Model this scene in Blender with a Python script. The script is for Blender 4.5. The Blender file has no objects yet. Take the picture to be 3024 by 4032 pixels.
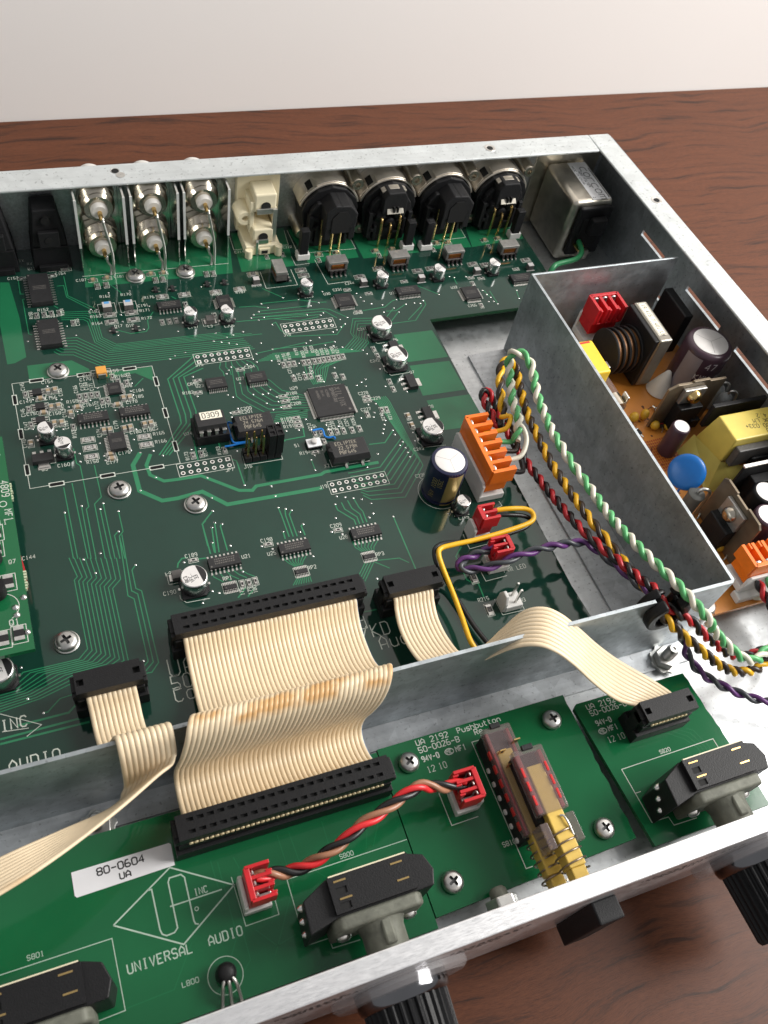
import bpy, math, random
from mathutils import Vector, Matrix
random.seed(7)
S = 0.001                                   # everything below is written in millimetres
scn = bpy.context.scene
COL = scn.collection

# ------------------------------------------------------------------ camera
cam_d = bpy.data.cameras.new('camera'); cam = bpy.data.objects.new('camera', cam_d); COL.objects.link(cam)
RT, DN, FW = Vector((0.9299821,-0.3307883,0.1603509)), Vector((-0.186445,-0.8003732,-0.5697727)), Vector((0.3168148,0.4999818,-0.8060066))
M3 = Matrix((RT, -DN, -FW)).transposed()
cam.matrix_world = Matrix.Translation(Vector((-80.0,-161.87,237.57))*S) @ M3.to_4x4()
cam_d.sensor_fit = 'VERTICAL'; cam_d.sensor_height = 4.8; cam_d.lens = 3530.534/4032*4.8
cam_d.clip_start = 0.01; cam_d.clip_end = 20
cam_d.dof.use_dof = True; cam_d.dof.focus_distance = 0.295; cam_d.dof.aperture_fstop = 5.5
scn.camera = cam
# ------------------------------------------------------------------ light of the room
w = bpy.data.worlds.new('World'); scn.world = w; w.use_nodes = True
w.node_tree.nodes['Background'].inputs[0].default_value = (0.97,0.98,1.0,1)
w.node_tree.nodes['Background'].inputs[1].default_value = 0.40
def area(name, loc, aim, sx, sy, power, col):
    l = bpy.data.lights.new(name,'AREA'); l.shape='RECTANGLE'; l.size=sx; l.size_y=sy; l.energy=power; l.color=col
    o = bpy.data.objects.new(name,l); COL.objects.link(o); o.location = Vector(loc)*S
    l.spread = math.radians(130)
    o.rotation_euler = (Vector(aim)-Vector(loc)).to_track_quat('-Z','Y').to_euler()
    return o
area('window_light', (800,-150,640), (120,180,260), 0.6, 0.6, 10.8, (1.0,0.975,0.94))
scn.view_settings.view_transform = 'Standard'; scn.view_settings.look = 'None'
scn.view_settings.exposure = -0.12; scn.view_settings.gamma = 1.0

# ------------------------------------------------------------------ materials
MATS = {}
def mat(name, col, rough=.5, metal=0., var=0., vscale=300., bump=0., bscale=800., spec=.5, trans=0., alpha=1., coat=0., rvar=0.):
    if name in MATS: return MATS[name]
    m = bpy.data.materials.new(name); m.use_nodes = True; nt = m.node_tree; b = nt.nodes['Principled BSDF']
    b.inputs['Base Color'].default_value = (*col,1); b.inputs['Roughness'].default_value = rough; b.inputs['Metallic'].default_value = metal
    b.inputs['Specular IOR Level'].default_value = spec
    if trans: b.inputs['Transmission Weight'].default_value = trans
    if alpha<1: b.inputs['Alpha'].default_value = alpha
    if coat: b.inputs['Coat Weight'].default_value = coat; b.inputs['Coat Roughness'].default_value = .08
    tc = nt.nodes.new('ShaderNodeTexCoord')
    n = nt.nodes.new('ShaderNodeTexNoise'); n.inputs['Scale'].default_value = vscale; n.inputs['Detail'].default_value = 6
    nt.links.new(tc.outputs['Object'], n.inputs['Vector'])
    var = var or .06
    r = nt.nodes.new('ShaderNodeValToRGB'); e = r.color_ramp.elements; e[0].position=.25; e[1].position=.75
    e[0].color = (*[max(0,c*(1-var)) for c in col],1); e[1].color = (*[min(1,c*(1+var)) for c in col],1)
    nt.links.new(n.outputs['Fac'], r.inputs[0]); nt.links.new(r.outputs[0], b.inputs['Base Color'])
    if rvar:
        mr = nt.nodes.new('ShaderNodeMapRange'); mr.inputs[3].default_value = max(0,rough-rvar); mr.inputs[4].default_value = rough+rvar
        nt.links.new(n.outputs['Fac'], mr.inputs[0]); nt.links.new(mr.outputs[0], b.inputs['Roughness'])
    if bump:
        n2 = nt.nodes.new('ShaderNodeTexNoise'); n2.inputs['Scale'].default_value = bscale; n2.inputs['Detail'].default_value = 3
        nt.links.new(tc.outputs['Object'], n2.inputs['Vector'])
        bp = nt.nodes.new('ShaderNodeBump'); bp.inputs['Strength'].default_value = bump; bp.inputs['Distance'].default_value = .0003
        nt.links.new(n2.outputs['Fac'], bp.inputs['Height']); nt.links.new(bp.outputs[0], b.inputs['Normal'])
    MATS[name] = m; return m

mask   = mat('solder_mask_dark',(.008,.038,.026),.07,0,.12,60,.02,300,rvar=.03)
pour   = mat('solder_mask_over_copper',(.014,.135,.058),.12,0,.08,60)
tracem = mat('solder_mask_on_trace',(.022,.19,.085),.14)
fmask  = mat('solder_mask_green',(.009,.118,.042),.09,0,.10,60,.02,300)
ftrace = mat('solder_mask_trace_green',(.012,.15,.055),.14)
edge   = mat('board_edge',(.010,.10,.035),.6,0,.2)
ink    = mat('white_ink',(.58,.62,.55),.6,0,.08)
dimink = mat('thin_ink',(.42,.55,.45),.6,0,.08)
solder = mat('solder',(.72,.72,.70),.24,1,.1,900,.3,900)
tin    = mat('tinned_metal',(.66,.65,.62),.34,1,.08,700)
mirtin = mat('polished_tin',(.74,.74,.70),.14,1,.08,300)
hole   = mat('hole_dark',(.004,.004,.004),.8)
black  = mat('black_plastic',(.010,.010,.011),.45,0,.15,900,.25,2500,spec=.3)
blackg = mat('black_moulding',(.013,.013,.014),.55,0,.2,700,.3,3000,spec=.3)
icm    = mat('chip_epoxy',(.017,.017,.018),.5,0,.2,900,.35,4000)
mark   = mat('chip_marking',(.13,.12,.11),.6)
markb  = mat('chip_print',(.30,.29,.27),.6)
gold   = mat('gold_plating',(.74,.52,.22),.25,1,.08)
alu    = mat('can_aluminium',(.78,.78,.77),.26,1,.06,900,.15,3000)
cantop = mat('can_top',(.80,.78,.76),.38,.35,.05)
inkblk = mat('black_ink',(.015,.015,.016),.5)
ceram  = mat('ceramic_tan',(.36,.27,.17),.45,0,.12)
ceramw = mat('ceramic_white',(.72,.71,.67),.5)
resblk = mat('resistor_glaze',(.012,.012,.013),.3)
whitep = mat('white_nylon',(.70,.69,.66),.42,0,.05,300,.1,900)
cream  = mat('cream_plastic',(.78,.70,.50),.4,0,.04,300,.08,900)
redp   = mat('red_plastic',(.52,.014,.020),.32,0,.1,500)
orangep= mat('orange_plastic',(.86,.185,.012),.34,0,.08,500)
yelp   = mat('yellow_plastic',(.68,.46,.09),.35,0,.06,400)
tape   = mat('yellow_tape',(.74,.58,.12),.38,0,.1,150,.15,500)
bluep  = mat('blue_epoxy',(.006,.12,.40),.28,0,.1,200)
clearp = mat('smoky_clear_plastic',(.24,.19,.19),.12,0,.05,300,alpha=.42)
skirtp = mat('clear_skirt',(.55,.52,.52),.22,0,.05,300,alpha=.30)
shellm = mat('satin_shell',(.72,.66,.57),.34,.8,.15,250,.08,600)
nickel = mat('nickel',(.60,.56,.48),.33,1,.15,250,.08,600,rvar=.08)
chrome = mat('bright_nickel',(.54,.49,.41),.22,1,.1,500)
ptfe   = mat('white_ptfe',(.66,.64,.60),.4)
copper = mat('copper_wire',(.75,.25,.07),.3,1,.2,2500)
ferr   = mat('ferrite',(.10,.095,.09),.42,0,.2,500,.3,1500)
ferrl  = mat('ferrite_clip',(.42,.41,.39),.34,.7,.15,700)
caste  = mat('cast_zinc',(.15,.155,.125),.6,.2,.35,250,.6,500)
sleeve = mat('purple_sleeve',(.060,.030,.045),.3,0,.1)
navy   = mat('navy_sleeve',(.010,.012,.045),.28,0,.1)
goldpr = mat('gold_print',(.60,.44,.16),.32,.7)
orpcb  = mat('paper_board_orange',(.52,.195,.03),.42,0,.16,90,.15,400)
yinsul = mat('yellow_film',(.72,.62,.16),.3,0,.06,200,alpha=.82)
paper  = mat('paper_label',(.83,.82,.84),.5,0,.02)
labelc = mat('cream_label',(.85,.80,.66),.5,0,.02)
silv   = mat('silver_label',(.80,.80,.81),.45)
blued  = mat('blue_print',(.10,.32,.62),.5)
tantm  = mat('tantalum_orange',(.72,.33,.06),.45)
ribm   = mat('ribbon_pvc',(.82,.67,.46),.42,0,.07,120,.12,700)
def stain(m):
    nt=m.node_tree; bs=nt.nodes['Principled BSDF']; src=bs.inputs['Base Color'].links[0].from_socket
    tc=nt.nodes.new('ShaderNodeTexCoord'); sp=nt.nodes.new('ShaderNodeSeparateXYZ'); nt.links.new(tc.outputs['Object'],sp.inputs[0])
    mr=nt.nodes.new('ShaderNodeMapRange'); mr.inputs[1].default_value=.0338; mr.inputs[2].default_value=.0356; nt.links.new(sp.outputs['Z'],mr.inputs[0])
    n=nt.nodes.new('ShaderNodeTexNoise'); n.inputs['Scale'].default_value=160; nt.links.new(tc.outputs['Object'],n.inputs['Vector'])
    r=nt.nodes.new('ShaderNodeMapRange'); r.inputs[1].default_value=.42; r.inputs[2].default_value=.62; nt.links.new(n.outputs['Fac'],r.inputs[0])
    mu=nt.nodes.new('ShaderNodeMath'); mu.operation='MULTIPLY'; nt.links.new(mr.outputs[0],mu.inputs[0]); nt.links.new(r.outputs[0],mu.inputs[1])
    mx=nt.nodes.new('ShaderNodeMix'); mx.data_type='RGBA'; nt.links.new(mu.outputs[0],mx.inputs[0]); nt.links.new(src,mx.inputs[6]); mx.inputs[7].default_value=(.64,.38,.16,1)
    nt.links.new(mx.outputs[2],bs.inputs['Base Color'])
stain(ribm)
ribblue= mat('ribbon_edge_blue',(.04,.26,.60),.42)
wm = {n: mat('wire_'+n,c,.33,0,.05,400) for n,c in dict(red=(.48,.018,.024),black=(.014,.013,.014),yellow=(.86,.47,.015),brown=(.040,.026,.020),white=(.74,.70,.58),green=(.11,.44,.16),purple=(.13,.040,.18),grey=(.060,.065,.075),tan=(.36,.17,.10),blue=(.01,.19,.62),brightred=(.70,.03,.035),darkgreen=(.03,.22,.085)).items()}

def steel_mat(name, col, rough, sx=1., sy=1., spang=.16, metal=.85):
    m = bpy.data.materials.new(name); m.use_nodes=True; nt=m.node_tree; b=nt.nodes['Principled BSDF']
    tc=nt.nodes.new('ShaderNodeTexCoord'); mp=nt.nodes.new('ShaderNodeMapping'); mp.inputs['Scale'].default_value=(sx,sy,sx)
    nt.links.new(tc.outputs['Object'],mp.inputs['Vector'])
    n=nt.nodes.new('ShaderNodeTexNoise'); n.inputs['Scale'].default_value=55; n.inputs['Detail'].default_value=8; n.inputs['Roughness'].default_value=.65
    v=nt.nodes.new('ShaderNodeTexVoronoi'); v.inputs['Scale'].default_value=420
    n3=nt.nodes.new('ShaderNodeTexNoise'); n3.inputs['Scale'].default_value=900; n3.inputs['Detail'].default_value=2
    for t in (n,v,n3): nt.links.new(mp.outputs[0],t.inputs['Vector'])
    mx=nt.nodes.new('ShaderNodeMix'); mx.data_type='RGBA'; mx.inputs[0].default_value=.3
    r=nt.nodes.new('ShaderNodeValToRGB'); e=r.color_ramp.elements; e[0].position=.3; e[1].position=.72
    e[0].color=(*[c*(1-spang) for c in col],1); e[1].color=(*[min(1,c*(1+spang*.8)) for c in col],1)
    nt.links.new(n.outputs['Fac'],r.inputs[0])
    r2=nt.nodes.new('ShaderNodeValToRGB'); r2.color_ramp.elements[0].position=.30; r2.color_ramp.elements[1].position=.37
    r2.color_ramp.elements[0].color=(.45,.45,.45,1); r2.color_ramp.elements[1].color=(1,1,1,1)
    nt.links.new(n3.outputs['Fac'],r2.inputs[0])
    vs=nt.nodes.new('ShaderNodeTexVoronoi'); vs.inputs['Scale'].default_value=230; nt.links.new(mp.outputs[0],vs.inputs['Vector'])
    bw=nt.nodes.new('ShaderNodeSeparateColor'); nt.links.new(vs.outputs['Color'],bw.inputs[0])
    sm=nt.nodes.new('ShaderNodeMapRange'); sm.inputs[3].default_value=1-spang*.5; sm.inputs[4].default_value=1+spang*.25; nt.links.new(bw.outputs[0],sm.inputs[0])
    msc=nt.nodes.new('ShaderNodeMapping'); msc.inputs['Scale'].default_value=(30,700,300); msc.inputs['Rotation'].default_value=(0,0,.5); nt.links.new(tc.outputs['Object'],msc.inputs['Vector'])
    ns=nt.nodes.new('ShaderNodeTexNoise'); ns.inputs['Scale'].default_value=1.0; ns.inputs['Detail'].default_value=3; nt.links.new(msc.outputs[0],ns.inputs['Vector'])
    s2=nt.nodes.new('ShaderNodeMapRange'); s2.inputs[1].default_value=.3; s2.inputs[2].default_value=.7; s2.inputs[3].default_value=1-spang*.4; s2.inputs[4].default_value=1+spang*.3; nt.links.new(ns.outputs['Fac'],s2.inputs[0])
    mm=nt.nodes.new('ShaderNodeMath'); mm.operation='MULTIPLY'; nt.links.new(sm.outputs[0],mm.inputs[0]); nt.links.new(s2.outputs[0],mm.inputs[1])
    vm=nt.nodes.new('ShaderNodeVectorMath'); vm.operation='SCALE'; nt.links.new(r.outputs[0],vm.inputs[0]); nt.links.new(mm.outputs[0],vm.inputs['Scale'])
    ml=nt.nodes.new('ShaderNodeMix'); ml.data_type='RGBA'; ml.blend_type='MULTIPLY'; ml.inputs[0].default_value=.6
    nt.links.new(vm.outputs[0],ml.inputs[6]); nt.links.new(r2.outputs[0],ml.inputs[7]); nt.links.new(ml.outputs[2],b.inputs['Base Color'])
    mr=nt.nodes.new('ShaderNodeMapRange'); mr.inputs[3].default_value=rough-.1; mr.inputs[4].default_value=rough+.1
    nt.links.new(v.outputs['Distance'],mr.inputs[0]); nt.links.new(mr.outputs[0],b.inputs['Roughness'])
    b.inputs['Metallic'].default_value=metal
    bp=nt.nodes.new('ShaderNodeBump'); bp.inputs['Strength'].default_value=.06; bp.inputs['Distance'].default_value=.0005
    nt.links.new(n.outputs['Fac'],bp.inputs['Height']); nt.links.new(bp.outputs[0],b.inputs['Normal'])
    MATS[name]=m; return m
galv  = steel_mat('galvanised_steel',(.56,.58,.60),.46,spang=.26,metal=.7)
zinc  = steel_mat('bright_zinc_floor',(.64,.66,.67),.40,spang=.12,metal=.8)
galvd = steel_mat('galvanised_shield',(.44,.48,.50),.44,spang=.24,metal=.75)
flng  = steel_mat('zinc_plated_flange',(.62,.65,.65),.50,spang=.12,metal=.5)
brush = steel_mat('brushed_steel',(.66,.68,.70),.38,14,1.,.22)
panelm= steel_mat('brushed_aluminium',(.86,.86,.87),.36,1.,16.,.06)

def wood_mat():
    m=bpy.data.materials.new('dark_wood'); m.use_nodes=True; nt=m.node_tree; b=nt.nodes['Principled BSDF']
    tc=nt.nodes.new('ShaderNodeTexCoord')
    rot=nt.nodes.new('ShaderNodeMapping'); rot.inputs['Rotation'].default_value=(0,0,math.radians(4))
    nt.links.new(tc.outputs['Object'],rot.inputs['Vector'])
    wob=nt.nodes.new('ShaderNodeTexNoise'); wob.inputs['Scale'].default_value=9; wob.inputs['Detail'].default_value=3
    nt.links.new(rot.outputs[0],wob.inputs['Vector'])
    sc=nt.nodes.new('ShaderNodeVectorMath'); sc.operation='SCALE'; sc.inputs['Scale'].default_value=.035
    nt.links.new(wob.outputs['Color'],sc.inputs[0])
    ad=nt.nodes.new('ShaderNodeVectorMath'); ad.operation='ADD'; nt.links.new(rot.outputs[0],ad.inputs[0]); nt.links.new(sc.outputs[0],ad.inputs[1])
    def stretched(sx,sy,scale,det,ro):
        mp=nt.nodes.new('ShaderNodeMapping'); mp.inputs['Scale'].default_value=(sx,sy,1); nt.links.new(ad.outputs[0],mp.inputs['Vector'])
        n=nt.nodes.new('ShaderNodeTexNoise'); n.inputs['Scale'].default_value=scale; n.inputs['Detail'].default_value=det; n.inputs['Roughness'].default_value=ro
        nt.links.new(mp.outputs[0],n.inputs['Vector']); return n
    a=stretched(1.0,16,20,10,.74); c=stretched(12,190,30,5,.7)
    r=nt.nodes.new('ShaderNodeValToRGB'); el=r.color_ramp.elements
    el[0].position=.36; el[0].color=(.038,.013,.006,1); el[1].position=.46; el[1].color=(.110,.034,.013,1)
    x=el.new(.41); x.color=(.065,.022,.010,1); x=el.new(.75); x.color=(.150,.048,.019,1)
    nt.links.new(a.outputs['Fac'],r.inputs[0])
    r2=nt.nodes.new('ShaderNodeValToRGB'); r2.color_ramp.elements[0].position=.36; r2.color_ramp.elements[1].position=.55
    r2.color_ramp.elements[0].color=(.5,.46,.45,1); r2.color_ramp.elements[1].color=(1,1,1,1)
    nt.links.new(c.outputs['Fac'],r2.inputs[0])
    ml=nt.nodes.new('ShaderNodeMix'); ml.data_type='RGBA'; ml.blend_type='MULTIPLY'; ml.inputs[0].default_value=.8
    nt.links.new(r.outputs[0],ml.inputs[6]); nt.links.new(r2.outputs[0],ml.inputs[7]); nt.links.new(ml.outputs[2],b.inputs['Base Color'])
    b.inputs['Roughness'].default_value=.40; b.inputs['Specular IOR Level'].default_value=.28
    bp=nt.nodes.new('ShaderNodeBump'); bp.inputs['Strength'].default_value=.10; bp.inputs['Distance'].default_value=.0004
    nt.links.new(c.outputs['Fac'],bp.inputs['Height']); nt.links.new(bp.outputs[0],b.inputs['Normal'])
    return m
wood=wood_mat()
wallm=mat('painted_wall',(.84,.815,.79),.8,0,.015,8,.05,300)

# ------------------------------------------------------------------ mesh helpers
class MB:
    def __init__(s): s.v=[]; s.f=[]; s.mi=[]; s.m=0; s.T=None
    def add(s,vs,fs):
        b=len(s.v)
        if s.T is not None: vs=[tuple(s.T @ Vector(p)) for p in vs]
        s.v+=[tuple(p) for p in vs]
        for f in fs: s.f.append(tuple(i+b for i in f)); s.mi.append(s.m)
        return s
    def box(s,x0,x1,y0,y1,z0,z1):
        v=[(x0,y0,z0),(x1,y0,z0),(x1,y1,z0),(x0,y1,z0),(x0,y0,z1),(x1,y0,z1),(x1,y1,z1),(x0,y1,z1)]
        return s.add(v,[(3,2,1,0),(4,5,6,7),(0,1,5,4),(1,2,6,5),(2,3,7,6),(3,0,4,7)])
    def taper(s,cx,cy,w0,h0,w1,h1,z0,z1,ox=0,oy=0):
        v=[]
        for w_,h_,z,dx,dy in ((w0,h0,z0,0,0),(w1,h1,z1,ox,oy)):
            v+=[(cx+dx-w_/2,cy+dy-h_/2,z),(cx+dx+w_/2,cy+dy-h_/2,z),(cx+dx+w_/2,cy+dy+h_/2,z),(cx+dx-w_/2,cy+dy+h_/2,z)]
        return s.add(v,[(3,2,1,0),(4,5,6,7),(0,1,5,4),(1,2,6,5),(2,3,7,6),(3,0,4,7)])
    def prism(s,poly,z0,z1,axis='z'):
        a=sum(poly[i][0]*poly[(i+1)%len(poly)][1]-poly[(i+1)%len(poly)][0]*poly[i][1] for i in range(len(poly)))
        if a<0: poly=poly[::-1]
        n=len(poly)
        mk={'z':lambda p,z:(p[0],p[1],z),'y':lambda p,z:(p[0],-z,p[1]),'x':lambda p,z:(z,p[0],p[1])}[axis]
        v=[mk(p,z0) for p in poly]+[mk(p,z1) for p in poly]
        return s.add(v,[tuple(range(n-1,-1,-1)),tuple(range(n,2*n))]+[(i,(i+1)%n,(i+1)%n+n,i+n) for i in range(n)])
    def sheet(s,poly,z):
        a=sum(poly[i][0]*poly[(i+1)%len(poly)][1]-poly[(i+1)%len(poly)][0]*poly[i][1] for i in range(len(poly)))
        if a<0: poly=poly[::-1]
        return s.add([(p[0],p[1],z) for p in poly],[tuple(range(len(poly)))])
    def cyl(s,p0,p1,r0,r1=None,n=16,cap=True):
        r1=r0 if r1 is None else r1
        return s.lathe(p0,p1,[(r0,0),(r1,1)],n,cap)
    def lathe(s,p0,p1,prof,n=20,cap=True):
        p0,p1=Vector(p0),Vector(p1); d=p1-p0; L=d.length; d=d/L
        u=d.orthogonal().normalized(); w_=d.cross(u)
        v=[];f=[]
        for r,t in prof:
            c=p0+d*(t*L if abs(max(abs(q[1]) for q in prof)-1)<1e-6 else t)
            for i in range(n):
                a=2*math.pi*i/n; v.append(c+u*(r*math.cos(a))+w_*(r*math.sin(a)))
        for k in range(len(prof)-1):
            for i in range(n):
                j=(i+1)%n; f.append((k*n+i,k*n+j,(k+1)*n+j,(k+1)*n+i))
        if cap: f.append(tuple(range(n-1,-1,-1))); f.append(tuple((len(prof)-1)*n+i for i in range(n)))
        return s.add(v,f)
    def tube(s,path,r,n=8,cap=True):
        P=[Vector(p) for p in path]; v=[];f=[]
        t=(P[1]-P[0]).normalized(); u=t.orthogonal().normalized()
        for i,p in enumerate(P):
            t2=((P[min(i+1,len(P)-1)]-P[max(i-1,0)])).normalized()
            u=(u-t2*u.dot(t2)); u=u.normalized() if u.length>1e-6 else t2.orthogonal().normalized()
            w_=t2.cross(u)
            for k in range(n):
                a=2*math.pi*k/n; v.append(p+u*(r*math.cos(a))+w_*(r*math.sin(a)))
        for i in range(len(P)-1):
            for k in range(n):
                j=(k+1)%n; f.append((i*n+k,i*n+j,(i+1)*n+j,(i+1)*n+k))
        if cap: f.append(tuple(range(n-1,-1,-1))); f.append(tuple((len(P)-1)*n+k for k in range(n)))
        return s.add(v,f)
    def flat_tube(s,P,D_,a,c,n=8):
        # a conductor of oval section: half width a along D_, half thickness c
        v=[];f=[]; P=[Vector(p) for p in P]
        for i,p in enumerate(P):
            t=(P[min(i+1,len(P)-1)]-P[max(i-1,0)]).normalized(); d=(D_[i]-t*D_[i].dot(t)).normalized(); m=t.cross(d)
            for k in range(n):
                g=2*math.pi*k/n; v.append(p+d*(a*math.cos(g))+m*(c*math.sin(g)))
        for i in range(len(P)-1):
            for k in range(n): j=(k+1)%n; f.append((i*n+k,i*n+j,(i+1)*n+j,(i+1)*n+k))
        f.append(tuple(range(n-1,-1,-1))); f.append(tuple((len(P)-1)*n+k for k in range(n)))
        return s.add(v,f)
    def strip(s,poly,w_,z):
        P=[Vector((p[0],p[1])) for p in poly]; v=[];f=[]
        for i,p in enumerate(P):
            a=(P[i]-P[i-1]).normalized() if i>0 else None
            b=(P[i+1]-P[i]).normalized() if i<len(P)-1 else None
            if a is None: n_=Vector((-b.y,b.x)); k=1
            elif b is None: n_=Vector((-a.y,a.x)); k=1
            else:
                na=Vector((-a.y,a.x)); nb=Vector((-b.y,b.x)); n_=na+nb
                if n_.length<1e-4: n_=na; k=1
                else: n_.normalize(); k=min(2.,1/max(.3,n_.dot(na)))
            v+=[(*(p-n_*w_*.5*k),z),(*(p+n_*w_*.5*k),z)]
        for i in range(len(P)-1): f.append((2*i,2*i+2,2*i+3,2*i+1))
        return s.add(v,f)
    def disc(s,x,y,z,r,n=10,r0=0):
        if r0:
            v=[(x+R_*math.cos(2*math.pi*i/n),y+R_*math.sin(2*math.pi*i/n),z) for R_ in (r0,r) for i in range(n)]
            return s.add(v,[(i,n+i,n+(i+1)%n,(i+1)%n) for i in range(n)])
        return s.add([(x+r*math.cos(2*math.pi*i/n),y+r*math.sin(2*math.pi*i/n),z) for i in range(n)],[tuple(range(n))])
    def holes(s,xs,ys,hol,z,depth,mtop=0,mhole=1):
        # a top face cut by rectangular wells: xs, ys are cut lines, hol the set of (i,j) cells that are wells
        for i in range(len(xs)-1):
            for j in range(len(ys)-1):
                a,b,c,d=xs[i],xs[i+1],ys[j],ys[j+1]
                if (i,j) in hol:
                    s.m=mhole; zz=z-depth
                    s.add([(a,c,z),(b,c,z),(b,d,z),(a,d,z),(a,c,zz),(b,c,zz),(b,d,zz),(a,d,zz)],[(4,5,6,7),(0,4,5,1)[::-1],(1,5,6,2)[::-1],(2,6,7,3)[::-1],(3,7,4,0)[::-1]])
                else:
                    s.m=mtop; s.add([(a,c,z),(b,c,z),(b,d,z),(a,d,z)],[(0,1,2,3)])
        s.m=0; return s

WL={}
def place(o,parent,loc):
    L=Vector(loc)
    o.location=(L-(WL[parent.name] if parent else Vector((0,0,0))))*S
    WL[o.name]=L
    if parent: o.parent=parent
def setp(o,label=None,cat=None,group=None,kind=None):
    for k,v in (('label',label),('category',cat),('group',group),('kind',kind)):
        if v: o[k]=v
    return o
def mesh(name,mb,mats,smooth=None):
    me=bpy.data.meshes.new(name)
    me.from_pydata([Vector(p)*S for p in mb.v],[],mb.f)
    for m in (mats if isinstance(mats,(list,tuple)) else [mats]): me.materials.append(m)
    me.polygons.foreach_set('material_index',mb.mi)
    if smooth is not None:
        me.polygons.foreach_set('use_smooth',[True]*len(me.polygons)); me.update(); me.set_sharp_from_angle(angle=math.radians(smooth))
    me.update(); return me
def link(name,me,parent=None,loc=(0,0,0),rz=0,bevel=0,seg=2,**kw):
    o=bpy.data.objects.new(name,me); COL.objects.link(o); place(o,parent,loc)
    if rz: o.rotation_euler=(0,0,rz)
    if bevel:
        b=o.modifiers.new('bevel','BEVEL'); b.width=bevel*S; b.segments=seg; b.limit_method='ANGLE'; b.angle_limit=math.radians(40)
        b.harden_normals=False
    return setp(o,**kw)
def obj(name,mb,mats,parent=None,origin=None,smooth=None,bevel=0,seg=2,**kw):
    # mb is in scene millimetres; the object's origin is put at `origin`
    if origin is None: origin=WL[parent.name] if parent else Vector((0,0,0))
    o_=Vector(origin); mb.v=[(p[0]-o_[0],p[1]-o_[1],p[2]-o_[2]) for p in mb.v]
    return link(name,mesh(name,mb,mats,smooth),parent,o_,0,bevel,seg,**kw)
def empty(name,loc,parent=None,**kw):
    o=bpy.data.objects.new(name,None); COL.objects.link(o); o.empty_display_size=.005; place(o,parent,loc); return setp(o,**kw)
def catmull(P,n=8):
    P=[Vector(p) for p in P]; out=[]
    for i in range(len(P)-1):
        a,b,c,d=P[max(i-1,0)],P[i],P[i+1],P[min(i+2,len(P)-1)]
        for k in range(n):
            t=k/n; out.append(.5*((2*b)+(c-a)*t+(2*a-5*b+4*c-d)*t*t+(3*b-a-3*c+d)*t**3))
    out.append(P[-1]); return out
def resample(P,step):
    out=[P[0]]; acc=0
    for a,b in zip(P,P[1:]):
        L=(b-a).length
        if L<1e-9: continue
        d=step-acc
        while d<=L: out.append(a+(b-a)*(d/L)); d+=step
        acc=(acc+L)%step
    out.append(P[-1]); return out
def rod(path,r,n=8,dens=6): return MB().tube(catmull(path,dens),r,n)

# stroke lettering on a 4 x 6 grid
G={'0':'01 05 16 36 45 41 30 10 01','1':'15 26 20|10 30','2':'05 16 36 45 44 00 40','3':'05 16 36 45 44 33 42 41 30 10 01|13 33','4':'30 36 02 42','5':'46 06 03 33 42 41 30 10 01','6':'36 16 04 01 10 30 41 42 33 03','7':'06 46 10','8':'13 04 05 16 36 45 44 33 13 02 01 10 30 41 42 33','9':'10 30 42 45 36 16 05 04 13 43',
'A':'00 04 26 44 40|02 42','B':'00 06 36 45 44 33 03|33 42 41 30 00','C':'45 36 16 05 01 10 30 41','D':'00 06 36 45 41 30 00','E':'46 06 00 40|03 33','F':'46 06 00|03 33','G':'45 36 16 05 01 10 30 41 43 23','H':'00 06|40 46|03 43','I':'10 30|20 26|16 36','J':'01 10 30 41 46','K':'00 06|46 03 40','L':'06 00 40','M':'00 06 23 46 40','N':'00 06 40 46','O':'01 05 16 36 45 41 30 10 01','P':'00 06 36 45 44 33 03','Q':'01 05 16 36 45 41 30 10 01|22 40','R':'00 06 36 45 44 33 03|23 40','S':'45 36 16 05 04 13 33 42 41 30 10 01','T':'06 46|20 26','U':'06 01 10 30 41 46','V':'06 20 46','W':'06 10 23 30 46','X':'00 46|06 40','Y':'06 23 46|23 20','Z':'06 46 00 40',
'-':'03 43','.':'20 21','/':'00 46','+':'03 43|21 25',' ':'','a':'04 34 43 40 10 01 12 42','b':'06 00 30 41 43 34 04','c':'44 14 03 01 10 40','d':'46 40 10 01 03 14 44','e':'02 42 43 34 14 03 01 10 40','h':'06 00|03 14 34 43 40','i':'20 24|25 26','n':'00 04|03 14 34 43 40','o':'01 03 14 34 43 41 30 10 01','r':'00 04|03 14 44','s':'44 14 03 12 32 41 30 00','t':'16 11 20 30|04 34','u':'04 01 10 30 41|44 40','m':'00 04 24 20|24 44 40'}
def text(mb,s,x,y,z,h,rot=0,w_=.16,sx=.62,flipx=False):
    c,sn=math.cos(math.radians(rot)),math.sin(math.radians(rot)); u=h/6; px=0
    for ch in s:
        for st in G.get(ch,'').split('|'):
            if not st: continue
            P=[((px+int(a[0])*sx*1.25)*u,int(a[1])*u) for a in st.split()]
            P=[(x+c*a-sn*b,y+sn*a+c*b) for a,b in P]
            mb.strip(P,w_,z)
        px+=(4*sx*1.25)+1.6
    return px*u
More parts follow.
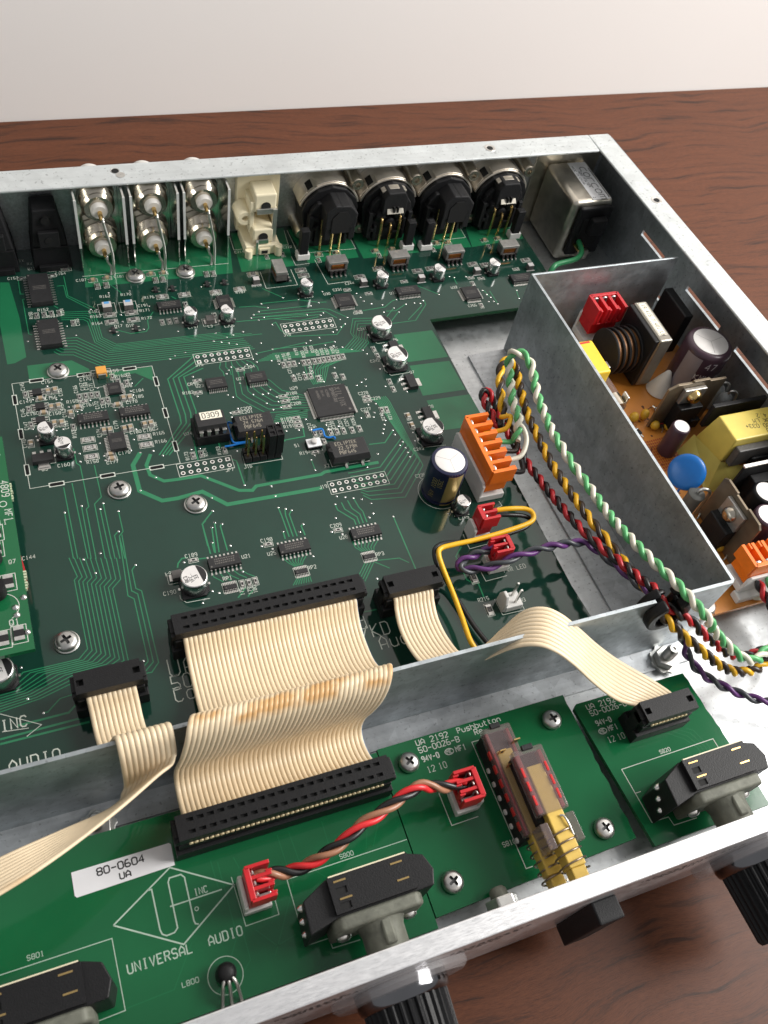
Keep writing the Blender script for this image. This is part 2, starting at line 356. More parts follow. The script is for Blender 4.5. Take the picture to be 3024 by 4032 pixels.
DATA = {
 'PASS': {'c': [(-58.94,110.06,0),(-53.68,110.48,0),(-37.57,110.21,0),(-32.82,110.18,0),(-84.74,55.36,0),(-84.51,49.02,0),(-73.71,49.29,0),(-61.02,47.85,0),(-72.55,118.02,0),(-81.95,58.15,1),(-79.66,58.26,1),(-81.86,50.93,1),(-79.59,51.03,1),(-58.53,50.44,1),(-56.51,50.32,1),(-76.28,47.08,1),(-90.1,36.91,1),(-81.88,43.84,1),(-79.61,43.64,1),(-67.17,37.59,1),(-65.31,37.47,1),(-60.65,37.03,1),(-58.75,37.18,1),(-54,37.54,1),(-51.95,37.67,1),(-66.86,27.4,0),(-66.74,25.47,0),(35.93,22.95,1),(35.73,18.62,1),(2.44,117.25,0),(14.25,117.13,0),(37.46,111.67,0),(29.86,111.63,0),(53.87,110.45,0),(61.26,110.56,0),(82.03,111.39,0),(87.21,111.06,0),(104.14,110.3,0),(110.79,110.6,0)],'s': [(-83.48,114.89,0),(-72.76,114.92,0),(-71.61,51.36,0),(-80.85,94.82,1),(-78.27,94.83,1),(-75.76,94.91,1),(-73.11,94.91,1),(-69.14,89.04,1),(-38.63,84.12,1),(-36.05,84.13,1),(-33.62,84.23,1),(-28.43,91.9,1),(-89.1,58.16,1),(-88.9,51.43,1),(-72.43,53.75,1),(-70.43,53.81,1),(-68.51,53.82,1),(-66.64,53.73,1),(-60.44,60.83,1),(-58.97,58.23,1),(-56.28,57.14,1),(-65.59,50.44,1),(-63.75,50.63,1),(-89.01,44.63,1),(-76.33,41.09,1),(-41.45,21.47,1),(-38.67,21.55,1),(-30.92,21.42,1),(0.71,21.95,1),(2.7,21.92,1),(6.29,21.62,1),(8.56,21.42,1),(11,21.31,1),(14.06,21.01,1),(16.82,21.11,1),(2.85,18.17,1),(21.72,26.72,1),(-23.03,36.67,0),(-3.68,30.18,0),(-3.68,28.19,0),(-3.69,26.39,0),(-1.42,14.27,0),(-3.66,-17.86,0),(-5.29,40.76,0),(-5.16,38.4,0),(-5.36,35.83,0),(-16.78,56.11,0),(-32.72,53.59,0),(-33.75,48.12,0),(34.93,89.92,0),(35.28,77.23,0),(23.99,34.68,0),(23.76,32.93,0),(42.79,86.52,0),(-0.9,55.4,1),(1.08,55.4,1),(2.99,55.29,1),(6.65,55.11,1),(8.51,55.07,1),(10.63,55.12,1),(12.53,55.14,1),(14.35,55.24,1),(16.19,55.22,1),(18.12,55.3,1),(20.04,55.33,1),(21.9,55.43,1),(0.96,48.32,1),(5.17,48.3,1),(7.17,48.34,1),(9.63,46.53,1),(16.07,46.95,1),(18.73,45.71,1),(-19.3,84.41,1),(34.65,56.95,1),(34.87,53.36,1),(35.04,40.11,1),(35.15,36.41,1),(88.08,85.16,1),(86.45,72.23,1),(27.47,27.6,1),(29.32,27.52,1),(-26.7,-17.9,0),(-50.25,-18.12,0),(-38.07,-29.82,1),(-36.01,-29.9,1),(-33.96,-29.75,1),(1.66,114.25,1),(8.72,113.59,1),(15.39,113.96,1),(28.9,108.55,1),(54.77,107.63,1),(104.71,106.19,1),(79.22,107.83,1),(59.6,90.98,0),(88.59,88.71,0),(92.94,87.66,0),(110.67,90.7,0)],'k': [(-67.78,117.78,0)],'p': [(-57.86,106.71,1),(-54.61,106.88,1),(-36.51,106.78,1),(-33.74,106.83,1),(-16.95,107.26,1),(-14.37,107.08,1)],'r': [(-35.92,97.35,0),(-27.73,97.17,0),(-72.76,34.79,0),(-72.65,31.38,0),(-72.76,27.65,0),(-55.16,32.4,0),(-55.15,28.95,0),(-15.91,96.64,0),(-6.6,96.88,0)],'b': [(-56.17,90.97,0),(-56.16,87.26,0),(-48.48,90.83,0),(-48.48,87.09,0),(0.63,104.21,0),(19.93,103.8,0),(20.15,100.64,0),(42.35,96.35,0),(33.42,-57.4,1),(33.07,-45.26,1),(67.47,96.09,0),(92.73,96.49,0),(117.55,95.39,0),(98.22,95.28,0),(73.72,96.66,0),(51.63,99.99,0)]},
 'SOT': [(-37.53,101.12),(-31.39,100.82),(-56.26,82.72),(-48.39,82.29),(-18.14,101.14),(-11.51,101.15)],
 'MSOP': [(-85.47,58),(-85.34,51.64),(-85.93,45.76)],
 'CUBE': [(0.46,99.8),(42.24,92.24),(66.68,90.88),(92.06,91.52),(116.68,90.52)],
 'FILM': [(-56.47,94.97),(-48.94,94.71)],
 'TANT': (-63.79,61.97),
 'FERR': [(-21.62,81.44)],
 'CHIPS': [(-78,106.63,7.5,15.4,2.3,'lr',12,1.27),(-77.79,83.9,7.2,12.8,2.3,'lr',10,1.27),(-34.55,91.51,8.65,3.9,1.6,'tb',7,1.27),(-60.82,54.93,4.4,5,1.1,'lr',8,0.65),(-69.69,43.1,9.9,3.9,1.6,'tb',8,1.27),(-56.26,43.26,9.9,3.9,1.6,'tb',8,1.27),(-63.99,31.36,5.3,7.2,1.8,'lr',10,0.65),(-14.27,90.15,5.3,6.2,1.6,'lr',8,0.65),(31.64,83.57,7,7,1.4,'q',11,0.55),(58.69,84.46,9.7,4.6,1.6,'tb',14,0.65),(84.43,79.17,7,7,1.4,'q',11,0.55),(109.96,84.24,9.7,4.6,1.6,'tb',14,0.65),(-12.35,50.36,7.2,4.7,1.6,'tb',10,0.65),(-26.83,50.37,7.2,4.9,1.6,'tb',10,0.65),(10.59,34.66,14,13.6,1.5,'q',25,0.5),(-41.5,-21.3,9.9,3.9,1.6,'tb',8,1.27),(-19.33,-21.3,9.9,3.9,1.6,'tb',8,1.27),(4.55,-21.22,9.9,3.9,1.6,'tb',8,1.27),(-41.8,-30,4.0,1.7,0.6,'tb',8,0.5),(-19.51,-29.9,4.0,1.7,0.6,'tb',8,0.5),(2.9,-29.8,4.0,1.7,0.6,'tb',8,0.5)],
 'TRACES': [(0.2,[(-72.66,82),(-71.85,81.86),(-68.97,81.65),(-59.4,72.48),(-11.7,70.85)]),(0.2,[(-73.48,81.04),(-72.52,80.6),(-69.39,80.29),(-59.96,71.43),(-11.25,69.92)]),(0.2,[(-74.3,80.08),(-73.18,79.34),(-69.8,78.93),(-60.52,70.38),(-10.81,68.99)]),(0.2,[(-75.12,79.11),(-73.84,78.08),(-70.22,77.57),(-61.08,69.33),(-10.36,68.06)]),(0.2,[(-75.95,78.15),(-74.5,76.82),(-70.63,76.21),(-61.64,68.28),(-9.91,67.14)]),(0.2,[(-76.77,77.19),(-75.17,75.56),(-71.05,74.85),(-62.2,67.23),(-9.47,66.21)]),(0.2,[(-77.59,76.23),(-75.83,74.3),(-71.46,73.49),(-62.77,66.17),(-9.02,65.28)]),(0.2,[(-73.24,95.24),(-63.41,94.23),(-61.05,92.87),(-60.61,80.17),(-56.46,76.04),(-19.25,75.39)]),(0.2,[(-73.17,94.28),(-63.94,93.25),(-61.85,91.89),(-61.32,79.68),(-57.06,75.33),(-15.54,74.57)]),(0.2,[(-73.1,93.31),(-64.47,92.27),(-62.65,90.91),(-62.04,79.19),(-57.65,74.63),(-11.83,73.76)]),(0.2,[(-73.03,92.35),(-65,91.28),(-63.45,89.93),(-62.75,78.7),(-58.25,73.93),(-8.12,72.94)]),(0.2,[(-72.96,91.38),(-65.53,90.3),(-64.25,88.94),(-63.46,78.21),(-58.85,73.23),(-4.41,72.13)]),(0.22,[(-0.54,87.95),(14.17,87.6),(21.55,85),(24.68,84.63)]),(0.22,[(1.4,85.38),(-1.95,86.28),(-3.2,86.96),(-9.25,87.36)]),(0.22,[(-2.78,84.06),(17.69,83.7)]),(0.22,[(-4.92,82.61),(21.89,81.29),(24.62,80.49),(29.92,75.28)]),(0.22,[(-6.26,81.1),(22.43,79.83),(26,75.48)]),(0.22,[(-1.56,80.64),(14.92,79.39)]),(0.22,[(-3.75,79.55),(20.24,78.35)]),(0.22,[(0.61,76.48),(2.24,77.2),(2.9,72.8),(5.17,69.14),(23.25,66.93),(28.12,72.07)]),(0.22,[(-12.06,79.98),(1.4,79.33),(11.65,76.58),(19.18,77.31)]),(0.22,[(2.1,95.95),(8.47,89.91)]),(0.22,[(-2.85,63.97),(11.92,63.09),(21.2,63.56)]),(0.22,[(-9.15,62.79),(10.35,64.98)]),(0.2,[(42.16,72.72),(32.03,74.11),(28.66,66.96),(29.23,64.22),(23.71,59.34),(-3.46,61.75)]),(0.2,[(41.86,71.42),(32.51,72.57),(29.5,66.15),(30.02,63.64),(24.71,58.95),(-4.58,61.28)]),(0.2,[(41.56,70.12),(32.99,71.03),(30.34,65.35),(30.81,63.06),(25.72,58.55),(-5.7,60.82)]),(0.2,[(41.27,68.82),(33.47,69.49),(31.18,64.54),(31.6,62.48),(26.72,58.15),(-6.82,60.35)]),(0.2,[(40.97,67.51),(33.94,67.95),(32.02,63.73),(32.39,61.9),(27.72,57.75),(-7.94,59.88)]),(0.2,[(40.67,66.21),(34.42,66.41),(32.86,62.92),(33.18,61.32),(28.73,57.36),(-9.06,59.41)]),(0.2,[(40.37,64.91),(34.9,64.87),(33.7,62.11),(33.97,60.74),(29.73,56.96),(-10.18,58.94)]),(0.2,[(-8.36,49.76),(-7.53,48.7),(-6.37,46.38),(-4.87,43.71),(2.51,39.59)]),(0.2,[(-10.23,51.02),(-9.8,47.91),(-8.63,45.65),(-6.26,42.19),(2.62,38.45)]),(0.2,[(-12.1,52.28),(-12.08,47.12),(-10.89,44.92),(-7.64,40.67),(2.72,37.3)]),(0.2,[(-13.97,53.55),(-14.35,46.34),(-13.15,44.19),(-9.02,39.16),(2.83,36.16)]),(0.2,[(-15.84,54.81),(-16.62,45.55),(-15.42,43.46),(-10.4,37.64),(2.94,35.02)]),(0.2,[(-17.71,56.07),(-18.9,44.76),(-17.68,42.72),(-11.79,36.12),(3.05,33.87)]),(0.2,[(-19.57,57.33),(-21.17,43.98),(-19.94,41.99),(-13.17,34.61),(3.15,32.73)]),(0.2,[(6.49,53.66),(6.15,49.41),(7.07,44.07)]),(0.2,[(8.37,53.72),(7.27,49.74),(7.6,44.12)]),(0.2,[(10.25,53.78),(8.39,50.07),(8.14,44.16)]),(0.2,[(12.13,53.83),(9.52,50.4),(8.67,44.21)]),(0.2,[(14.01,53.89),(10.64,50.73),(9.21,44.26)]),(0.2,[(15.89,53.95),(11.77,51.05),(9.74,44.31)]),(0.2,[(17.76,54.01),(12.89,51.38),(10.28,44.36)]),(0.2,[(19.64,54.06),(14.02,51.71),(10.81,44.4)]),(0.2,[(21.52,54.12),(15.14,52.04),(11.35,44.45)]),(0.2,[(-13.47,60.17),(-11.98,58.97),(-10.45,56.22),(-10.48,54.4)]),(0.2,[(-15.31,60.33),(-14.35,58.8),(-12.95,56.21),(-12.99,54.33)]),(0.2,[(-17.16,60.49),(-16.71,58.63),(-15.45,56.2),(-15.5,54.27)]),(0.2,[(-19,60.65),(-19.08,58.47),(-17.96,56.18),(-18.01,54.2)]),(0.2,[(-20.84,60.8),(-21.44,58.3),(-20.46,56.17),(-20.52,54.14)]),(0.2,[(-22.68,60.96),(-23.81,58.13),(-22.96,56.16),(-23.03,54.07)]),(0.3,[(-30.88,65.85),(-42.46,56.31),(-41.98,38.85),(-42.23,35.8),(-52,23.95)]),(0.3,[(-30.38,63.63),(-40.6,56.35),(-40.08,39.28),(-40.54,35.64),(-50.99,23.73)]),(0.3,[(-29.88,61.4),(-38.75,56.38),(-38.18,39.71),(-38.85,35.47),(-49.97,23.51)]),(0.3,[(-29.38,59.18),(-36.89,56.42),(-36.27,40.14),(-37.16,35.31),(-48.96,23.29)]),(1.6,[(-57.65,26.23),(-60.86,21.67),(-60.74,11.12),(-54.75,5.84),(-49.89,5.65),(-41.86,6.54),(-35.33,-0.15),(-3.61,-0.61)]),(1.3,[(-54.59,24.95),(-56.75,20.77),(-56.4,16.63),(-52.63,13.27),(-48.3,13),(-40.8,12.85),(-30.37,4.43),(-26.16,3.48),(-24.56,4.89),(-2.35,4.82),(-0.84,5.54),(11.38,5.5),(18.53,5.55)]),(0.25,[(30.93,33.81),(31.68,31.26),(33.29,0.96),(22.44,-10.4),(10.95,-8.8),(8.7,-6.49)]),(0.25,[(30.18,33.79),(31.04,31.26),(32.84,2.84),(21.85,-8.43),(10.72,-7.07),(8.43,-5.09)]),(0.25,[(29.42,33.77),(30.4,31.26),(32.39,4.72),(21.26,-6.45),(10.5,-5.35),(8.15,-3.69)]),(0.25,[(28.67,33.75),(29.76,31.26),(31.94,6.6),(20.67,-4.47),(10.28,-3.62),(7.88,-2.29)]),(0.25,[(27.92,33.73),(29.11,31.27),(31.49,8.48),(20.08,-2.49),(10.05,-1.9),(7.6,-0.88)]),(0.25,[(27.17,33.7),(28.47,31.27),(31.05,10.36),(19.49,-0.52),(9.83,-0.18),(7.32,0.52)]),(0.25,[(26.41,33.68),(27.83,31.27),(30.6,12.24),(18.9,1.46),(9.61,1.55),(7.05,1.92)]),(0.25,[(25.66,33.66),(27.18,31.27),(30.15,14.13),(18.31,3.44),(9.38,3.27),(6.77,3.32)]),(0.28,[(-1.48,-7.97),(-1.37,-10.25),(2.71,-15.17),(2.69,-17.14)]),(0.28,[(0.76,-7.64),(1.03,-10.47),(3.99,-14.31),(3.97,-17.11)]),(0.28,[(3,-7.31),(3.44,-10.69),(5.28,-13.45),(5.25,-17.09)]),(0.28,[(5.24,-6.98),(5.84,-10.92),(6.56,-12.59),(6.52,-17.06)]),(0.28,[(-19.89,-4.95),(-19.66,-8.45),(-19.58,-16.66)]),(0.28,[(-17.91,-5.91),(-18.41,-8.38),(-18.33,-16.84)]),(0.28,[(-15.94,-6.86),(-17.17,-8.3),(-17.07,-17.03)]),(0.3,[(-42.12,-7.58),(-43.23,-17.09)]),(0.3,[(-40.85,-5.98),(-42.08,-17.05)]),(0.3,[(-38.75,-6.95),(-39.44,-7.74),(-39.49,-17.08)]),(0.3,[(-43.34,-13.05),(-43.45,-16.9)]),(0.3,[(-43.37,-4.67),(-44.68,-5.79),(-44.74,-17.04)]),(0.3,[(-20.9,-14.2),(-21.01,-17.12)]),(0.3,[(-13.93,-12.96),(-14.74,-13.59),(-14.49,-17.26)]),(0.3,[(-55.39,-19.5),(-54.89,-18.07),(-53.47,-16.62),(-51.61,-16.63)]),(0.3,[(-48.91,-17.97),(-46.33,-18.15)]),(0.3,[(-40.44,-33.99),(-38.51,-32.32),(-37.44,-31.06)]),(0.3,[(-37.53,-34.31),(-34.6,-31.78)]),(0.2,[(-45.8,-23.89),(-45.74,-25.23),(-43.33,-27.6)]),(0.2,[(-43.67,-24.08),(-43.19,-25.59),(-40.94,-27.7)]),(0.2,[(-41.55,-24.27),(-40.64,-25.95),(-38.56,-27.8)]),(0.2,[(-39.43,-24.47),(-38.09,-26.31),(-36.17,-27.9)]),(0.2,[(-37.3,-24.66),(-35.54,-26.67),(-33.78,-28)]),(0.2,[(-23.81,-23.45),(-22.52,-25.83),(-20.87,-27.61)]),(0.2,[(-22.43,-23.51),(-21.75,-25.9),(-20.47,-27.59)]),(0.2,[(-21.06,-23.58),(-20.98,-25.98),(-20.07,-27.58)]),(0.2,[(-19.69,-23.64),(-20.21,-26.05),(-19.67,-27.56)]),(0.2,[(-18.32,-23.71),(-19.44,-26.13),(-19.27,-27.55)]),(0.2,[(-16.95,-23.77),(-18.67,-26.2),(-18.87,-27.53)]),(0.2,[(-15.58,-23.84),(-17.9,-26.28),(-18.47,-27.51)]),(0.2,[(-21.25,-31.58),(-23.31,-33.97)]),(0.2,[(-20.71,-31.66),(-22.48,-33.99)]),(0.2,[(-20.17,-31.73),(-21.65,-34.01)]),(0.2,[(-19.63,-31.8),(-20.82,-34.02)]),(0.2,[(-19.09,-31.87),(-19.98,-34.04)]),(0.2,[(-18.55,-31.94),(-19.15,-34.06)]),(0.2,[(-18.01,-32.01),(-18.32,-34.08)]),(0.2,[(-17.47,-32.08),(-17.49,-34.1)]),(0.2,[(-0.44,-22.96),(-0.32,-25.4),(1.33,-27.4)]),(0.2,[(1.01,-23.13),(0.66,-25.6),(1.98,-27.45)]),(0.2,[(2.46,-23.3),(1.65,-25.79),(2.62,-27.51)]),(0.2,[(3.91,-23.47),(2.64,-25.99),(3.27,-27.56)]),(0.2,[(5.36,-23.64),(3.63,-26.18),(3.91,-27.61)]),(0.2,[(6.81,-23.81),(4.61,-26.38),(4.56,-27.66)]),(0.2,[(8.26,-23.97),(5.6,-26.57),(5.21,-27.71)]),(0.2,[(1.16,-31.32),(-2.22,-35.15)]),(0.2,[(2.01,-31.53),(-1.92,-36.08)]),(0.2,[(2.87,-31.74),(-1.63,-37.01)]),(0.2,[(3.73,-31.95),(-1.33,-37.94)]),(0.22,[(4.54,-31.63),(12.2,-32.56),(14.66,-34.91)]),(0.22,[(3.94,-32.01),(7.9,-35.34)]),(0.3,[(-40.4,-1.52),(-44.68,-5.7),(-44.89,-14.03)]),(0.3,[(15.8,-16.9),(15.95,-40.82)]),(0.3,[(33.91,-44.7),(33.56,-52.9)]),(0.3,[(33.72,-33.39),(30.5,-36.4),(30.66,-45.46),(32.7,-47.53)]),(0.3,[(-6.58,-48.06),(4.53,-48.48)]),(0.22,[(-84.03,7.99),(-83.99,-9.16)]),(0.22,[(-82.89,17.53),(-82.81,-9.45)]),(0.22,[(-80.22,18.63),(-80,-10.14)]),(0.22,[(-77.71,32.28),(-77.7,26.14),(-76.76,24.93),(-76.75,8.52),(-77.6,7.77),(-77.72,-10.7)]),(0.22,[(-78.81,9.38),(-79.08,-10.37)]),(0.22,[(-72.52,24.25),(-72.48,11.37),(-74.92,9.15),(-75.16,-11.33)]),(0.22,[(-73.63,6.94),(-73.62,-11.71)]),(0.22,[(-72.37,8.94),(-72.42,-12.01)]),(0.22,[(-68.43,4.92),(-68.43,-2.91),(-69.79,-4.33),(-69.66,-12.68)]),(0.22,[(-69.72,-2.51),(-71.15,-3.78),(-71.04,-12.34)]),(0.2,[(-85.2,-8.55),(-83.87,-15.63),(-84.87,-16.54),(-84.81,-39.58),(-87.51,-42.08),(-102.16,-42.17),(-105.64,-45.11),(-110.28,-45.11)]),(0.2,[(-83.73,-8.91),(-82.56,-16.05),(-83.76,-17.14),(-83.7,-40.34),(-86.38,-42.65),(-100.43,-42.79),(-104.89,-45.77),(-110.36,-45.91)]),(0.2,[(-82.27,-9.27),(-81.26,-16.48),(-82.65,-17.74),(-82.59,-41.09),(-85.24,-43.23),(-98.7,-43.41),(-104.14,-46.43),(-110.44,-46.7)]),(0.2,[(-80.8,-9.63),(-79.96,-16.9),(-81.54,-18.35),(-81.48,-41.85),(-84.11,-43.8),(-96.97,-44.03),(-103.39,-47.08),(-110.53,-47.5)]),(0.2,[(-79.34,-9.99),(-78.65,-17.32),(-80.43,-18.95),(-80.36,-42.6),(-82.97,-44.37),(-95.24,-44.65),(-102.64,-47.74),(-110.61,-48.29)]),(0.2,[(-77.88,-10.35),(-77.35,-17.74),(-79.32,-19.55),(-79.25,-43.35),(-81.84,-44.94),(-93.52,-45.27),(-101.89,-48.39),(-110.69,-49.09)]),(0.2,[(-76.41,-10.71),(-76.05,-18.17),(-78.21,-20.15),(-78.14,-44.11),(-80.71,-45.52),(-91.79,-45.88),(-101.14,-49.05),(-110.78,-49.88)]),(0.2,[(-74.95,-11.07),(-74.74,-18.59),(-77.1,-20.76),(-77.03,-44.86),(-79.57,-46.09),(-90.06,-46.5),(-100.39,-49.7),(-110.86,-50.68)]),(0.2,[(-73.48,-11.43),(-73.44,-19.01),(-75.98,-21.36),(-75.91,-45.62),(-78.44,-46.66),(-88.33,-47.12),(-99.63,-50.36),(-110.95,-51.47)]),(0.2,[(-72.02,-11.79),(-72.14,-19.43),(-74.87,-21.96),(-74.8,-46.37),(-77.3,-47.24),(-86.6,-47.74),(-98.88,-51.01),(-111.03,-52.27)]),(0.22,[(-69.8,-4.42),(-71.12,-25.46),(-69.63,-26.9),(-69.63,-47.58),(-71.47,-49.21)]),(0.22,[(-68.98,-3.92),(-69.81,-24.1),(-68.31,-25.54),(-68.31,-48.13),(-70.85,-50.34)]),(0.22,[(-67.07,-15.58),(-68.4,-17.1),(-68.47,-23.58),(-67.04,-24.8),(-66.96,-48.69),(-69.32,-51.14),(-71.31,-50.98)]),(0.22,[(-90.5,-52.07),(-94.04,-52.37),(-97.59,-55.35),(-98.81,-55.18)]),(0.4,[(-89.59,-59.35),(-110.02,-59.63)]),(0.4,[(-87.72,-60.97),(-110.16,-60.94)]),(0.4,[(-89.99,-54.98),(-92.42,-56.94),(-105.32,-57.07)]),(0.22,[(-71.91,109.06),(-69.54,109.02),(-69.4,102.7),(-62.19,95.12)]),(0.22,[(-68.82,113.96),(-68.88,103.27),(-60.11,94.65)]),(0.22,[(-83.61,104.03),(-84.46,103.85),(-84.59,86.26),(-83.47,85.45)]),(0.22,[(-74.4,98.96),(-73.13,97.47)]),(0.22,[(-83.87,115.61),(-84.74,113.74),(-84.93,106.85),(-83.5,106.62)]),(0.22,[(-50.46,58.43),(-54.01,55.05)]),(0.22,[(-53.56,107.51),(-50.26,102.26),(-50.39,100.28)]),(0.22,[(-54.81,82.89),(-50.54,80.38),(-45.08,80.56),(-43.88,82.25),(-43.57,86.04),(-40.77,90.1)]),(0.22,[(-32.58,97.06),(-31.09,95.47)]),(0.22,[(52.61,81.46),(50.88,81.03),(46.75,78.19),(37.35,77.67)]),(0.22,[(55.7,78.46),(50.43,75.48),(46.41,75.8)]),(0.22,[(63.82,79.63),(63.78,76.78),(56.3,68.93),(46.5,68.9)]),(0.22,[(61.54,77.86),(61.78,76.4),(53.5,69.76)]),(0.22,[(64.04,87.93),(71.28,81.52)]),(0.22,[(93.51,79.92),(93.84,72.39)]),(0.22,[(81.3,90.06),(81.28,85.95)]),(0.22,[(50.29,77.25),(43.71,71.09)]),(0.22,[(51.16,74.66),(46.36,69.95)]),(0.22,[(91.13,80.9),(92.27,76.44)]),(0.22,[(105.21,78.8),(104.47,74.09)]),(0.22,[(-3.75,11.49),(-3.7,7.12)]),(0.3,[(-29.56,17.37),(-28.18,16.28),(-28.1,6.19)]),(0.3,[(-39.82,27.82),(-40.35,19.2)]),(0.3,[(-32.08,25.64),(-32.11,22.96)]),(0.3,[(-10.29,21.56),(-3.07,21.69),(-2.44,26.02)]),(0.3,[(-14.23,21.31),(-9.95,21.22)]),(0.3,[(17.82,13.66),(23.61,13.26),(28.28,17.93)]),(0.2,[(-11.83,29.94),(0.52,29.95)]),(0.2,[(-11.4,30.7),(0.76,30.77)]),(0.2,[(-10.97,31.46),(1.01,31.58)]),(0.2,[(-10.54,32.22),(1.25,32.39)]),(0.2,[(-10.11,32.98),(1.5,33.21)])],
 'VIAS': [(-54.59,102.82),(-46.94,102.61),(-62.27,95.2),(-60.11,94.65),(-85.31,82.74),(-69.2,82.93),(-55.12,80.44),(-45.81,81.95),(-41.55,93.39),(-52.35,90.63),(-52.34,87.09),(-34.08,78.82),(-33.93,67.95),(-37.73,66.93),(-39.77,65.66),(-81.93,60.77),(-81.9,55.83),(-79.97,54.22),(-78.37,53.9),(-89.01,56.29),(-87.27,55.67),(-71.57,88),(-54.7,56.92),(-55.77,53.39),(-55.28,51.58),(-69.39,51.84),(-66.17,56.85),(-74.37,47.86),(-72.85,47.99),(-62.21,45.84),(-76.56,50.23),(-0.54,87.95),(1.4,85.38),(-2.59,83.89),(-4.92,82.61),(-6.26,81.1),(-1.43,80.61),(-3.75,79.55),(17.96,83.8),(15.01,79.37),(21.61,79.28),(20.18,78.16),(8.47,89.91),(0.6,76.42),(-11.03,74.59),(-15.06,73.56),(-17.55,72.72),(-20.96,75.56),(-22.7,71.66),(-20.08,70.75),(-17.51,69.78),(-14.92,68.69),(-6.08,67.73),(-2.73,63.89),(-9.17,62.73),(-11.04,60.46),(-9.99,58.78),(-4.6,58.46),(10.39,64.78),(12.36,65.78),(16.13,66.67),(17.17,62.59),(21.2,63.56),(20.09,61.61),(23.21,60.34),(22.09,68.65),(23.98,69.51),(26.04,70.69),(28.1,72.01),(26.95,74.57),(30.04,75.2),(26.34,58.48),(30.3,57.5),(31.25,55.39),(-2.46,56.27),(4.8,55.35),(-19.61,58.07),(-20.86,56.61),(-22.02,55.14),(-13.85,58.21),(-33.79,55.95),(-18.52,49.75),(-22.48,43.95),(-23.97,45.29),(-15.3,43.81),(-12.04,43.29),(-10.03,43.36),(-8.82,44.83),(-7.62,41.12),(-7.57,38.89),(-11.77,38.92),(-7.46,36.15),(-10.33,35.69),(17.04,50.87),(26.53,43.3),(24.54,42.09),(22.39,40.91),(25.63,39.98),(5.23,50.69),(8.17,50.75),(15.62,44.66),(11.05,44.99),(1.08,50.19),(39.31,82.92),(41.86,80.96),(37.94,87.53),(38.77,85.13),(-20.6,100.67),(14.21,87.73),(21.55,85),(24.84,90.77),(-33.99,67.96),(-34.29,46.69),(46.14,79.69),(50.19,77.26),(51.31,74.63),(45.32,75.64),(55.7,78.46),(52.8,81.57),(59.43,78.56),(61.64,77.84),(63.44,79.33),(71.28,81.52),(91.45,78.41),(92.43,76.56),(92.69,73.96),(93.84,72.39),(90.55,74.17),(90.57,80.91),(105.38,78.55),(104.38,73.88),(26.58,43.23),(24.52,42.09),(22.48,40.96),(25.61,39.98),(32.7,38.36),(23.56,31.26),(26.42,31.1),(33.68,46.99),(39.78,34.35),(42.09,81.06),(39.39,82.91),(81.62,90.16),(86.84,89.95),(79.76,91.05),(30.38,57.49),(31.23,55.4),(-84.03,7.99),(-78.81,9.38),(-73.63,6.94),(-72.37,8.94),(-68.43,4.92),(-69.72,-2.51),(-76.3,-9.01),(-60.48,11.23),(-54.86,15.29),(-57.67,26.26),(-53.53,26.2),(-50.88,23.64),(-76.49,26.64),(-76.18,29.89),(-68.94,27.4),(-68.88,25.49),(-69.37,32.84),(-88.08,39.67),(-58.65,32.14),(-57.13,36.37),(-79.65,41.06),(-81.77,40.98),(-88.9,42.99),(-74.19,47.76),(-76.14,45.16),(-60.38,27.93),(-39.06,11.7),(-39.48,3.51),(-19.8,3.92),(-19.62,-0.33),(-28.12,6.1),(-40.4,-1.52),(-40.8,-6),(-42.15,-7.58),(-38.78,-7),(-43.33,-13.06),(-19.89,-4.95),(-17.72,-5.95),(-15.95,-6.91),(-13.9,-12.88),(-20.89,-14.21),(-15.82,-15.51),(-1.45,-7.87),(0.05,-4.92),(2.68,-5.88),(5.19,-6.86),(7.75,-7.81),(10.34,-10.09),(-2.92,-13.11),(-3.76,11.44),(-3.7,7.12),(13.95,4.56),(7.94,-15.41),(9.62,-14.16),(-2.74,-19.4),(-6.01,-17.85),(-41.46,24.17),(-38.62,24.09),(-27.01,20.43),(-0.39,29.17),(-10.44,29.48),(-4.2,24.99),(-8.53,25.45),(-11.08,29.5),(5.79,25.28),(9.81,23.77),(5.97,23.26),(0.08,24.38),(-2.03,13.16),(19.36,9.19),(24.53,27.26),(23.51,25.25),(-25.13,37.17),(-25.11,35.19),(-22.12,38.55),(28.32,18.03),(28.3,16.05),(29.96,12.36),(28.46,11.05),(29.99,9.56),(30.11,7.42),(30.17,5.47),(19.43,9.17),(13.91,4.51),(10.37,-10.09),(7.82,-7.82),(9.76,-14.09),(7.84,-15.29),(15.8,-16.9),(27.19,22.93),(26.21,21.23),(25.21,19.31),(24.29,17.51),(26.69,25.47),(24.39,27.29),(18.99,25.77),(35.11,15.53),(34.5,11.79),(35.85,11.9),(34.41,-19.84),(-42.12,-7.58),(-40.85,-5.98),(-38.75,-6.95),(-43.34,-13.05),(-38.17,-15.46),(-36.82,-25.45),(-45.45,-30.99),(-47.29,-29.87),(-50.91,-33.11),(-53.11,-18.06),(-20.9,-14.2),(-13.93,-12.96),(-15.79,-15.51),(-14.34,-25.3),(-28.89,-17.94),(-25.9,-19.69),(-5.87,-17.87),(-2.82,-19.57),(-81.33,-10.08),(-76.29,-8.96),(-78.7,-15.58),(-67.07,-15.58),(-70.9,-47.12),(-98.67,-55.29),(-102.05,-50.2),(-102.59,-40.55),(2.71,-37.93)],
 'HDR': [(5.050000000000001,74.51,8),(-30.07,64.92,8),(-46.1,17.6,7),(0,0,8)],
 'RECT': [(-92.77,63.83),(-46.51,63.48),(-46.15,19.24),(-92.66,19.2)],
